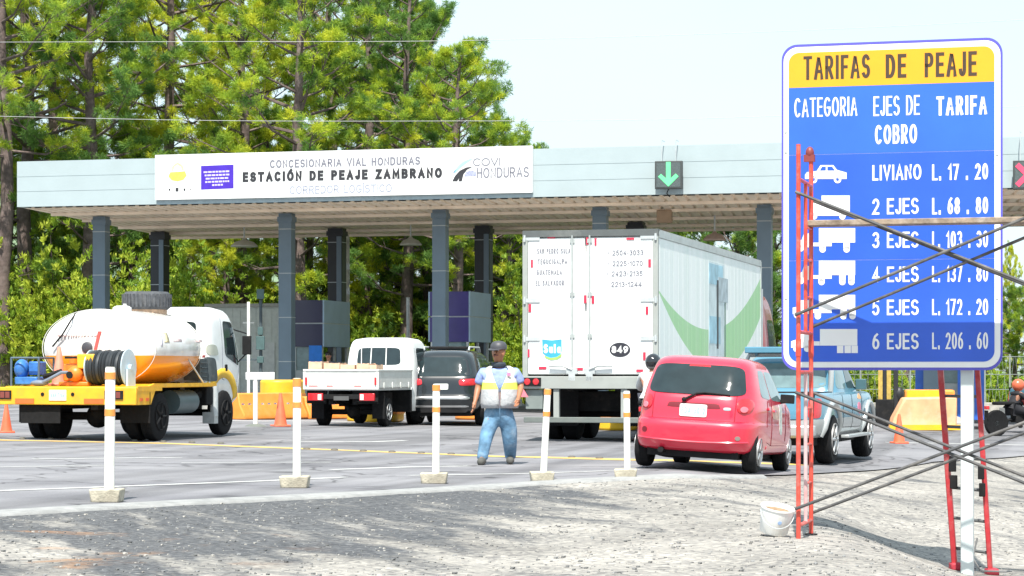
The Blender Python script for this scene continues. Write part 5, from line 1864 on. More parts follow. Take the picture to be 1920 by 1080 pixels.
for s in (1, -1):
    F = S.side(s)
    P_('rear_side_window', F, [(0.55, 1.18), (1.5, 1.16), (1.45, 1.52), (0.7, 1.52)], M_glass, suv)
    P_('front_side_window', F, [(1.6, 1.16), (3.1, 1.14), (2.55, 1.52), (1.55, 1.52)], M_glass, suv)
    P_('tail_lamp', S.rear, [(s * 0.62 - 0.20, 0.90), (s * 0.62 + 0.20, 0.92), (s * 0.64 + 0.19, 1.07), (s * 0.60 - 0.20, 1.05)], M_tail, suv, n=4, off=0.014, bulge=0.02)
    mb = MB().tube([(s * 0.52, 0.75, 1.70), (s * 0.52, 0.85, 1.78), (s * 0.52, 2.3, 1.78), (s * 0.52, 2.4, 1.68)], 0.022, 8)
    obj('roof_rail', mb, M_galv, suv)
    for y in (0.85, 3.5):
        wheel(suv, s * 0.79, y, 0.345, 0.345, 0.22, side=s)
P_('bumper_strip', S.rear, [(-0.80, 0.60), (0.80, 0.60), (0.80, 0.66), (-0.80, 0.66)], M_chrome, suv, n=10, off=0.01)
P_('bumper_strip', S.rear, [(-0.76, 0.42), (0.76, 0.42), (0.76, 0.46), (-0.76, 0.46)], M_chrome, suv, n=10, off=0.01)
P_('licence_plate', S.rear, [(-0.17, 0.82), (0.17, 0.82), (0.17, 0.95), (-0.17, 0.95)], M_plate, suv, n=12, off=0.012)
mb = MB().span((-0.45, 1.0, 1.73), (0.45, 1.9, 1.80))
obj('roof_basket', mb, M_under, suv, bevel=0.02)
mb = MB().span((-0.65, 0.2, 0.22), (0.65, 4.3, 0.36)).tube([(-0.75, 0.85, 0.34), (0.75, 0.85, 0.34)], 0.05, 8)
obj('underbody', mb, M_under, suv, smooth=0)
P_('windscreen', S.front, [(-0.72, 1.2), (0.72, 1.2), (0.58, 1.55), (-0.58, 1.55)], M_glass, suv)

# ================================================================== articulated truck
trX, trD = 2.59, 40.9
HA = 14.8
# local frame: x from the middle of the rear, y forwards
cx = trX - 1.22 * math.cos(R(HA))
cy = trD + 1.22 * math.sin(R(HA))
trk = thing('articulated_truck', 'big white box trailer truck with a green swoosh driving into the toll lane', 'truck', (cx, cy, gz(cx, cy) - 0.01), R(-HA))
bz, tz = hz(703, 41.2) - trk.location.z, hz(431, 41.2) - trk.location.z
HW, TL = 1.22, 12.2

def sx_y(nt, tc):
    s = nt.nodes.new('ShaderNodeSeparateXYZ')
    nt.links.new(tc.outputs['Object'], s.inputs['Vector'])
    return s.outputs['Y']

def trailer_side_material():
    m = bpy.data.materials.new('trailer_side_sheet')
    m.use_nodes = True
    nt = m.node_tree
    b = nt.nodes['Principled BSDF']
    b.inputs['Roughness'].default_value = 0.45
    tc = nt.nodes.new('ShaderNodeTexCoord')
    n = nt.nodes.new('ShaderNodeTexNoise')
    n.inputs['Scale'].default_value = 3.0
    mp = nt.nodes.new('ShaderNodeMapping')
    mp.inputs['Scale'].default_value = (1, 1.0, 0.06)
    nt.links.new(tc.outputs['Object'], mp.inputs['Vector'])
    nt.links.new(mp.outputs['Vector'], n.inputs['Vector'])
    r = nt.nodes.new('ShaderNodeValToRGB')
    r.color_ramp.elements[0].position = 0.3
    r.color_ramp.elements[0].color = (0.74, 0.80, 0.76, 1)
    r.color_ramp.elements[1].position = 0.7
    r.color_ramp.elements[1].color = (0.86, 0.88, 0.86, 1)
    nt.links.new(n.outputs['Fac'], r.inputs['Fac'])
    # printed swoosh: green between two parabolas along the panel
    u = math_node(nt, 'SUBTRACT', sx_y(nt, tc), 5.0)
    up = math_node(nt, 'ADD', math_node(nt, 'MULTIPLY', math_node(nt, 'MULTIPLY', u, u), 0.0255), 2.12)
    v = math_node(nt, 'SUBTRACT', sx_y(nt, tc), 6.3)
    lo = math_node(nt, 'ADD', math_node(nt, 'MULTIPLY', math_node(nt, 'MULTIPLY', v, v), 0.036), 1.31)
    sx = nt.nodes.new('ShaderNodeSeparateXYZ')
    nt.links.new(tc.outputs['Object'], sx.inputs['Vector'])
    ins = math_node(nt, 'MULTIPLY', math_node(nt, 'LESS_THAN', sx.outputs['Z'], up), math_node(nt, 'GREATER_THAN', sx.outputs['Z'], lo))
    mx = nt.nodes.new('ShaderNodeMixRGB')
    nt.links.new(ins, mx.inputs['Fac'])
    nt.links.new(r.outputs['Color'], mx.inputs['Color1'])
    g = nt.nodes.new('ShaderNodeMixRGB')
    g.inputs['Fac'].default_value = 0.5
    g.inputs['Color2'].default_value = (0.30, 0.60, 0.27, 1)
    g.inputs['Color1'].default_value = (0.42, 0.64, 0.38, 1)
    nt.links.new(n.outputs['Fac'], g.inputs['Fac'])
    nt.links.new(g.outputs['Color'], mx.inputs['Color2'])
    nt.links.new(mx.outputs['Color'], b.inputs['Base Color'])
    return m
M_tside = trailer_side_material()
mb = MB().span((-HW, 0.03, bz), (HW, TL, tz - 0.05))
box_ = obj('cargo_box', mb, M_truckwhite, trk, smooth=0)
npan = 26
for s in (1, -1):
    mb = MB()
    for k in range(npan):
        y0 = 0.12 + k * (TL - 0.2) / npan
        x0_, x1_ = sorted((s * (HW + 0.002), s * (HW + 0.014)))
        mb.span((x0_, y0 + 0.005, bz + 0.06), (x1_, y0 + (TL - 0.2) / npan - 0.005, tz - 0.16))
    obj('side_panel', mb, M_tside, trk, smooth=0)
for s in (1, -1):
    mb = MB()
    x0_, x1_ = sorted((s * (HW + 0.003), s * (HW + 0.03)))
    mb.span((x0_, 0.05, tz - 0.15), (x1_, TL, tz - 0.04)).span((x0_, 0.05, bz - 0.06), (x1_, TL, bz + 0.05))
    mb.span((x0_, TL - 0.1, bz + 0.055), (x1_, TL + 0.01, tz - 0.155))
    obj('side_rail', mb, mat('rail_alloy', (0.50, 0.53, 0.52), 0.45, metal=0.3, dirt=(0.3, 0.3, 0.28), dirt_amt=0.5), trk, smooth=0)
# rear frame
M_frame = mat('rear_frame_paint', (0.34, 0.36, 0.34), 0.45, var=0.1, dirt=(0.25, 0.24, 0.22), dirt_amt=0.5, dirt_scale=3)
mb = MB().span((-HW - 0.025, -0.06, bz - 0.02), (-HW + 0.07, 0.028, tz - 0.125)).span((HW - 0.07, -0.06, bz - 0.02), (HW + 0.025, 0.028, tz - 0.125))
obj('rear_frame', mb, M_frame, trk, smooth=0)
mb = MB().span((-HW - 0.025, -0.07, tz - 0.12), (HW + 0.025, 0.1, tz + 0.0))
obj('roof_header', mb, mat('header_dark', (0.10, 0.11, 0.11), 0.5, dirt=(0.3, 0.3, 0.28), dirt_amt=0.5), trk, smooth=0)
mb = MB().span((-HW - 0.02, 0.105, tz - 0.045), (HW + 0.02, TL, tz - 0.005))
obj('roof', mb, mat('roof_alloy', (0.45, 0.47, 0.46), 0.5), trk, smooth=0)
# doors, left edge with one inset lock rod line as in the photograph
def RX(px):   # picture column on the rear face -> local x
    return (px - 1104.0) / 128.5 * HW
def RZ(py):
    return bz + (703 - py) / (703 - 431.0) * (tz - bz)
for s, xa, xb in ((-1, -HW + 0.075, RX(1094)), (1, RX(1099), HW - 0.075)):
    d_ = obj('rear_door', MB().span((xa, -0.045, bz + 0.02), (xb, 0.02, tz - 0.14)), M_truckwhite, trk, bevel=0.006)
    # hinges on the outer edge
    for zf in (0.945, 0.515, 0.25):
        z = bz + (tz - bz) * zf
        x1 = xa if s < 0 else xb
        mb = MB().span((min(x1 - s * 0.22, x1 + s * 0.09), -0.066, z - 0.035), (max(x1 - s * 0.22, x1 + s * 0.09), -0.0465, z + 0.035))
        mb.tube([(x1 + s * 0.06, -0.075, z - 0.06), (x1 + s * 0.06, -0.075, z + 0.06)], 0.022, 8)
        obj('hinge', mb, M_galv, d_)
    # lock rod with brackets and handle
    xr = RX(1070) if s < 0 else RX(1104)
    mb = MB().tube([(xr, -0.075, bz - 0.03), (xr, -0.075, tz - 0.10)], 0.017, 8)
    for z in (bz + 0.06, bz + 0.7, bz + 1.45, tz - 0.2):
        mb.span((xr - 0.045, -0.07, z - 0.035), (xr + 0.045, -0.0465, z + 0.035))
    obj('lock_rod', mb, mat('rod_grey', (0.42, 0.45, 0.44), 0.45, metal=0.2), d_)
    hxr = xr
    mb = MB().tube([(hxr, -0.10, bz + 0.10), (hxr + s * 0.15, -0.11, bz + 0.16), (hxr + s * 0.42, -0.10, bz + 0.16)], 0.022, 8)
    mb.span((hxr - 0.10, -0.10, bz + 0.02), (hxr + 0.10, -0.047, bz + 0.12)).span((hxr - 0.06, -0.10, bz - 0.10), (hxr + 0.06, -0.07, bz + 0.02))
    obj('door_handle', mb, M_galv, d_)
# red reflector strips
mb = MB()
for px, py, w, h in [(1029, 444, 15, 4), (1182, 449, 15, 4), (1099, 452, 4, 14), (1115, 454, 4, 14), (991, 493, 4, 15), (1219, 495, 5, 15), (1095, 561, 5, 15), (1110, 562, 5, 15), (987, 577, 5, 15), (1214, 583, 5, 15), (984, 662, 5, 15),
                     (1209, 668, 5, 15), (1012, 690, 15, 5), (1083, 692, 15, 5), (1200, 695, 13, 5)]:
    x, z = RX(px), RZ(py)
    hw, hh = w / 128.5 * HW / 2, h / 272 * (tz - bz) / 2
    mb.span((x - hw, -0.058, z - hh), (x + hw, -0.0462, z + hh))
obj('reflector_tape', mb, mat('reflector_red', (0.55, 0.03, 0.07), 0.4), trk, smooth=0)
# lettering on the doors
for t_, x0_, x1_, y_ in [('SAN PEDRO SULA', 1001, 1066, 470), ('TEGUCIGALPA', 1002, 1060, 490), ('GUATEMALA', 1000, 1050, 510), ('EL SALVADOR', 998, 1054, 530)]:
    text(trk, t_, (RX(x0_), RX(x1_), RZ(y_ + 5), RZ(y_ - 5)), M_grey_ink, y=-0.0495, bold=0.17)
for t_, x0_, x1_, y_ in [('• 2504-3033', 1139, 1207, 475), ('• 2225-1070', 1139, 1206, 495), ('• 2423-2135', 1137, 1206, 514), ('• 2213-1244', 1136, 1204, 534)]:
    text(trk, t_, (RX(x0_), RX(x1_), RZ(y_ + 5), RZ(y_ - 5)), M_grey_ink, y=-0.0495, bold=0.17)
# blue shield emblem with green foot, and the dark number oval
def rpoly(pts, m, name, y=-0.049, parent=trk):
    mb = MB().prism([(RX(a), RZ(b)) for a, b in pts], y - 0.002, y + 0.0015, axis='y')
    return obj(name, mb, m, parent, smooth=0)
sh = rpoly([(1011, 636), (1030, 638), (1049, 636), (1049, 658), (1046, 666), (1036, 671), (1022, 670), (1012, 662)], mat('shield_blue', (0.05, 0.36, 0.72), 0.4), 'shield_emblem')
rpoly([(1016, 667), (1028, 671), (1040, 669), (1049, 663), (1049, 668), (1040, 674), (1028, 675), (1018, 671)], mat('swoosh_green', (0.35, 0.62, 0.12), 0.4), 'shield_swoosh', y=-0.054, parent=sh)
text(sh, 'Sula', (RX(1014), RX(1047), RZ(662), RZ(645)), M_board, y=-0.053, bold=0.22)
ov = rpoly([(1162 + 20 * math.cos(2 * math.pi * k / 28), 656 + 13.5 * math.sin(2 * math.pi * k / 28)) for k in range(28)], mat('oval_dark', (0.03, 0.03, 0.04), 0.4), 'number_oval')
text(ov, '849', (RX(1146), RX(1178), RZ(662), RZ(649)), M_board, y=-0.053, bold=0.24)
# sill, lamps and under-run guard
mb = MB().span((-HW - 0.02, -0.10, bz - 0.25), (HW + 0.02, 0.25, bz - 0.025))
obj('rear_sill', mb, M_frame, trk, bevel=0.01)
for s in (1, -1):
    l_ = obj('tail_lamp', MB().span((s * (HW - 0.16) - 0.17, -0.13, bz - 0.20), (s * (HW - 0.16) + 0.17, -0.10, bz - 0.05)), M_under, trk, smooth=0)
    for dx in (-0.08, 0.08):
        mb = MB().lathe([(0, -0.015), (0.05, -0.012), (0.06, 0.0), (0.06, 0.02)], (s * (HW - 0.16) + dx, -0.135, bz - 0.125), axis='y', n=18)
        obj('lens', mb, M_tail, l_)
    mb = MB().span((s * 0.62 - 0.05, -0.06, bz - 0.80), (s * 0.62 + 0.05, 0.03, bz - 0.252))
    obj('guard_strut', mb, M_frame, trk, smooth=0)
    mb = MB().span((s * 0.78 - 0.3, 1.1, 0.28), (s * 0.78 + 0.3, 1.125, 0.95))
    obj('mud_flap', mb, M_black, trk, smooth=0)
mb = MB().span((-HW, -0.08, bz - 0.86), (HW, 0.02, bz - 0.76))
obj('underrun_guard', mb, mat('guard_grey', (0.15, 0.17, 0.16), 0.5, dirt=(0.2, 0.2, 0.18), dirt_amt=0.6, dirt_scale=4), trk, bevel=0.01)
mb = MB().span((-HW + 0.02, -0.02, bz - 0.62), (-HW + 0.34, 0.1, bz - 0.26))
obj('licence_box', mb, mat('box_grey', (0.2, 0.23, 0.22), 0.5), trk, bevel=0.01)
mb = MB().prism([(-HW - 0.10, bz - 0.40), (-HW + 0.10, bz - 0.40), (-HW, bz - 0.24)], -0.125, -0.12, axis='y')
obj('warning_triangle', mb, mat('triangle_pink', (0.8, 0.2, 0.25), 0.4), trk, smooth=0)
mb = MB().span((-0.55, 0.26, bz - 0.30), (-0.40, TL - 0.2, bz - 0.003)).span((0.40, 0.26, bz - 0.30), (0.55, TL - 0.2, bz - 0.003)).span((-0.9, 1.3, 0.55), (0.9, 3.6, bz - 0.32))
for y in (1.75, 3.05):
    mb.tube([(-0.95, y, 0.51), (0.95, y, 0.51)], 0.08, 10)
obj('chassis', mb, M_under, trk, smooth=0)
for y in (1.75, 3.05):
    for s in (1, -1):
        wheel(trk, s * 1.06, y, 0.51, 0.51, 0.27, side=s, rr=0.55, dual=True, spokes=8)
# landing legs and the tractor unit ahead
mb = MB().span((-0.75, 8.9, 0.25), (-0.62, 9.05, bz)).span((0.62, 8.9, 0.25), (0.75, 9.05, bz))
obj('landing_leg', mb, M_under, trk, smooth=0)
M_trac = mat('tractor_maroon', (0.30, 0.06, 0.06), 0.35, coat=0.5)
Ct = Shell([(0.55, TL + 0.9, TL + 3.0, 1.05, 7), (0.75, TL + 0.85, TL + 3.1, 1.18, 8), (1.6, TL + 0.85, TL + 3.1, 1.20, 8), (2.6, TL + 0.9, TL + 2.85, 1.12, 8), (3.05, TL + 1.0, TL + 2.5, 1.0, 6), (3.15, TL + 1.3, TL + 2.2, 0.8, 4)])
obj('tractor_cab', Ct.mesh(30, 16), M_trac, trk, smooth=180)
mb = MB().span((-0.45, TL - 2.6, 0.6), (0.45, TL + 3.0, 0.9))
obj('tractor_frame', mb, M_under, trk, smooth=0)
mb = MB().tube([(1.1, TL + 0.75, 0.8), (1.1, TL + 0.75, 3.2)], 0.07, 10)
obj('exhaust_stack', mb, M_chrome, trk)
for y in (TL - 1.6, TL - 0.4, TL + 2.3):
    for s in (1, -1):
        wheel(trk, s * 1.04, y, 0.51, 0.51, 0.27, side=s, rr=0.55, dual=(y < TL), spokes=8)
for s in (1, -1):
    P_('cab_window', Ct.side(s), [(TL + 1.5, 1.75), (TL + 2.8, 1.7), (TL + 2.5, 2.5), (TL + 1.5, 2.5)], M_glass, trk)
P_('windscreen', Ct.front, [(-1.0, 1.7), (1.0, 1.7), (0.9, 2.6), (-0.9, 2.6)], M_glass, trk)

# printed tall packet and cup on the trailer's right side
def sidepic(y0, y1, z0, z1, m, name, out=0.020, par=trk):
    mb = MB().span((HW + out - 0.004, y0, z0), (HW + out, y1, z1))
    return obj(name, mb, m, par, smooth=0)
M_pk = mat('packet_blue', (0.32, 0.55, 0.66), 0.4, var=0.35, vscale=3)
pk = sidepic(5.2, 7.1, 1.55, 3.50, mat('packet_pale', (0.58, 0.68, 0.70), 0.4, var=0.2, vscale=3), 'printed_packet')
sidepic(5.25, 6.9, 3.05, 3.46, M_pk, 'packet_top', 0.024, pk)
sidepic(5.3, 6.6, 1.85, 2.4, M_pk, 'packet_foot', 0.024, pk)
sidepic(6.3, 7.5, 2.72, 3.22, mat('packet_grey', (0.40, 0.48, 0.52), 0.4, var=0.4, vscale=4), 'printed_cup', 0.028, trk)
sidepic(6.15, 6.32, 1.75, 3.15, M_ink, 'printed_straw', 0.032, trk)
sidepic(7.15, 7.25, bz - 0.0, bz + 1.6, mat('packet_line', (0.12, 0.22, 0.18), 0.5), 'printed_line', 0.024, trk)

# ================================================================== tanker truck
tkX, tkD = -7.12, 37.0
tk = thing('tanker_truck', 'small truck with an oval white and orange tank, orange platform and white cab', 'tanker truck', (tkX, tkD, gz(tkX, tkD) - 0.01), R(-14.5))
def tank_material():
    m = bpy.data.materials.new('tank_two_tone')
    m.use_nodes = True
    nt = m.node_tree
    b = nt.nodes['Principled BSDF']
    b.inputs['Roughness'].default_value = 0.25
    b.inputs['Coat Weight'].default_value = 0.5
    tc = nt.nodes.new('ShaderNodeTexCoord')
    sx = nt.nodes.new('ShaderNodeSeparateXYZ')
    nt.links.new(tc.outputs['Object'], sx.inputs['Vector'])
    f = math_node(nt, 'LESS_THAN', sx.outputs['Z'], 1.40)
    n = nt.nodes.new('ShaderNodeTexNoise')
    n.inputs['Scale'].default_value = 3.0
    n.inputs['Detail'].default_value = 7
    nt.links.new(tc.outputs['Object'], n.inputs['Vector'])
    r = nt.nodes.new('ShaderNodeValToRGB')
    r.color_ramp.elements[0].position = 0.35
    r.color_ramp.elements[0].color = (0.62, 0.60, 0.57, 1)
    r.color_ramp.elements[1].position = 0.6
    r.color_ramp.elements[1].color = (0.80, 0.79, 0.77, 1)
    nt.links.new(n.outputs['Fac'], r.inputs['Fac'])
    mx = nt.nodes.new('ShaderNodeMixRGB')
    nt.links.new(f, mx.inputs['Fac'])
    nt.links.new(r.outputs['Color'], mx.inputs['Color1'])
    mx.inputs['Color2'].default_value = (0.80, 0.30, 0.01, 1)
    nt.links.new(mx.outputs['Color'], b.inputs['Base Color'])
    return m
TA, TBz, TZ = 1.02, 0.64, 1.53      # half width, half height, centre height
TY0, TY1 = 1.05, 3.08
def tank_pt(a, y, k=1.0):
    e = 2.05
    c, s = math.cos(a), math.sin(a)
    d = (abs(c) ** e + abs(s) ** e) ** (-1 / e)
    return (TA * k * c * d, y, TZ + TBz * k * s * d)
mb = MB()
prof = [(TY0 - 0.17, 0.0), (TY0 - 0.165, 0.3), (TY0 - 0.13, 0.62), (TY0 - 0.07, 0.86), (TY0 + 0.0, 0.965), (TY0 + 0.08, 1.0), ((TY0 + TY1) / 2, 1.0), (TY1 - 0.08, 1.0), (TY1, 0.965), (TY1 + 0.07, 0.86), (TY1 + 0.13, 0.6), (TY1 + 0.165, 0.3), (TY1 + 0.17, 0.0)]
NA = 48
for y, k in prof:
    mb.v += [tank_pt(2 * math.pi * i / NA, y, k) for i in range(NA)]
mb.f = [(j * NA + i, j * NA + (i + 1) % NA, (j + 1) * NA + (i + 1) % NA, (j + 1) * NA + i) for j in range(len(prof) - 1) for i in range(NA)]
mb.mi = [0] * len(mb.f)
tank = obj('tank', mb, tank_material(), tk, smooth=60)
for y in (TY0 + 0.02, TY1 - 0.03):
    mb = MB().tube([tank_pt(2 * math.pi * i / 60, y, 1.0) for i in range(61)], 0.006, 6)
    obj('weld_ring', mb, mat('weld_white', (0.7, 0.68, 0.64), 0.4), tank)
M_dec = mat('decal_red', (0.62, 0.10, 0.09), 0.4)
M_decp = mat('decal_pink', (0.72, 0.52, 0.50), 0.4, var=0.3, vscale=20)
# markings on the tank's right flank and rear head
def flank(y0, y1, a0, a1, m, name, sk=0.0):
    mb = MB()
    N = 8
    vs = []
    for i in range(N + 1):
        a = R(a0 + (a1 - a0) * i / N)
        for y in (y0 + sk * i / N, y1 + sk * i / N):
            vs.append(tank_pt(a, y, 1.004))
    fs = [(2 * i, 2 * i + 1, 2 * i + 3, 2 * i + 2) for i in range(N)]
    mb.add(vs, fs)
    o = obj(name, mb, m, tank, smooth=60)
    sdf = o.modifiers.new('t', 'SOLIDIFY')
    sdf.thickness = 0.004
    return o
flank(1.45, 1.65, 8, 24, mat('decal_amber', (0.75, 0.62, 0.36), 0.4, var=0.3, vscale=15), 'tank_emblem', 0.05)
flank(1.28, 1.34, 2, 40, mat('decal_lilac', (0.66, 0.62, 0.72), 0.4), 'tank_emblem_bar', 0.14)
flank(1.85, 2.2, 10, 14, M_decp, 'tank_script')
flank(2.85, 3.1, 10, 14, M_decp, 'tank_script')
flank(3.12, 3.25, -14, -10, M_dec, 'side_reflector')
mb = MB()
rs_ = random.Random(8)
x = -0.66
while x < 0.0:
    w_ = rs_.uniform(0.02, 0.05)
    h_ = rs_.uniform(0.012, 0.028)
    mb.span((x, TY0 - 0.178, 1.73 - h_ / 2), (x + w_, TY0 - 0.10, 1.73 + h_ / 2))
    x += w_ + rs_.uniform(0.012, 0.035)
obj('rear_script', mb, M_decp, tank, smooth=0)
mb = MB().prism([(0.0, 1.50), (0.055, 1.50), (0.13, 1.80), (0.075, 1.80)], TY0 - 0.182, TY0 - 0.10, axis='y')
obj('red_slash', mb, M_dec, tank, smooth=0)
mb = MB().lathe([(0.0, -0.03), (0.07, -0.03), (0.095, -0.015), (0.10, 0.03), (0.10, 0.08)], (-0.12, TY0 - 0.17, 1.53), axis='y', n=24)
obj('inlet_cap', mb, mat('cap_dark', (0.06, 0.06, 0.07), 0.5), tank)
mb = MB().tube([(-0.75, TY0 - 0.16, 1.55), (-0.55, TY0 - 0.2, 1.75), (-0.42, TY0 - 0.16, 1.98), (-0.42, TY0 + 0.06, 2.12)], 0.014, 6)
obj('sight_hose', mb, M_under, tank)
mb = MB().lathe([(0.16, 0), (0.16, 0.07), (0.10, 0.10), (0, 0.10)], (0.0, 2.0, TZ + TBz - 0.02), n=20).tube([(0.25, 1.55, TZ + TBz - 0.03), (0.25, 1.55, TZ + TBz + 0.1)], 0.03, 8)
obj('filler_cap', mb, M_white, tank)
# subframe, platform, bumper
M_plat = mat('platform_orange', (0.80, 0.42, 0.02), 0.45, var=0.12, dirt=(0.35, 0.22, 0.08), dirt_amt=0.5, dirt_scale=4)
mb = MB().span((-1.16, 0.02, 0.82), (1.16, 1.0, 0.90)).prism([(0.02, 0.60), (0.55, 0.60), (0.78, 0.88), (3.4, 0.88), (3.4, 0.94), (0.72, 0.94), (0.02, 0.82)], 1.11, 1.155, axis='x').prism([(0.02, 0.60), (0.55, 0.60), (0.78, 0.88), (3.4, 0.88), (3.4, 0.94), (0.72, 0.94), (0.02, 0.82)], -1.155, -1.11, axis='x').span((-1.1, 1.005, 0.87), (1.1, 3.4, 0.93))
obj('platform', mb, M_plat, tk, smooth=0)
mb = MB().span((-1.36, -0.05, 0.60), (1.16, 0.015, 0.885))
obj('rear_bumper', mb, M_plat, tk, bevel=0.012)
for xs_ in ((-1.32, -1.02), (0.62, 0.94)):
    l_ = obj('tail_lamp', MB().span((xs_[0], -0.07, 0.69), (xs_[1], -0.052, 0.83)), M_under, tk, smooth=0)
    mb = MB()
    for k in range(3):
        x = xs_[0] + 0.02 + k * 0.09
        mb.span((x, -0.076, 0.71), (x + 0.075, -0.071, 0.81))
    obj('lens', mb, mat('lens_brown', (0.20, 0.05, 0.04), 0.3), l_, smooth=0)
mb = MB().span((-0.95, -0.062, 0.62), (-0.62, -0.0515, 0.70)).span((0.26, -0.062, 0.62), (0.60, -0.0515, 0.70)).span((1.1575, 0.10, 0.66), (1.163, 0.22, 0.71)).span((1.1575, 0.34, 0.66), (1.163, 0.46, 0.71))
obj('reflector_tape', mb, mat('reflector_orange', (0.75, 0.14, 0.03), 0.4), tk, smooth=0)
pl = obj('licence_plate', MB().span((-0.35, -0.064, 0.67), (-0.05, -0.052, 0.84)), M_plate, tk, smooth=0)
text(pl, 'AAH 7264', (-0.32, -0.08, 0.72, 0.79), mat('plate_ink', (0.25, 0.4, 0.42), 0.5), y=-0.066)
mb = MB().lathe([(0, -0.01), (0.03, -0.006), (0.03, 0.01)], (-0.47, -0.055, 0.77), axis='y', n=12).lathe([(0, -0.01), (0.03, -0.006), (0.03, 0.01)], (0.06, -0.055, 0.77), axis='y', n=12)
obj('bumper_bolt', mb, M_under, tk)
# platform gear: pump engine, hose reel, blue generator stay on the truck as its parts
M_pump = mat('pump_orange', (0.80, 0.20, 0.02), 0.4, var=0.25, vscale=15, dirt=(0.2, 0.1, 0.05), dirt_amt=0.6, dirt_scale=9)
pmp = obj('pump', MB().span((-0.28, 0.30, 0.98), (0.12, 0.75, 1.26)).ball((-0.05, 0.28, 1.10), (0.14, 0.12, 0.13)).span((-0.34, 0.25, 0.90), (0.18, 0.8, 0.97)).tube([(-0.18, 0.5, 1.25), (-0.18, 0.5, 1.40)], 0.07, 12), M_pump, tk, bevel=0.02)
obj('pump_cowl', MB().span((0.0, 0.22, 1.18), (0.30, 0.7, 1.42)), mat('pump_amber', (0.82, 0.42, 0.03), 0.4), pmp, bevel=0.02)
mb = MB().span((-0.22, 0.235, 1.345), (0.0, 0.25, 1.385)).lathe([(0, 0), (0.06, 0), (0.06, 0.06), (0.03, 0.08)], (-0.10, 0.16, 1.08), axis='y', n=14).tube([(-0.3, 0.3, 1.15), (-0.45, 0.28, 1.10), (-0.62, 0.3, 1.05)], 0.035, 8).tube([(0.15, 0.3, 1.0), (0.26, 0.26, 1.1), (0.28, 0.3, 1.25)], 0.025, 8)
obj('pump_pipe', mb, M_under, pmp)
RXc, RYc, RZc = 0.50, 0.45, 1.20
mb = MB()
for k in range(11):
    x = RXc - 0.31 + k * 0.056
    mb.lathe([(0.18, x - 0.026), (0.255 + 0.01 * (k % 2), x - 0.026), (0.275 + 0.01 * (k % 3), x), (0.255 + 0.01 * (k % 2), x + 0.026), (0.18, x + 0.026)], (0, RYc, RZc), axis='x', n=30)
reel = obj('hose_reel', mb, mat('hose_black', (0.03, 0.035, 0.04), 0.55), tk, smooth=50)
M_flange = mat('reel_pale', (0.50, 0.60, 0.66), 0.4, dirt=(0.3, 0.32, 0.34), dirt_amt=0.4, dirt_scale=6)
mb = MB().lathe([(0, RXc - 0.35), (0.29, RXc - 0.35), (0.29, RXc - 0.335), (0, RXc - 0.335)], (0, RYc, RZc), axis='x', n=36)
obj('reel_flange', mb, M_flange, reel)
mb = MB().lathe([(0, RXc + 0.295), (0.30, RXc + 0.295), (0.31, RXc + 0.305), (0.30, RXc + 0.315), (0.05, RXc + 0.32), (0.05, RXc + 0.37), (0, RXc + 0.37)], (0, RYc, RZc), axis='x', n=36)
mb.span((RXc + 0.325, RYc - 0.14, 0.90), (RXc + 0.36, RYc + 0.16, RZc - 0.02))
obj('reel_flange', mb, M_flange, reel)
gen = obj('generator', MB().span((-1.12, 0.25, 0.92), (-0.72, 0.7, 1.05)).ball((-1.06, 0.4, 1.18), (0.12, 0.16, 0.16)).span((-0.92, 0.35, 1.08), (-0.74, 0.65, 1.30)), mat('generator_blue', (0.04, 0.17, 0.5), 0.4, var=0.3, vscale=12), tk, bevel=0.02)
mb = MB()
for x in (-1.15, -0.66):
    for y in (0.2, 0.75):
        mb.tube([(x, y, 0.90), (x, y, 1.36)], 0.018, 6)
mb.tube([(-1.15, 0.2, 1.36), (-0.66, 0.2, 1.36), (-0.66, 0.75, 1.36), (-1.15, 0.75, 1.36), (-1.15, 0.2, 1.36)], 0.018, 6)
obj('guard_frame', mb, mat('frame_slate', (0.08, 0.12, 0.16), 0.5), gen)
mb = MB().tube([(-0.62, 0.12, 0.93), (-0.45, 0.10, 1.0), (-0.22, 0.12, 1.12), (-0.15, 0.2, 1.12)], 0.03, 8).ball((-0.62, 0.15, 0.95), (0.16, 0.08, 0.05))
obj('suction_hose', mb, mat('hose_grey', (0.16, 0.19, 0.24), 0.5), tk)
# spare tyre on a rack over the tank's front end
zc = 2.36
prof = [(0.24, -0.11), (0.36, -0.155), (0.40, -0.12), (0.415, -0.05), (0.415, 0.05), (0.40, 0.12), (0.36, 0.155), (0.24, 0.11), (0.24, -0.11)]
mb = MB().lathe(prof, (0.06, 2.9, zc), axis='z', n=36)
for k in range(36):
    a = 2 * math.pi * k / 36
    mb.box((0.06 + 0.415 * math.cos(a), 2.9 + 0.415 * math.sin(a), zc), (0.03, 0.035, 0.22), Matrix.Rotation(a, 3, 'Z'))
sp = obj('spare_tyre', mb, mat('tyre_dusty', (0.075, 0.08, 0.09), 0.85, var=0.3, vscale=15, dirt=(0.2, 0.19, 0.18), dirt_amt=0.4, dirt_scale=8), tk, smooth=40)
mb = MB()
mb.lathe([(0.33, 0), (0.35, 0), (0.35, 0.22), (0.33, 0.22)], (0.06, 2.9, zc - 0.375), n=28)
obj('tyre_rack', mb, mat('rack_tan', (0.58, 0.38, 0.25), 0.6, var=0.3, vscale=12), tk)
mb = MB().tube([(-0.15, 2.9, 2.20), (-0.35, 2.6, 2.18)], 0.06, 8)
obj('vent_pipe', mb, M_galv, tk)
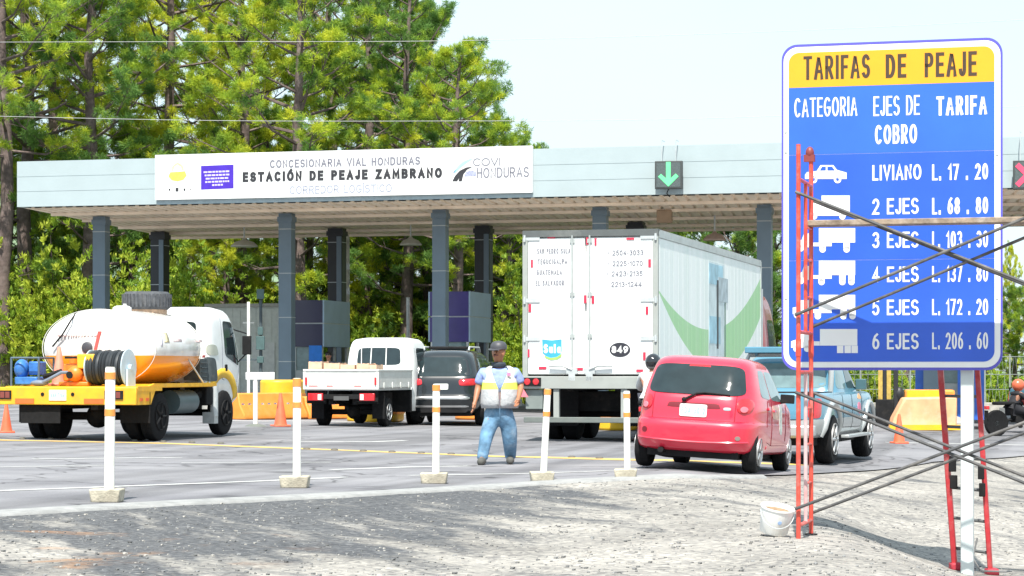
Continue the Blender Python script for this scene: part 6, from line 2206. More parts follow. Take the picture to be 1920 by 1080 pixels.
# cab
C = Shell([(0.55, 3.75, 5.20, 0.82, 6), (0.70, 3.70, 5.34, 0.88, 7), (1.15, 3.66, 5.36, 0.90, 7), (1.45, 3.66, 5.30, 0.90, 7), (1.95, 3.70, 5.05, 0.87, 8), (2.12, 3.74, 4.92, 0.84, 7), (2.22, 3.82, 4.82, 0.78, 5), (2.28, 3.98, 4.66, 0.62, 3.5)])
cabo = obj('cab', C.mesh(44, 18), M_truckwhite, tk, smooth=180)
cut_arches(cabo, [(4.35, 0.46)], 0.56, 0.9)
P_('rear_window', C.rear, [(-0.66, 1.62), (0.66, 1.62), (0.64, 2.02), (-0.64, 2.02)], M_glass, tk, n=9, off=0.006)
P_('windscreen', C.front, [(-0.78, 1.3), (0.78, 1.3), (0.72, 2.02), (-0.72, 2.02)], M_glass, tk, n=8)
for s in (1, -1):
    F = C.side(s)
    P_('door_window', F, [(4.42, 1.42), (5.14, 1.22), (4.84, 2.02), (4.38, 2.04)], M_glass, tk, n=8)
    mb = MB()
    for ya, za, yb, zb in ((4.30, 1.0, 4.30, 2.08), (5.0, 0.95, 5.22, 1.25), (4.30, 1.0, 4.4, 0.98)):
        mb.tube([F(ya + (yb - ya) * k / 6, za + (zb - za) * k / 6, 0.001) for k in range(7)], 0.006, 4)
    obj('door_seam', mb, M_grey_ink, tk)
    P_('door_handle', F, [(4.42, 1.14), (4.53, 1.14), (4.53, 1.26), (4.42, 1.26)], M_under, tk, off=0.012)
    # yellow wheel arch panel
    mb = MB()
    N = 14
    vs = []
    for k in range(N + 1):
        a = math.pi * (1.0 - 1.05 * k / N)
        for rr_ in (0.565, 0.70):
            yy, zz_ = 4.35 + rr_ * math.cos(a) * (1.0 if rr_ < 0.6 else 1.12), 0.46 + rr_ * math.sin(a) * (1.0 if rr_ < 0.6 else 1.05)
            zz_ = max(zz_, 0.56)
            vs.append(F(min(yy, 5.28), zz_, 0.012))
    mb.add(vs, [(2 * k, 2 * k + 1, 2 * k + 3, 2 * k + 2) for k in range(N)])
    o_ = obj('arch_panel', mb, M_yellow, tk, smooth=60)
    sd = o_.modifiers.new('t', 'SOLIDIFY')
    sd.thickness = 0.02
    c = F(5.12, 1.62, 0.20)
    mb = MB().span((c[0] - 0.08, c[1] - 0.03, c[2] - 0.18), (c[0] + 0.08, c[1] + 0.03, c[2] + 0.16)).tube([F(5.1, 2.0, -0.01), (c[0], c[1], c[2] + 0.2)], 0.014, 6).tube([F(5.14, 1.3, -0.01), (c[0], c[1], c[2] - 0.15)], 0.014, 6)
    obj('wing_mirror', mb, M_under, tk, bevel=0.01)
    wheel(tk, s * 0.84, 4.35, 0.40, 0.40, 0.21, side=s, rr=0.55, rim=M_under)
    wheel(tk, s * 1.00, 1.05, 0.40, 0.40, 0.21, side=s, rr=0.55, rim=M_under, dual=True)
    mb = MB().span((s * 0.90 - 0.26, 0.50, 0.30), (s * 0.90 + 0.26, 0.52, 0.80))
    obj('mud_flap', mb, M_black, tk, smooth=0)
    # engine cover behind the cab, battery box and fuel tank
    mb = MB().span((s * 0.55, 3.36, 0.98), (s * 0.86, 3.70, 1.36)).span((s * 0.55, 3.40, 0.62), (s * 0.80, 3.62, 0.95))
    for k in range(4):
        mb.tube([(s * 0.87, 3.40, 1.04 + k * 0.08), (s * 0.87, 3.66, 1.04 + k * 0.08)], 0.012, 5)
    obj('engine_cover', mb, mat('engine_slate', (0.06, 0.075, 0.08), 0.6, var=0.4, vscale=12), tk, bevel=0.015)
# dark opening under the cab's rear, pale air scoop
P_('air_scoop', C.side(1), [(3.74, 1.42), (4.12, 1.42), (4.02, 1.60), (3.74, 1.62)], mat('scoop_grey', (0.40, 0.42, 0.36), 0.5), tk, n=4, off=0.01)
P_('lower_cover', C.side(1), [(3.70, 0.96), (4.08, 0.96), (3.98, 1.36), (3.70, 1.40)], mat('engine_slate', (0.06, 0.075, 0.08), 0.6), tk, n=5, off=0.012)
mb = MB().tube([(0.86, 2.0, 0.62), (0.86, 2.85, 0.62)], 0.20, 20)
obj('fuel_tank', mb, mat('fuel_slate', (0.09, 0.13, 0.14), 0.4), tk, smooth=40)
mb = MB().span((0.70, 3.3, 0.55), (1.0, 3.62, 0.92)).tube([(0.85, 3.0, 0.7), (0.85, 3.3, 0.75)], 0.09, 10)
obj('air_filter', mb, M_black, tk, bevel=0.02)
mb = MB().tube([(0.98, 3.72, 0.35), (0.98, 3.72, 0.92)], 0.07, 12).span((0.80, 3.62, 0.22), (1.02, 3.80, 0.42))
obj('side_canister', mb, M_galv, tk)
mb = MB().span((-0.45, 0.05, 0.52), (-0.33, 5.0, 0.78)).span((0.33, 0.05, 0.52), (0.45, 5.0, 0.78)).tube([(-0.95, 1.05, 0.40), (0.95, 1.05, 0.40)], 0.07, 10).ball((0, 1.05, 0.40), 0.20).tube([(-0.8, 4.35, 0.40), (0.8, 4.35, 0.40)], 0.06, 8).span((-0.35, 3.6, 0.42), (0.35, 4.7, 0.95)).span((-0.9, 1.6, 0.55), (-0.5, 3.4, 0.82))
obj('chassis', mb, M_under, tk, smooth=0)
mb = MB().span((-0.90, 0.028, 0.30), (-0.2, 0.05, 0.595))
obj('rear_apron', mb, M_black, tk, smooth=0)
mb = MB().tube([tank_pt(R(-18), 2.55, 1.01), (1.09, 2.95, 0.94)], 0.014, 6)
obj('tank_strap', mb, M_galv, tk)
# driver's forearm resting on the window ledge is a person of its own (seen as a hint of skin)
# ------------------------------------------------------------------ delineator posts along the gutter
POSTS = [(201, 945, 207, 688, 60, 26, 9.5, (0.04, 0.10, 0.34, 0.40)), (553, 918, 557, 709, 56, 23, 7.5, (0.0, 0.085, 0.24, 0.30)), (814, 910, 818, 721, 52, 21, 6.8, (0.0, 0.07, 0.25, 0.31)),
         (1016, 905, 1027, 729, 46, 18, 6.2, (0.0, 0.07, 0.27, 0.33)), (1173, 899, 1175, 733, 44, 17, 6.0, (0.03, 0.09, 0.27, 0.33))]
ORD = ['white delineator post with two orange bands nearest the left edge of the picture', 'white delineator post in front of the white pickup bumper', 'white delineator post in front of the dark car',
       'leaning white delineator post just right of the walking man', 'white delineator post beside the red car']
for (xb, yb, xt, yt, bw, bh, pr_, bands), lab in zip(POSTS, ORD):
    g = gp(xb, yb - 3)
    k = g.y / FPX
    root = thing('delineator_post', lab, 'delineator post', g, R(rng.uniform(-6, 6)), 'banded posts along the gutter')
    w = bw * k
    mb = MB().box((0, 0, bh * k / 2), (w * 0.88, w * 0.72, bh * k), taper=1.12)
    obj('concrete_foot', mb, M_grime, root, bevel=0.014)
    H = (yb - yt - 3) * k
    lean = (xt - xb) * k
    base = Vector((0.02, 0, bh * k - 0.01))
    top = Vector((lean, 0, H))
    r = pr_ * k
    mb = MB().tube([base, base.lerp(top, 0.985), top], [r * 1.02, r, r * 0.86], 16)
    obj('tube', mb, M_postwhite, root)
    for b0, b1 in ((bands[0], bands[1]), (bands[2], bands[3])):
        mb = MB().tube([top.lerp(base, b0 + 0.004), top.lerp(base, b1)], r + 0.004, 16)
        obj('orange_band', mb, M_bandor, root)

# ------------------------------------------------------------------ traffic cones
def cone(loc, h, label, m=M_cone):
    root = thing('traffic_cone', label, 'traffic cone', loc, rng.uniform(0, 1.5))
    w = h * 0.5
    mb = MB().box((0, 0, 0.02), (w, w, 0.04))
    obj('base', mb, m, root, bevel=0.012)
    mb = MB().lathe([(w * 0.40, 0.038), (w * 0.37, 0.07), (w * 0.09, h * 0.97), (w * 0.07, h), (0.0, h)], n=24)
    obj('cone_body', mb, m, root)
    return root
g = gp(12, 812); cone(g, 56 * g.y / FPX, 'orange traffic cone on the road below the tanker truck bumper')
g = gp(526, 800); cone(g, 63 * g.y / FPX, 'orange traffic cone between the tanker truck and the white pickup')
g = gp(1686, 832); cone(g, 56 * g.y / FPX, 'orange traffic cone on the right in front of the sloped barrier')
Mt = Matrix.Translation(tk.location) @ Matrix.Rotation(R(-14.5), 4, 'Z')
cone(Mt @ Vector((-0.50, 0.62, 0.902)), 0.64, 'faded pinkish cone riding on the tanker truck platform', mat('cone_faded', (0.75, 0.26, 0.18), 0.5, var=0.2))

# ------------------------------------------------------------------ the tariff sign
SA = R(15)
SX, SY, SW, SZ0, SZ1 = 2.189, 18.6, 1.7525, 1.295, 3.93
sign = thing('tariff_sign', 'large blue and yellow toll tariff board on a white post', 'road sign', (SX, SY, 0), -SA)
def sxz(px, py):
    k = (px - 960) / FPX
    a = (k * SY - SX) / (math.cos(SA) + math.sin(SA) * k)
    return a, hz(py, SY - math.sin(SA) * a)
def rrect(x0, x1, z0, z1, r, n=8, tl=True, bl=True):
    out = []
    for (cx_, cz_, a0, on) in ((x1 - r, z1 - r, 0, tl), (x0 + r, z1 - r, 90, tl), (x0 + r, z0 + r, 180, bl), (x1 - r, z0 + r, 270, bl)):
        if on:
            out += [(cx_ + r * math.cos(R(a0 + 90 * k / n)), cz_ + r * math.sin(R(a0 + 90 * k / n))) for k in range(n + 1)]
        else:
            out.append((x1 if a0 in (0, 270) else x0, z1 if a0 in (0, 90) else z0))
    return out
M_sblue = mat('sign_blue_lower', (0.026, 0.105, 0.60), 0.32, var=0.12, vscale=1.6)
M_sblue2 = mat('sign_blue_upper', (0.032, 0.132, 0.62), 0.32, var=0.14, vscale=1.6)
M_sedge = mat('sign_edge_blue', (0.10, 0.09, 0.50), 0.4, var=0.05)
M_syel = mat('sign_yellow', (0.80, 0.36, 0.015), 0.4, var=0.04)
M_swhite = mat('sign_letter_white', (0.80, 0.80, 0.80), 0.4, var=0.03)
M_sbrown = mat('sign_letter_dark', (0.06, 0.035, 0.02), 0.5)
obj('board', MB().prism(rrect(0, SW, SZ0, SZ1, 0.125), -0.012, 0.02, axis='y'), M_sedge, sign, smooth=0)
obj('white_border', MB().prism(rrect(0.016, SW - 0.016, SZ0 + 0.022, SZ1 - 0.022, 0.115), -0.015, -0.0122, axis='y'), M_board, sign, smooth=0)
IX0, IX1, IZ0, IZ1 = 0.058, SW - 0.062, SZ0 + 0.068, SZ1 - 0.068
zy = sxz(1670, 159.5)[1]
zs1 = sxz(1670, 287)[1]
zs2 = sxz(1670, 487)[1]
obj('header', MB().prism(rrect(IX0, IX1, zy, IZ1, 0.085, bl=False), -0.0185, -0.0152, axis='y'), M_syel, sign, smooth=0)
obj('blue_panel', MB().span((IX0, -0.0185, zs1 + 0.002), (IX1, -0.0152, zy - 0.001)), M_sblue2, sign, smooth=0)
obj('blue_panel', MB().span((IX0, -0.0185, zs2 + 0.002), (IX1, -0.0152, zs1 - 0.002)), M_sblue, sign, smooth=0)
obj('blue_panel', MB().prism(rrect(IX0, IX1, IZ0, zs2 - 0.002, 0.085, tl=False), -0.0185, -0.0152, axis='y'), M_sblue, sign, smooth=0)
def stext(s, x0, x1, y0, y1, m=M_swhite, bold=0.135):
    a0, zt_ = sxz(x0, y0)
    a1, zb_ = sxz(x1, y1)
    xm = (x0 + x1) / 2
    zt_, zb_ = sxz(xm, y0)[1], sxz(xm, y1)[1]
    return text(sign, s, (a0, a1, zb_, zt_), m, y=-0.0200, bold=bold)
stext('TARIFAS', 1507, 1632, 104, 148.5, M_sbrown, 0.15)
stext('DE', 1661, 1700, 102, 146.5, M_sbrown, 0.15)
stext('PEAJE', 1734, 1832, 98, 144, M_sbrown, 0.15)
stext('CATEGORIA', 1490, 1608, 183, 219)
stext('EJES DE', 1638, 1725, 180, 217)
stext('TARIFA', 1756, 1851, 180, 216, bold=0.15)
stext('COBRO', 1641, 1720, 234, 270)
rows = [('LIVIANO', 'L. 17 . 20', 309, 338), ('2 EJES', 'L. 68 . 80', 372, 402), ('3 EJES', 'L. 103 . 30', 435, 465), ('4 EJES', 'L. 137 . 80', 500, 529), ('5 EJES', 'L. 172 . 20', 562, 591), ('6 EJES', 'L. 206 . 60', 625, 655)]
for a, b, y0, y1 in rows:
    stext(a, 1636, 1728 if a == 'LIVIANO' else 1723, y0, y1)
    stext(b, 1748, 1853, y0 - 1.5, y1 - 0.5, bold=0.13)
def icon(polys, holes=()):
    mb = MB()
    for pl in polys:
        mb.prism([sxz(*q) for q in pl], -0.0215, -0.0187, axis='y')
    o = obj('vehicle_pictogram', mb, M_swhite, sign, smooth=0)
    for pl in holes:
        obj('pictogram_window', MB().prism([sxz(*q) for q in pl], -0.0230, -0.0217, axis='y'), M_sblue, o, smooth=0)
def disc(cx, cy, r):
    return [(cx + r * math.cos(2 * math.pi * k / 16), cy + r * math.sin(2 * math.pi * k / 16)) for k in range(16)]
def rc(x0, y0, x1, y1):
    return [(x0, y1), (x1, y1), (x1, y0), (x0, y0)]
icon([[(1510, 336), (1588, 336), (1588, 324), (1570, 319), (1563, 310), (1539, 310), (1532, 321), (1514, 323), (1510, 328)], disc(1571, 337, 7), disc(1526, 337, 7)],
     [[(1538, 320), (1549, 320), (1549, 313), (1542, 313)], [(1552, 320), (1566, 320), (1561, 313), (1552, 313)], disc(1571, 337, 2.6), disc(1526, 337, 2.6)])
icon([rc(1541, 367, 1594, 405), [(1518, 405), (1540.5, 405), (1540.5, 378), (1526, 378), (1518, 392)], disc(1527, 406, 6), disc(1580, 406, 6)])
def semi(y, axles, x0=1494):
    icon([rc(1536, y, 1604, y + 27), rc(1524, y + 27.2, 1560, y + 34), [(x0, y + 36), (x0 + 30, y + 36), (x0 + 30, y + 10), (x0 + 14, y + 10), (x0 + 10, y + 22), (x0, y + 24)], disc(x0 + 8, y + 38, 6)] + [rc(a - 6, y + 34.3 if a < 1562 else y + 27.2, a + 6, y + 39) for a in axles] + [disc(a, y + 40, 6) for a in axles])
semi(428, [1543, 1588])
semi(489, [1541, 1580, 1597])
semi(553, [1534, 1582, 1599], 1487)
icon([rc(1538, 617, 1608, 648), rc(1524, 640, 1537.5, 648), [(1484, 652), (1520, 652), (1520, 622), (1500, 622), (1496, 636), (1484, 640)], disc(1494, 654, 6), disc(1514, 654, 6)] + [rc(a - 6, 648.3, a + 6, 662) for a in (1576, 1590, 1603)] )
for px, py in ((1474, 248), (1474, 286), (1870, 290), (1474, 560), (1870, 560)):
    a, z = sxz(px, py)
    mb = MB().lathe([(0, -0.022), (0.009, -0.020), (0.012, -0.0152)], (a, 0, z), axis='y', n=10)
    obj('rivet', mb, M_galv, sign)
# post and rear rails
pa, _ = sxz(1812, 800)
pa += 0.0
mb = MB().span((pa - 0.05, 0.055, -0.6), (pa + 0.05, 0.155, SZ1 - 0.12))
obj('post', mb, mat('sign_post_grey', (0.60, 0.66, 0.66), 0.5, var=0.08, dirt=(0.4, 0.42, 0.4), dirt_amt=0.5, dirt_scale=3), sign, bevel=0.008)
for z in (SZ0 + 0.5, SZ0 + 1.35, SZ1 - 0.4):
    mb = MB().span((0.12, 0.021, z - 0.03), (SW - 0.10, 0.054, z + 0.03))
    obj('rear_rail', mb, M_galv, sign, smooth=0)

# ------------------------------------------------------------------ red scaffold
ga = Vector((at_px(1497, 17.3), 17.3, 0))
g0 = gz(ga.x, ga.y)
sca = thing('scaffold', 'red tubular scaffold with crossed dark braces standing before the tariff sign', 'scaffold', (ga.x, ga.y, 0.0), -SA)
def brace_tube(name, pts, r, m=M_red_frame, par=sca):
    return obj(name, MB().tube(pts, r, 10), m, par)
FD = 0.72
gB = -0.03
M_brace = mat('brace_dark', (0.06, 0.06, 0.062), 0.5, var=0.3, vscale=9, dirt=(0.3, 0.27, 0.24), dirt_amt=0.5, dirt_scale=6)
M_red_pale = mat('scaffold_pale_tube', (0.60, 0.40, 0.40), 0.5, var=0.2, vscale=10, dirt=(0.6, 0.1, 0.08), dirt_amt=0.6, dirt_scale=6)
for X in (0.0, 2.2):
    zf = gz(ga.x + X * math.cos(SA), ga.y - X * math.sin(SA)) - 0.02
    for t0_, t1_, nm in ((zf, 1.46, 'lower_frame'), (1.47, 3.0, 'upper_frame')):
        f_ = obj(nm, MB().tube([(X, 0, t0_), (X, 0, t1_)], 0.0175, 12).tube([(X, FD, t0_ if t0_ > 0.5 else t0_), (X, FD, t1_)], 0.0175, 12), M_red_frame, sca)
        zA, zB_ = (0.12, 1.28) if t0_ < 0.5 else (1.585, 2.74)
        mb = MB()
        for z in (zA, zB_):
            mb.tube([(X, 0, z), (X, FD, z)], 0.015, 10)
        if t0_ > 0.5:
            for z in (1.86, 2.15, 2.40):
                mb.tube([(X, FD * 0.56, z), (X, FD, z)], 0.011, 8)
        else:
            for z in (0.42, 0.72, 1.0):
                mb.tube([(X, FD * 0.56, z), (X, FD, z)], 0.011, 8)
        obj('rung', mb, M_red_frame, f_)
        mb = MB().tube([(X, FD * 0.56, zA), (X, FD * 0.56, zB_)], 0.015, 10)
        obj('inner_tube', mb, M_red_pale if t0_ < 0.5 else M_red_frame, f_)
    mb = MB().tube([(X, 0, 1.40), (X, 0, 1.53)], 0.0215, 10).tube([(X, FD, 1.40), (X, FD, 1.53)], 0.0215, 10)
    obj('coupling', mb, M_red_frame, sca)
    for y in (0, FD):
        mb = MB().lathe([(0.0, 0.02), (0.05, 0.015), (0.055, -0.02), (0, -0.02)], (X, y, zf), n=14)
        obj('foot_plate', mb, M_under, sca)
mb = MB().ball((-0.01, FD, 3.00), (0.034, 0.034, 0.05)).span((-0.055, FD - 0.028, 2.93), (0.03, FD + 0.028, 2.985))
obj('top_clamp', mb, mat('clamp_red', (0.22, 0.04, 0.04), 0.5), sca)
for y, dx in ((-0.035, 0.0), (FD + 0.035, 0.0)):
    for za, zb in ((1.13, 0.25), (0.25, 1.13), (2.64, 1.71), (1.71, 2.64)):
        off = 0.012 if za > zb else -0.012
        lo = 0.085 if (y > 0 and za < zb) else 0.0
        brace_tube('cross_brace', [(-0.02, y + off, za - lo), (2.22, y + off, zb - lo)], 0.0125, M_brace)
# wooden plank across the scaffold
pk_ = thing('scaffold_plank', 'weathered wooden plank laid across the scaffold in front of the tariff rows', 'plank', sca.location, -SA)
M_plank = mat('weathered_wood', (0.30, 0.23, 0.17), 0.85, var=0.45, vscale=10, bump=0.4, bscale=25, dirt=(0.5, 0.45, 0.4), dirt_amt=0.6, dirt_scale=7)
mb = MB().span((-0.03, FD * 0.76, 2.418), (2.32, FD * 1.06, 2.462))
obj('plank', mb, M_plank, pk_, bevel=0.006)

# ------------------------------------------------------------------ red ladder behind the sign
lad = thing('extension_ladder', 'red extension ladder leaning behind the tariff sign post', 'ladder', (0, 0, 0))
M_lad = mat('ladder_red', (0.50, 0.035, 0.045), 0.45, var=0.2, vscale=10, dirt=(0.55, 0.4, 0.36), dirt_amt=0.35, dirt_scale=6)
def lad_pt(px, py, D):
    return Vector((at_px(px, D), D, hz(py, D)))
bl_, br_ = lad_pt(1790, 1048, 18.80), lad_pt(1857, 1064, 18.62)
tl_, tr_ = lad_pt(1764, 700, 18.62), lad_pt(1833, 700, 18.44)
bl_.z, br_.z = gz(bl_.x, bl_.y) + 0.02, gz(br_.x, br_.y) + 0.02
tl2, tr2 = bl_.lerp(tl_, 1.75), br_.lerp(tr_, 1.75)
lad.location = bl_
def lrail(a, b, nm, w=0.034):
    mb = MB()
    d = (b - a).normalized()
    s = Vector((math.cos(SA), -math.sin(SA), 0)) * w / 2
    f = Vector((math.sin(SA), math.cos(SA), 0)) * 0.040
    vs = [p + q for p in (a - bl_, b - bl_) for q in (-s - f, s - f, s + f, -s + f)]
    mb.add(vs, [(0, 1, 2, 3), (4, 5, 6, 7), (0, 1, 5, 4), (1, 2, 6, 5), (2, 3, 7, 6), (3, 0, 4, 7)])
    return obj(nm, mb, M_lad, lad, bevel=0.006)
lrail(bl_, tl2, 'side_rail', 0.045)
lrail(br_, tr2, 'side_rail', 0.040)
for k in range(11):
    t = 0.055 + k * 0.09
    mb = MB().tube([bl_.lerp(tl2, t) - bl_, br_.lerp(tr2, t) - bl_], 0.013, 8)
    obj('rung', mb, mat('rung_dull', (0.10, 0.105, 0.105), 0.5), lad)
for q in (bl_, br_):
    mb = MB().span(tuple(q - bl_ + Vector((-0.04, -0.07, -0.035))), tuple(q - bl_ + Vector((0.06, 0.06, 0.03))))
    obj('rubber_shoe', mb, mat('shoe_red', (0.40, 0.03, 0.05), 0.7), lad, bevel=0.015)
for tq in (0.25, 0.30):
    q = bl_.lerp(tl2, tq) - bl_
    mb = MB().span((q.x + 0.0, q.y - 0.07, q.z - 0.05), (q.x + 0.06, q.y - 0.045, q.z + 0.06))
    q = br_.lerp(tr2, tq - 0.01) - bl_
    mb.span((q.x - 0.06, q.y - 0.07, q.z - 0.06), (q.x - 0.01, q.y - 0.045, q.z + 0.05))
    obj('rung_hook', mb, M_under, lad, bevel=0.006)
pts = [br_.lerp(tr2, 0.10) - bl_ + Vector((-0.10, -0.06, 0)), br_ - bl_ + Vector((-0.16, -0.08, 0.12)), br_ - bl_ + Vector((-0.10, -0.10, 0.015)), br_ - bl_ + Vector((0.10, -0.12, 0.012)), br_ - bl_ + Vector((0.16, -0.05, 0.012))]
obj('pull_rope', MB().tube(pts, 0.008, 6), mat('rope_grey', (0.2, 0.2, 0.2), 0.8), lad)

# ------------------------------------------------------------------ white bucket by the scaffold foot
g = gp(1450, 1003)
buc = thing('plastic_bucket', 'tilted white plastic bucket with a stained rim beside the scaffold foot', 'bucket', (g.x, g.y, g.z + 0.02))
buc.rotation_euler = (R(12), R(9), 0)
k = g.y / FPX
mb = MB().lathe([(0, 0), (25 * k, 0), (26.5 * k, 0.01), (31 * k, 46 * k), (32.5 * k, 47 * k), (32.5 * k, 50 * k), (30 * k, 50 * k), (29 * k, 46 * k), (25 * k, 30 * k), (0, 30 * k)], n=32)
obj('bucket_body', mb, mat('bucket_white', (0.78, 0.78, 0.76), 0.4, var=0.05, dirt=(0.55, 0.5, 0.42), dirt_amt=0.5, dirt_scale=5), buc)
mb = MB().lathe([(0, 30.5 * k), (25 * k, 31 * k), (28 * k, 42 * k), (27.5 * k, 42 * k), (24 * k, 32 * k)], n=28)
obj('cement_residue', mb, mat('residue_brown', (0.42, 0.30, 0.20), 0.9, var=0.4, vscale=15), buc)
mb = MB().lathe([(0, -0.004), (0.014, -0.003), (0.016, 0.0)], (0.02, -28.6 * k, 27 * k), axis='y', n=14)
obj('blue_mark', mb, mat('mark_blue', (0.25, 0.36, 0.55), 0.5), buc)
mb = MB().tube([(31.5 * k * math.cos(a), 31.5 * k * math.sin(a) - 0.02, 42 * k - 0.10 * math.sin((a - math.pi) / math.pi * math.pi) ) for a in [math.pi + math.pi * i / 14 for i in range(15)]], 0.004, 5)
obj('handle', mb, M_galv, buc)

# loose stones on the gravel, as one ground cover
ng = np.random.default_rng(3)
mb = MB()
rg = random.Random(4)
cnt = 0
while cnt < 6000:
    y = 12.5 + 15 * rg.random() ** 1.3
    x = at_px(rg.uniform(-60, 1980), y)
    if y > edge_y(x) - 0.55:
        continue
    s = rg.choice((0.004, 0.005, 0.006, 0.007, 0.008, 0.010, 0.012, 0.017)) * rg.uniform(0.7, 1.3)
    z = gz_lumpy(x, y)
    vs = [Vector((math.cos(a) * math.cos(e), math.sin(a) * math.cos(e), math.sin(e) * 0.7)) * s * rg.uniform(0.7, 1.2) + Vector((x, y, z + s * 0.2)) for e, n_ in ((-0.5, 4), (0.5, 4)) for a in [2 * math.pi * i / n_ + e for i in range(n_)]]
    mb.add(vs, [(3, 2, 1, 0), (4, 5, 6, 7), (0, 1, 5, 4), (1, 2, 6, 5), (2, 3, 7, 6), (3, 0, 4, 7)], mi=rg.choice((0, 1, 1, 2, 2)))
    cnt += 1
o = obj('gravel', mb, [mat('stone_pale', (0.36, 0.34, 0.31), 0.9), mat('stone_grey', (0.22, 0.22, 0.22), 0.9), mat('stone_dark', (0.12, 0.12, 0.12), 0.9)], smooth=0, fix=False)
tag(o, 'loose pale and dark stones scattered over the gravel shoulder', 'gravel', kind='stuff')

# ------------------------------------------------------------------ people
def skin(name, verts, edges, radii, m, parent, levels=2, root=0, loops=None):
    me = bpy.data.meshes.new(name)
    me.from_pydata([tuple(v) for v in verts], edges, [])
    o = bpy.data.objects.new(name, me)
    COL.objects.link(o)
    md = o.modifiers.new('skin', 'SKIN')
    md.use_smooth_shade = True
    md.branch_smoothing = 0.4
    for i, r in enumerate(radii):
        sv = me.skin_vertices[0].data[i]
        sv.radius = r if isinstance(r, (tuple, list)) else (r, r)
        sv.use_root = (i == root)
    ss = o.modifiers.new('sub', 'SUBSURF')
    ss.levels = ss.render_levels = levels
    dg = bpy.context.evaluated_depsgraph_get()
    new = bpy.data.meshes.new_from_object(o.evaluated_get(dg), depsgraph=dg)
    new.materials.clear()
    new.materials.append(m)
    new.polygons.foreach_set('material_index', [0] * len(new.polygons))
    new.shade_smooth()
    bpy.data.objects.remove(o, do_unlink=True)
    r_ = bpy.data.objects.new(name, new)
    put(r_, parent)
    return r_

def fingers(V, E, Rr, wrist_i, wrist, hand_dir, out_dir, thumb_dir, s=1.0):
    """Palm and five bent fingers growing from the wrist."""
    V.append(wrist + hand_dir * 0.05 * s); Rr.append(0.034 * s); pi = len(V) - 1
    E.append((wrist_i, pi))
    V.append(wrist + hand_dir * 0.095 * s); Rr.append(0.034 * s); p2 = len(V) - 1
    E.append((pi, p2))
    for k, (o_, ln) in enumerate(((-0.030, 0.062), (-0.010, 0.075), (0.011, 0.070), (0.030, 0.055))):
        a = wrist + hand_dir * 0.105 * s + thumb_dir * (-o_) * s
        V.append(a); Rr.append(0.0095 * s); i0 = len(V) - 1
        E.append((p2, i0))
        V.append(a + hand_dir * ln * 0.55 * s - out_dir * 0.012 * s); Rr.append(0.009 * s)
        E.append((i0, len(V) - 1))
        V.append(a + hand_dir * ln * 0.9 * s - out_dir * 0.035 * s); Rr.append(0.008 * s)
        E.append((len(V) - 2, len(V) - 1))
    V.append(wrist + hand_dir * 0.055 * s + thumb_dir * 0.045 * s); Rr.append(0.012 * s)
    E.append((pi, len(V) - 1))
    V.append(wrist + hand_dir * 0.10 * s + thumb_dir * 0.055 * s); Rr.append(0.010 * s)
    E.append((len(V) - 2, len(V) - 1))

def human(root, J, m_skin, s=1.0, bulk=1.0):
    """One continuous body: J holds joints (pelvis, waist, chest, neck, head top ... and r/l limbs)."""
    V, E, Rr = [], [], []
    def add(p, r, par=None):
        V.append(Vector(p)); Rr.append(r)
        if par is not None:
            E.append((par, len(V) - 1))
        return len(V) - 1
    pel = add(J['pelvis'], 0.125 * bulk)
    wai = add(J['waist'], 0.135 * bulk, pel)
    che = add(J['chest'], 0.14 * bulk, wai)
    nb = add(J['neckbase'], 0.075, che)
    nk = add(J['neck'], 0.06, nb)
    ch = add(J['chin'], 0.074, nk)
    hd = add(J['head'], 0.092, ch)
    ht = add(J['crown'], 0.070, hd)
    f = J['face']
    add(Vector(J['head']) + f * 0.115 + Vector((0, 0, -0.025)), 0.016, hd)          # nose
    sd = Vector((-f.y, f.x, 0)).normalized()
    for q in (1, -1):
        add(Vector(J['head']) + sd * q * 0.098 + Vector((0, 0, -0.015)), 0.018, hd)  # ears
    for q in ('r', 'l'):
        sh = add(J['sh' + q], 0.070 * bulk, che)
        el = add(J['el' + q], 0.048, sh)
        fo = add(Vector(J['el' + q]).lerp(Vector(J['wr' + q]), 0.35), 0.046, el)
        wr = add(J['wr' + q], 0.030, fo)
        hdir = (Vector(J['wr' + q]) - Vector(J['el' + q])).normalized()
        fingers(V, E, Rr, wr, V[wr], hdir, f * -1, (f * 0.8 + (sd if q == 'l' else -sd) * -0.2).normalized(), 1.05)
        hp = add(J['hp' + q], 0.115 * bulk, pel)
        kn = add(J['kn' + q], 0.070, hp)
        cf = add(Vector(J['kn' + q]).lerp(Vector(J['an' + q]), 0.35), 0.064, kn)
        an = add(J['an' + q], 0.042, cf)
        add(J['to' + q], 0.034, an)
    return skin('body', V, E, Rr, m_skin, root, 2, 0)

def face_bits(par, J, hair=None):
    f = J['face']
    h = Vector(J['head'])
    sd = Vector((-f.y, f.x, 0)).normalized()
    mb = MB()
    for q in (1, -1):
        mb.ball(tuple(h + f * 0.083 + sd * q * 0.034 + Vector((0, 0, 0.012))), 0.013, 10, 8)
    obj('eyes', mb, mat('eye_white', (0.4, 0.38, 0.36), 0.3), par)
    mb = MB().tube([h + f * 0.086 + sd * -0.03 + Vector((0, 0, -0.06)), h + f * 0.095 + Vector((0, 0, -0.062)), h + f * 0.086 + sd * 0.03 + Vector((0, 0, -0.06))], 0.008, 6)
    obj('mouth', mb, mat('lip_brown', (0.20, 0.07, 0.06), 0.5), par)
    mb = MB()
    for q in (1, -1):
        mb.tube([h + f * 0.09 + sd * q * 0.018 + Vector((0, 0, 0.035)), h + f * 0.082 + sd * q * 0.055 + Vector((0, 0, 0.033))], 0.007, 6)
    obj('eyebrows', mb, M_ink, par)

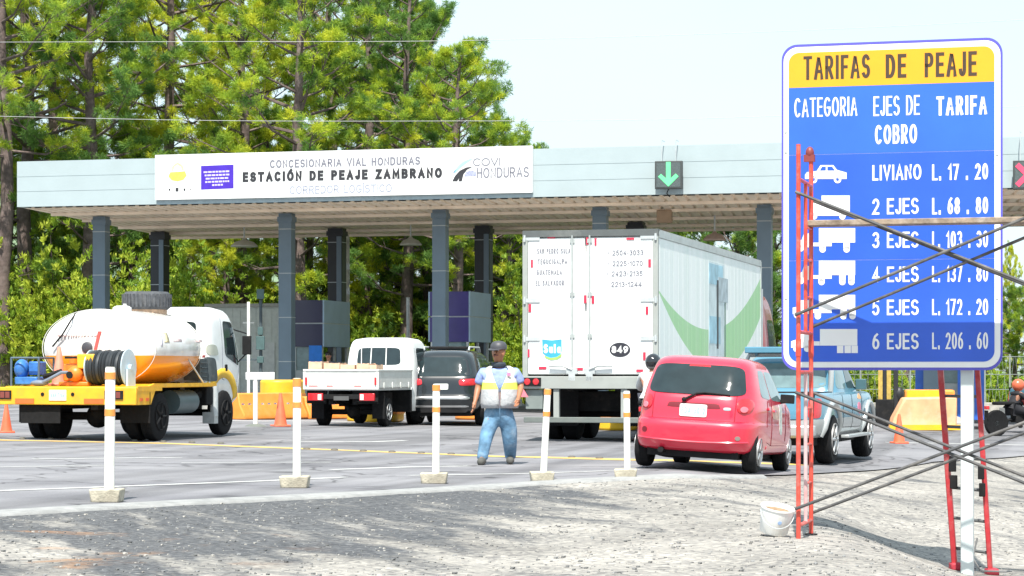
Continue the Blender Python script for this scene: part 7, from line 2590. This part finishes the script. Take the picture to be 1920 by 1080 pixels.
def limb(V, E, Rr, pts, rs, par=None):
    for i, (p, r) in enumerate(zip(pts, rs)):
        V.append(Vector(p)); Rr.append(r)
        if i == 0:
            if par is not None:
                E.append((par, len(V) - 1))
        else:
            E.append((len(V) - 2, len(V) - 1))
    return len(V) - 1

M_skin = mat('brown_skin', (0.36, 0.155, 0.08), 0.5, var=0.12, vscale=12)
M_skinl = mat('tan_skin', (0.40, 0.19, 0.12), 0.5, var=0.12, vscale=12)

# ---- the walking man in the reflective vest
mD = 31.2
mx_ = at_px(937, mD)
man = thing('person', 'man in dark cap, white reflective vest and jeans walking across the road', 'person', (mx_, mD, gz(mx_, mD) + 0.012))
kM = mD / FPX
def mp_(px, py, y=0.0):
    return Vector(((px - 937) * kM, y, (871 - py) * kM))
fdir = Vector((-0.42, -0.91, 0)).normalized()
J = dict(pelvis=mp_(937, 776, 0.0), waist=mp_(936, 750, -0.02), chest=mp_(936, 712, 0.0), neckbase=mp_(935, 693, 0.0), neck=mp_(935, 684, -0.01), chin=mp_(934, 674, -0.035), head=mp_(935, 659, -0.025), crown=mp_(936, 646, -0.01),
         face=fdir, shr=mp_(905, 697, 0.0), elr=mp_(897, 726, 0.02), wrr=mp_(891, 754, -0.10), shl=mp_(967, 697, 0.0), ell=mp_(977, 724, 0.03), wrl=mp_(972, 747, -0.17),
         hpr=mp_(921, 784, 0.0), knr=mp_(911, 824, -0.17), anr=mp_(905, 858, -0.20), tor=mp_(901, 865, -0.37), hpl=mp_(953, 784, 0.0), knl=mp_(956, 826, 0.03), anl=mp_(957, 858, 0.20), tol=mp_(956, 867, 0.06))
body = human(man, J, M_skin, bulk=1.0)
face_bits(body, J)
M_jean = mat('faded_denim', (0.13, 0.26, 0.40), 0.85, var=0.4, vscale=9, dirt=(0.50, 0.60, 0.68), dirt_amt=0.75, dirt_scale=2.6, bump=0.9, bscale=9)
M_shirt = mat('blue_shirt', (0.26, 0.34, 0.64), 0.8, var=0.25, vscale=12, bump=0.7, bscale=16)
M_vest = mat('vest_white', (0.66, 0.66, 0.60), 0.7, var=0.12, vscale=11, bump=0.9, bscale=13)
M_vestg = mat('vest_grey', (0.45, 0.46, 0.47), 0.6, var=0.12, vscale=11, bump=0.9, bscale=13)
M_lime = mat('vest_lime', (0.62, 0.75, 0.10), 0.6, var=0.1)
# jeans
V, E, Rr = [], [], []
V += [J['pelvis'] + Vector((0, -0.01, 0.0))]; Rr += [(0.20, 0.185)]
for q, sx in (('r', -1), ('l', 1)):
    hp_, kn_, an_ = J['hp' + q], J['kn' + q], J['an' + q]
    wide = 1.06 if q == 'l' else 0.95
    limb(V, E, Rr, [hp_ + Vector((0, 0, -0.07)), hp_.lerp(kn_, 0.55), kn_, kn_.lerp(an_, 0.55), an_ + Vector((0, 0.0, 0.02)), an_ + Vector((0, 0.0, -0.045))], [0.128 * wide, 0.118 * wide, 0.102 * wide, 0.090 * wide, 0.084, 0.080], 0)
limb(V, E, Rr, [J['waist'] + Vector((0, 0, -0.02))], [(0.20, 0.195)], 0)
skin('jeans', V, E, Rr, M_jean, man)
# shirt with short sleeves
V, E, Rr = [J['waist'].copy()], [], [(0.205, 0.185)]
c_ = limb(V, E, Rr, [J['chest'] + Vector((0, -0.01, 0)), J['neckbase'] + Vector((0, 0, 0.0))], [(0.20, 0.16), 0.095], 0)
for q in 'rl':
    limb(V, E, Rr, [J['sh' + q], J['sh' + q].lerp(J['el' + q], 0.55), J['sh' + q].lerp(J['el' + q], 0.9)], [0.088, 0.082, 0.078], 1)
skin('shirt', V, E, Rr, M_shirt, man)
# vest as a stack of level outlines open in front: white shoulders, lime band, grey hem
def vest_ring(z, w, d, yo, gap):
    out = []
    w, d = w * 0.80, d * 0.84
    N = 30
    for i in range(N + 1):
        a = R(-90 + gap) + (2 * math.pi - 2 * R(gap)) * i / N
        e = 2.1
        c, s = math.cos(a), math.sin(a)
        k = (abs(c) ** e + abs(s) ** e) ** (-1 / e)
        out.append(Vector((w * c * k, yo + d * s * k, z)))
    return out
def ring_z(py):
    return (871 - py) * kM
lv = [(766, 0.315, 0.255, -0.02, 2), (756, 0.330, 0.265, -0.025, 2), (744, 0.325, 0.262, -0.025, 3), (731, 0.312, 0.252, -0.02, 4), (718, 0.298, 0.236, -0.015, 14), (712, 0.290, 0.222, -0.01, 19), (706, 0.280, 0.205, 0.0, 24), (698, 0.285, 0.185, 0.0, 28), (692, 0.25, 0.150, 0.005, 36), (687, 0.17, 0.125, 0.01, 46)]
mb = MB()
N1 = 31
for py, w, d, yo, gap in lv:
    mb.v += [tuple(p) for p in vest_ring(ring_z(py), w, d, yo, gap)]
bandm = [1, 1, 1, 2, 0, 0, 0, 0, 0]
for j in range(len(lv) - 1):
    for i in range(N1 - 1):
        mb.f.append((j * N1 + i, j * N1 + i + 1, (j + 1) * N1 + i + 1, (j + 1) * N1 + i))
        mb.mi.append(bandm[j])
ves = obj('reflective_vest', mb, [M_vest, M_vestg, M_lime], man, smooth=70, fix=False)
sd = ves.modifiers.new('t', 'SOLIDIFY')
sd.thickness = 0.014
mb = MB().tube([(0.0, -0.250, ring_z(766)), (0, -0.262, ring_z(744)), (0, -0.245, ring_z(731))], 0.006, 6)
obj('vest_zip', mb, M_grey_ink, ves)
mb = MB().span((0.10, -0.190, ring_z(706)), (0.15, -0.176, ring_z(699)))
obj('badge', mb, mat('badge_pink', (0.6, 0.2, 0.35), 0.5), ves, bevel=0.004)
# dark neckerchief, cap, shoes
mb = MB().lathe([(0.07, -0.035), (0.095, -0.02), (0.10, 0.01), (0.085, 0.04), (0.07, 0.03)], tuple(J['neck'] + Vector((0, -0.012, -0.01))), n=20)
obj('neckerchief', mb, mat('kerchief_dark', (0.03, 0.04, 0.055), 0.8), man)
hc = J['head']
M_cap = mat('cap_dark', (0.016, 0.015, 0.017), 0.8, var=0.2)
mb = MB()
prof = [(0.112, 0.02), (0.114, 0.05), (0.108, 0.085), (0.085, 0.118), (0.045, 0.134), (0.0, 0.138)]
mb.lathe(prof, tuple(hc), n=26)
vs = []
N = 12
for i in range(N + 1):
    a = math.pi * i / N
    sd_ = Vector((-fdir.y, fdir.x, 0))
    p = hc + sd_ * (0.098 * math.cos(a)) + fdir * (0.09 + 0.115 * math.sin(a)) + Vector((0, 0, 0.032 - 0.02 * math.sin(a)))
    vs.append(p)
for i in range(N + 1):
    vs.append(vs[i] + Vector((0, 0, -0.008)))
mb.add(vs, [tuple(range(N + 1)), tuple(range(N + 1, 2 * N + 2))] + [(i, i + 1, N + 2 + i, N + 1 + i) for i in range(N)])
obj('cap', mb, M_cap, man, smooth=50)
M_shoe = mat('shoe_grey', (0.10, 0.10, 0.09), 0.8, var=0.3)
for q in 'rl':
    a, t = J['an' + q], J['to' + q] + Vector((0, -0.05, 0))
    V, E, Rr = [], [], []
    limb(V, E, Rr, [Vector((a.x, a.y + 0.05, 0.045)), Vector((a.x, a.y - 0.02, 0.055)), (a.lerp(t, 0.6)) * 1.0, t], [0.055, 0.062, 0.060, 0.050])
    V[2].z = 0.045
    V[3].z = 0.038
    skin('shoe', V, E, Rr, M_shoe, man)

def simple_person(label, D, px, height, m_top, m_legs, m_hair, seated=None, rot=0.0, dz=0.0, facing=None, helmet=False, y0=None, arms=None):
    x = at_px(px, D)
    root = thing('person', label, 'person', (x, D, gz(x, D) + dz), rot)
    s = height / 1.75
    f = facing or Vector((0, -1, 0))
    if seated is None:
        J = dict(pelvis=(0, 0, 0.95), waist=(0, 0, 1.10), chest=(0, 0, 1.30), neckbase=(0, 0, 1.44), neck=(0, -0.01, 1.50), chin=(0, -0.03, 1.56), head=(0, -0.02, 1.64), crown=(0, -0.01, 1.70), face=f,
                 shr=(-0.19, 0, 1.41), elr=(-0.25, 0.02, 1.13), wrr=(-0.24, -0.06, 0.90), shl=(0.19, 0, 1.41), ell=(0.25, 0.02, 1.13), wrl=(0.24, -0.06, 0.90),
                 hpr=(-0.10, 0, 0.92), knr=(-0.11, -0.02, 0.50), anr=(-0.11, 0.02, 0.09), tor=(-0.12, -0.12, 0.04), hpl=(0.10, 0, 0.92), knl=(0.11, -0.02, 0.50), anl=(0.11, 0.02, 0.09), tol=(0.12, -0.12, 0.04))
    else:
        J = dict(pelvis=(0, -0.02, 0.86), waist=(0, 0.03, 1.02), chest=(0, 0.10, 1.20), neckbase=(0, 0.14, 1.34), neck=(0, 0.15, 1.39), chin=(0, 0.18, 1.45), head=(0, 0.17, 1.53), crown=(0, 0.16, 1.59), face=f,
                 shr=(-0.19, 0.12, 1.31), elr=(-0.30, 0.34, 1.10), wrr=(-0.30, 0.58, 1.06), shl=(0.19, 0.12, 1.31), ell=(0.30, 0.34, 1.10), wrl=(0.30, 0.58, 1.06),
                 hpr=(-0.11, 0.02, 0.84), knr=(-0.24, 0.42, 0.72), anr=(-0.20, 0.30, 0.34), tor=(-0.20, 0.46, 0.30), hpl=(0.11, 0.02, 0.84), knl=(0.24, 0.42, 0.72), anl=(0.20, 0.30, 0.34), tol=(0.20, 0.46, 0.30))
    J = {k_: (v if k_ == 'face' else Vector(v) * s) for k_, v in J.items()}
    b = human(root, J, M_skinl)
    face_bits(b, J)
    V, E, Rr = [J['waist'].copy()], [], [0.165]
    limb(V, E, Rr, [J['chest'], J['neckbase']], [0.17, 0.09], 0)
    for q in 'rl':
        limb(V, E, Rr, [J['sh' + q], J['el' + q], J['el' + q].lerp(J['wr' + q], 0.9)], [0.082, 0.062, 0.05], 1)
    limb(V, E, Rr, [J['pelvis']], [0.16], 0)
    skin('jacket', V, E, Rr, m_top, root, 1)
    V, E, Rr = [J['pelvis'].copy()], [], [0.15]
    for q in 'rl':
        limb(V, E, Rr, [J['hp' + q], J['kn' + q], J['an' + q]], [0.118, 0.085, 0.065], 0)
    skin('trousers', V, E, Rr, m_legs, root, 1)
    for q in 'rl':
        a, t = J['an' + q], J['to' + q]
        V, E, Rr = [], [], []
        limb(V, E, Rr, [a + Vector((0, 0, -0.03)), t], [0.05, 0.04])
        skin('shoe', V, E, Rr, M_shoe, root, 1)
    h = J['head']
    if helmet:
        mb = MB().ball(tuple(h + Vector((0, 0, 0.02))), (0.135, 0.155, 0.145), 22, 16)
        hm = obj('helmet', mb, mat('helmet_orange', (0.6, 0.12, 0.05), 0.3, coat=0.5) if helmet == 'orange' else mat('helmet_black', (0.012, 0.013, 0.015), 0.12, coat=0.8), root)
        mb = MB().span((h.x - 0.11, h.y + f.y * 0.14 - 0.02, h.z - 0.02), (h.x + 0.11, h.y + f.y * 0.14 + 0.02, h.z + 0.06))
        obj('visor', mb, M_glass, hm, bevel=0.015)
    else:
        mb = MB().ball(tuple(h + Vector((0, 0.012, 0.035))), (0.103, 0.11, 0.085), 18, 12)
        obj('hair', mb, m_hair, root)
    return root, J
M_hair = mat('dark_hair', (0.015, 0.012, 0.011), 0.5)
# attendant at the dark booth's side
simple_person('toll attendant with dark hair standing at the side of the dark purple booth', 72.4, 616, 1.74, mat('attendant_top', (0.10, 0.12, 0.16), 0.8), mat('trousers_dark', (0.04, 0.045, 0.06), 0.8), M_hair, dz=0.0)
# motorcycle and rider between the trailer and the red car
mcD, mcP = 38.2, 1221
x = at_px(mcP, mcD)
mot = thing('motorcycle', 'dark motorcycle hidden behind the red car with a helmeted rider', 'motorcycle', (x, mcD, gz(x, mcD)), R(-15))
for y in (-0.45, 0.85):
    prof = [(0.22, -0.04), (0.28, -0.05), (0.305, -0.02), (0.305, 0.02), (0.28, 0.05), (0.22, 0.04)]
    t_ = obj('wheel', MB().lathe(prof, (0, y, 0.305), axis='x', n=28), M_black, mot)
    mb = MB().lathe([(0, -0.04), (0.05, -0.04), (0.05, 0.04), (0, 0.04)], (0, y, 0.305), axis='x', n=14).lathe([(0.205, -0.03), (0.225, -0.03), (0.225, 0.03), (0.205, 0.03)], (0, y, 0.305), axis='x', n=28)
    for k in range(8):
        a = 2 * math.pi * k / 8
        mb.tube([(0, y, 0.305), (0, y + 0.21 * math.cos(a), 0.305 + 0.21 * math.sin(a))], 0.008, 4)
    obj('rim', mb, M_chrome, t_)
mb = MB().tube([(0, -0.45, 0.305), (0, 0.1, 0.42), (0, 0.45, 0.75), (0, 0.62, 0.86)], 0.035, 8).tube([(0, 0.85, 0.305), (0, 0.62, 0.92), (0, 0.58, 1.0)], 0.03, 8).tube([(-0.34, 0.52, 1.03), (0, 0.60, 1.0), (0.34, 0.52, 1.03)], 0.016, 8).span((-0.12, 0.0, 0.32), (0.12, 0.36, 0.62))
obj('frame', mb, M_under, mot, smooth=50)
mb = MB().ball((0, 0.36, 0.82), (0.14, 0.24, 0.12))
obj('fuel_tank', mb, mat('moto_red', (0.4, 0.03, 0.03), 0.3, coat=0.5), mot)
mb = MB().span((-0.13, -0.5, 0.72), (0.13, 0.2, 0.80))
obj('seat', mb, M_black, mot, bevel=0.03)
mb = MB().span((-0.06, -0.74, 0.62), (0.06, -0.66, 0.70))
obj('tail_lamp', mb, M_tail, mot, bevel=0.01)
mb = MB().span((-0.07, -0.72, 0.40), (0.07, -0.70, 0.60))
obj('mudguard', mb, M_black, mot, smooth=0)
simple_person('motorcycle rider in black helmet and pale jacket behind the red car', mcD, mcP, 1.62, mat('jacket_pale', (0.55, 0.56, 0.56), 0.8), mat('trousers_dark', (0.04, 0.045, 0.06), 0.8), M_hair, seated=True, rot=R(-15), facing=Vector((0, 1, 0)), helmet=True)

# ------------------------------------------------------------------ right side odds and ends
# lane gate machine: black cabinet with yellow posts
g = gp(1668, 800)
gate = thing('lane_gate', 'yellow and black lane gate machine between the blue pickup and sloped barrier', 'lane gate', g, -VA)
mb = MB().span((-0.36, -0.2, 0.0), (0.10, 0.3, 0.72))
obj('cabinet', mb, M_under, gate, bevel=0.02)
for x in (-0.24, -0.02):
    mb = MB().span((x - 0.055, -0.08, 0.70), (x + 0.055, 0.04, 1.6))
    obj('yellow_post', mb, mat('gate_yellow', (0.50, 0.34, 0.08), 0.5, var=0.25, vscale=10), gate, smooth=0)
mb = MB().span((0.10, -0.1, 0.45), (0.22, 0.1, 1.62)).ball((0.24, 0, 0.85), (0.14, 0.12, 0.2)).span((-0.18, -0.06, 0.70), (-0.08, 0.06, 1.62))
obj('gate_arm', mb, mat('gate_black', (0.02, 0.02, 0.022), 0.5), gate, bevel=0.015)

# another blue pickup cut by the right edge of the picture
bx = at_px(1908, 56.0)
b2_ = dup(bp_, (bx, 56.0, gz(bx, 56.0)), R(-78), label='blue pickup seen at the far right edge behind the wire fence gap')
b2_['label'] = 'second blue pickup cut off by the right edge of the picture'

D_ = 52.5
P_X = 1900
x = at_px(P_X, D_)
dup(mot, (x, D_, gz(x, D_)), R(-70), label='motorcycle ridden by the person in black at the far right edge')
simple_person('rider in black clothes with orange red helmet at the far right edge', D_, P_X, 1.32, mat('jacket_black', (0.012, 0.012, 0.016), 0.8), mat('trousers_black', (0.014, 0.014, 0.018), 0.8), M_hair, seated=True, rot=R(-70), facing=Vector((0, 1, 0)), helmet='orange')

# ------------------------------------------------------------------ tidy up
for o in scene.objects:
    if o.type == 'EMPTY':
        o.empty_display_size = 0.1
bpy.context.view_layer.update()
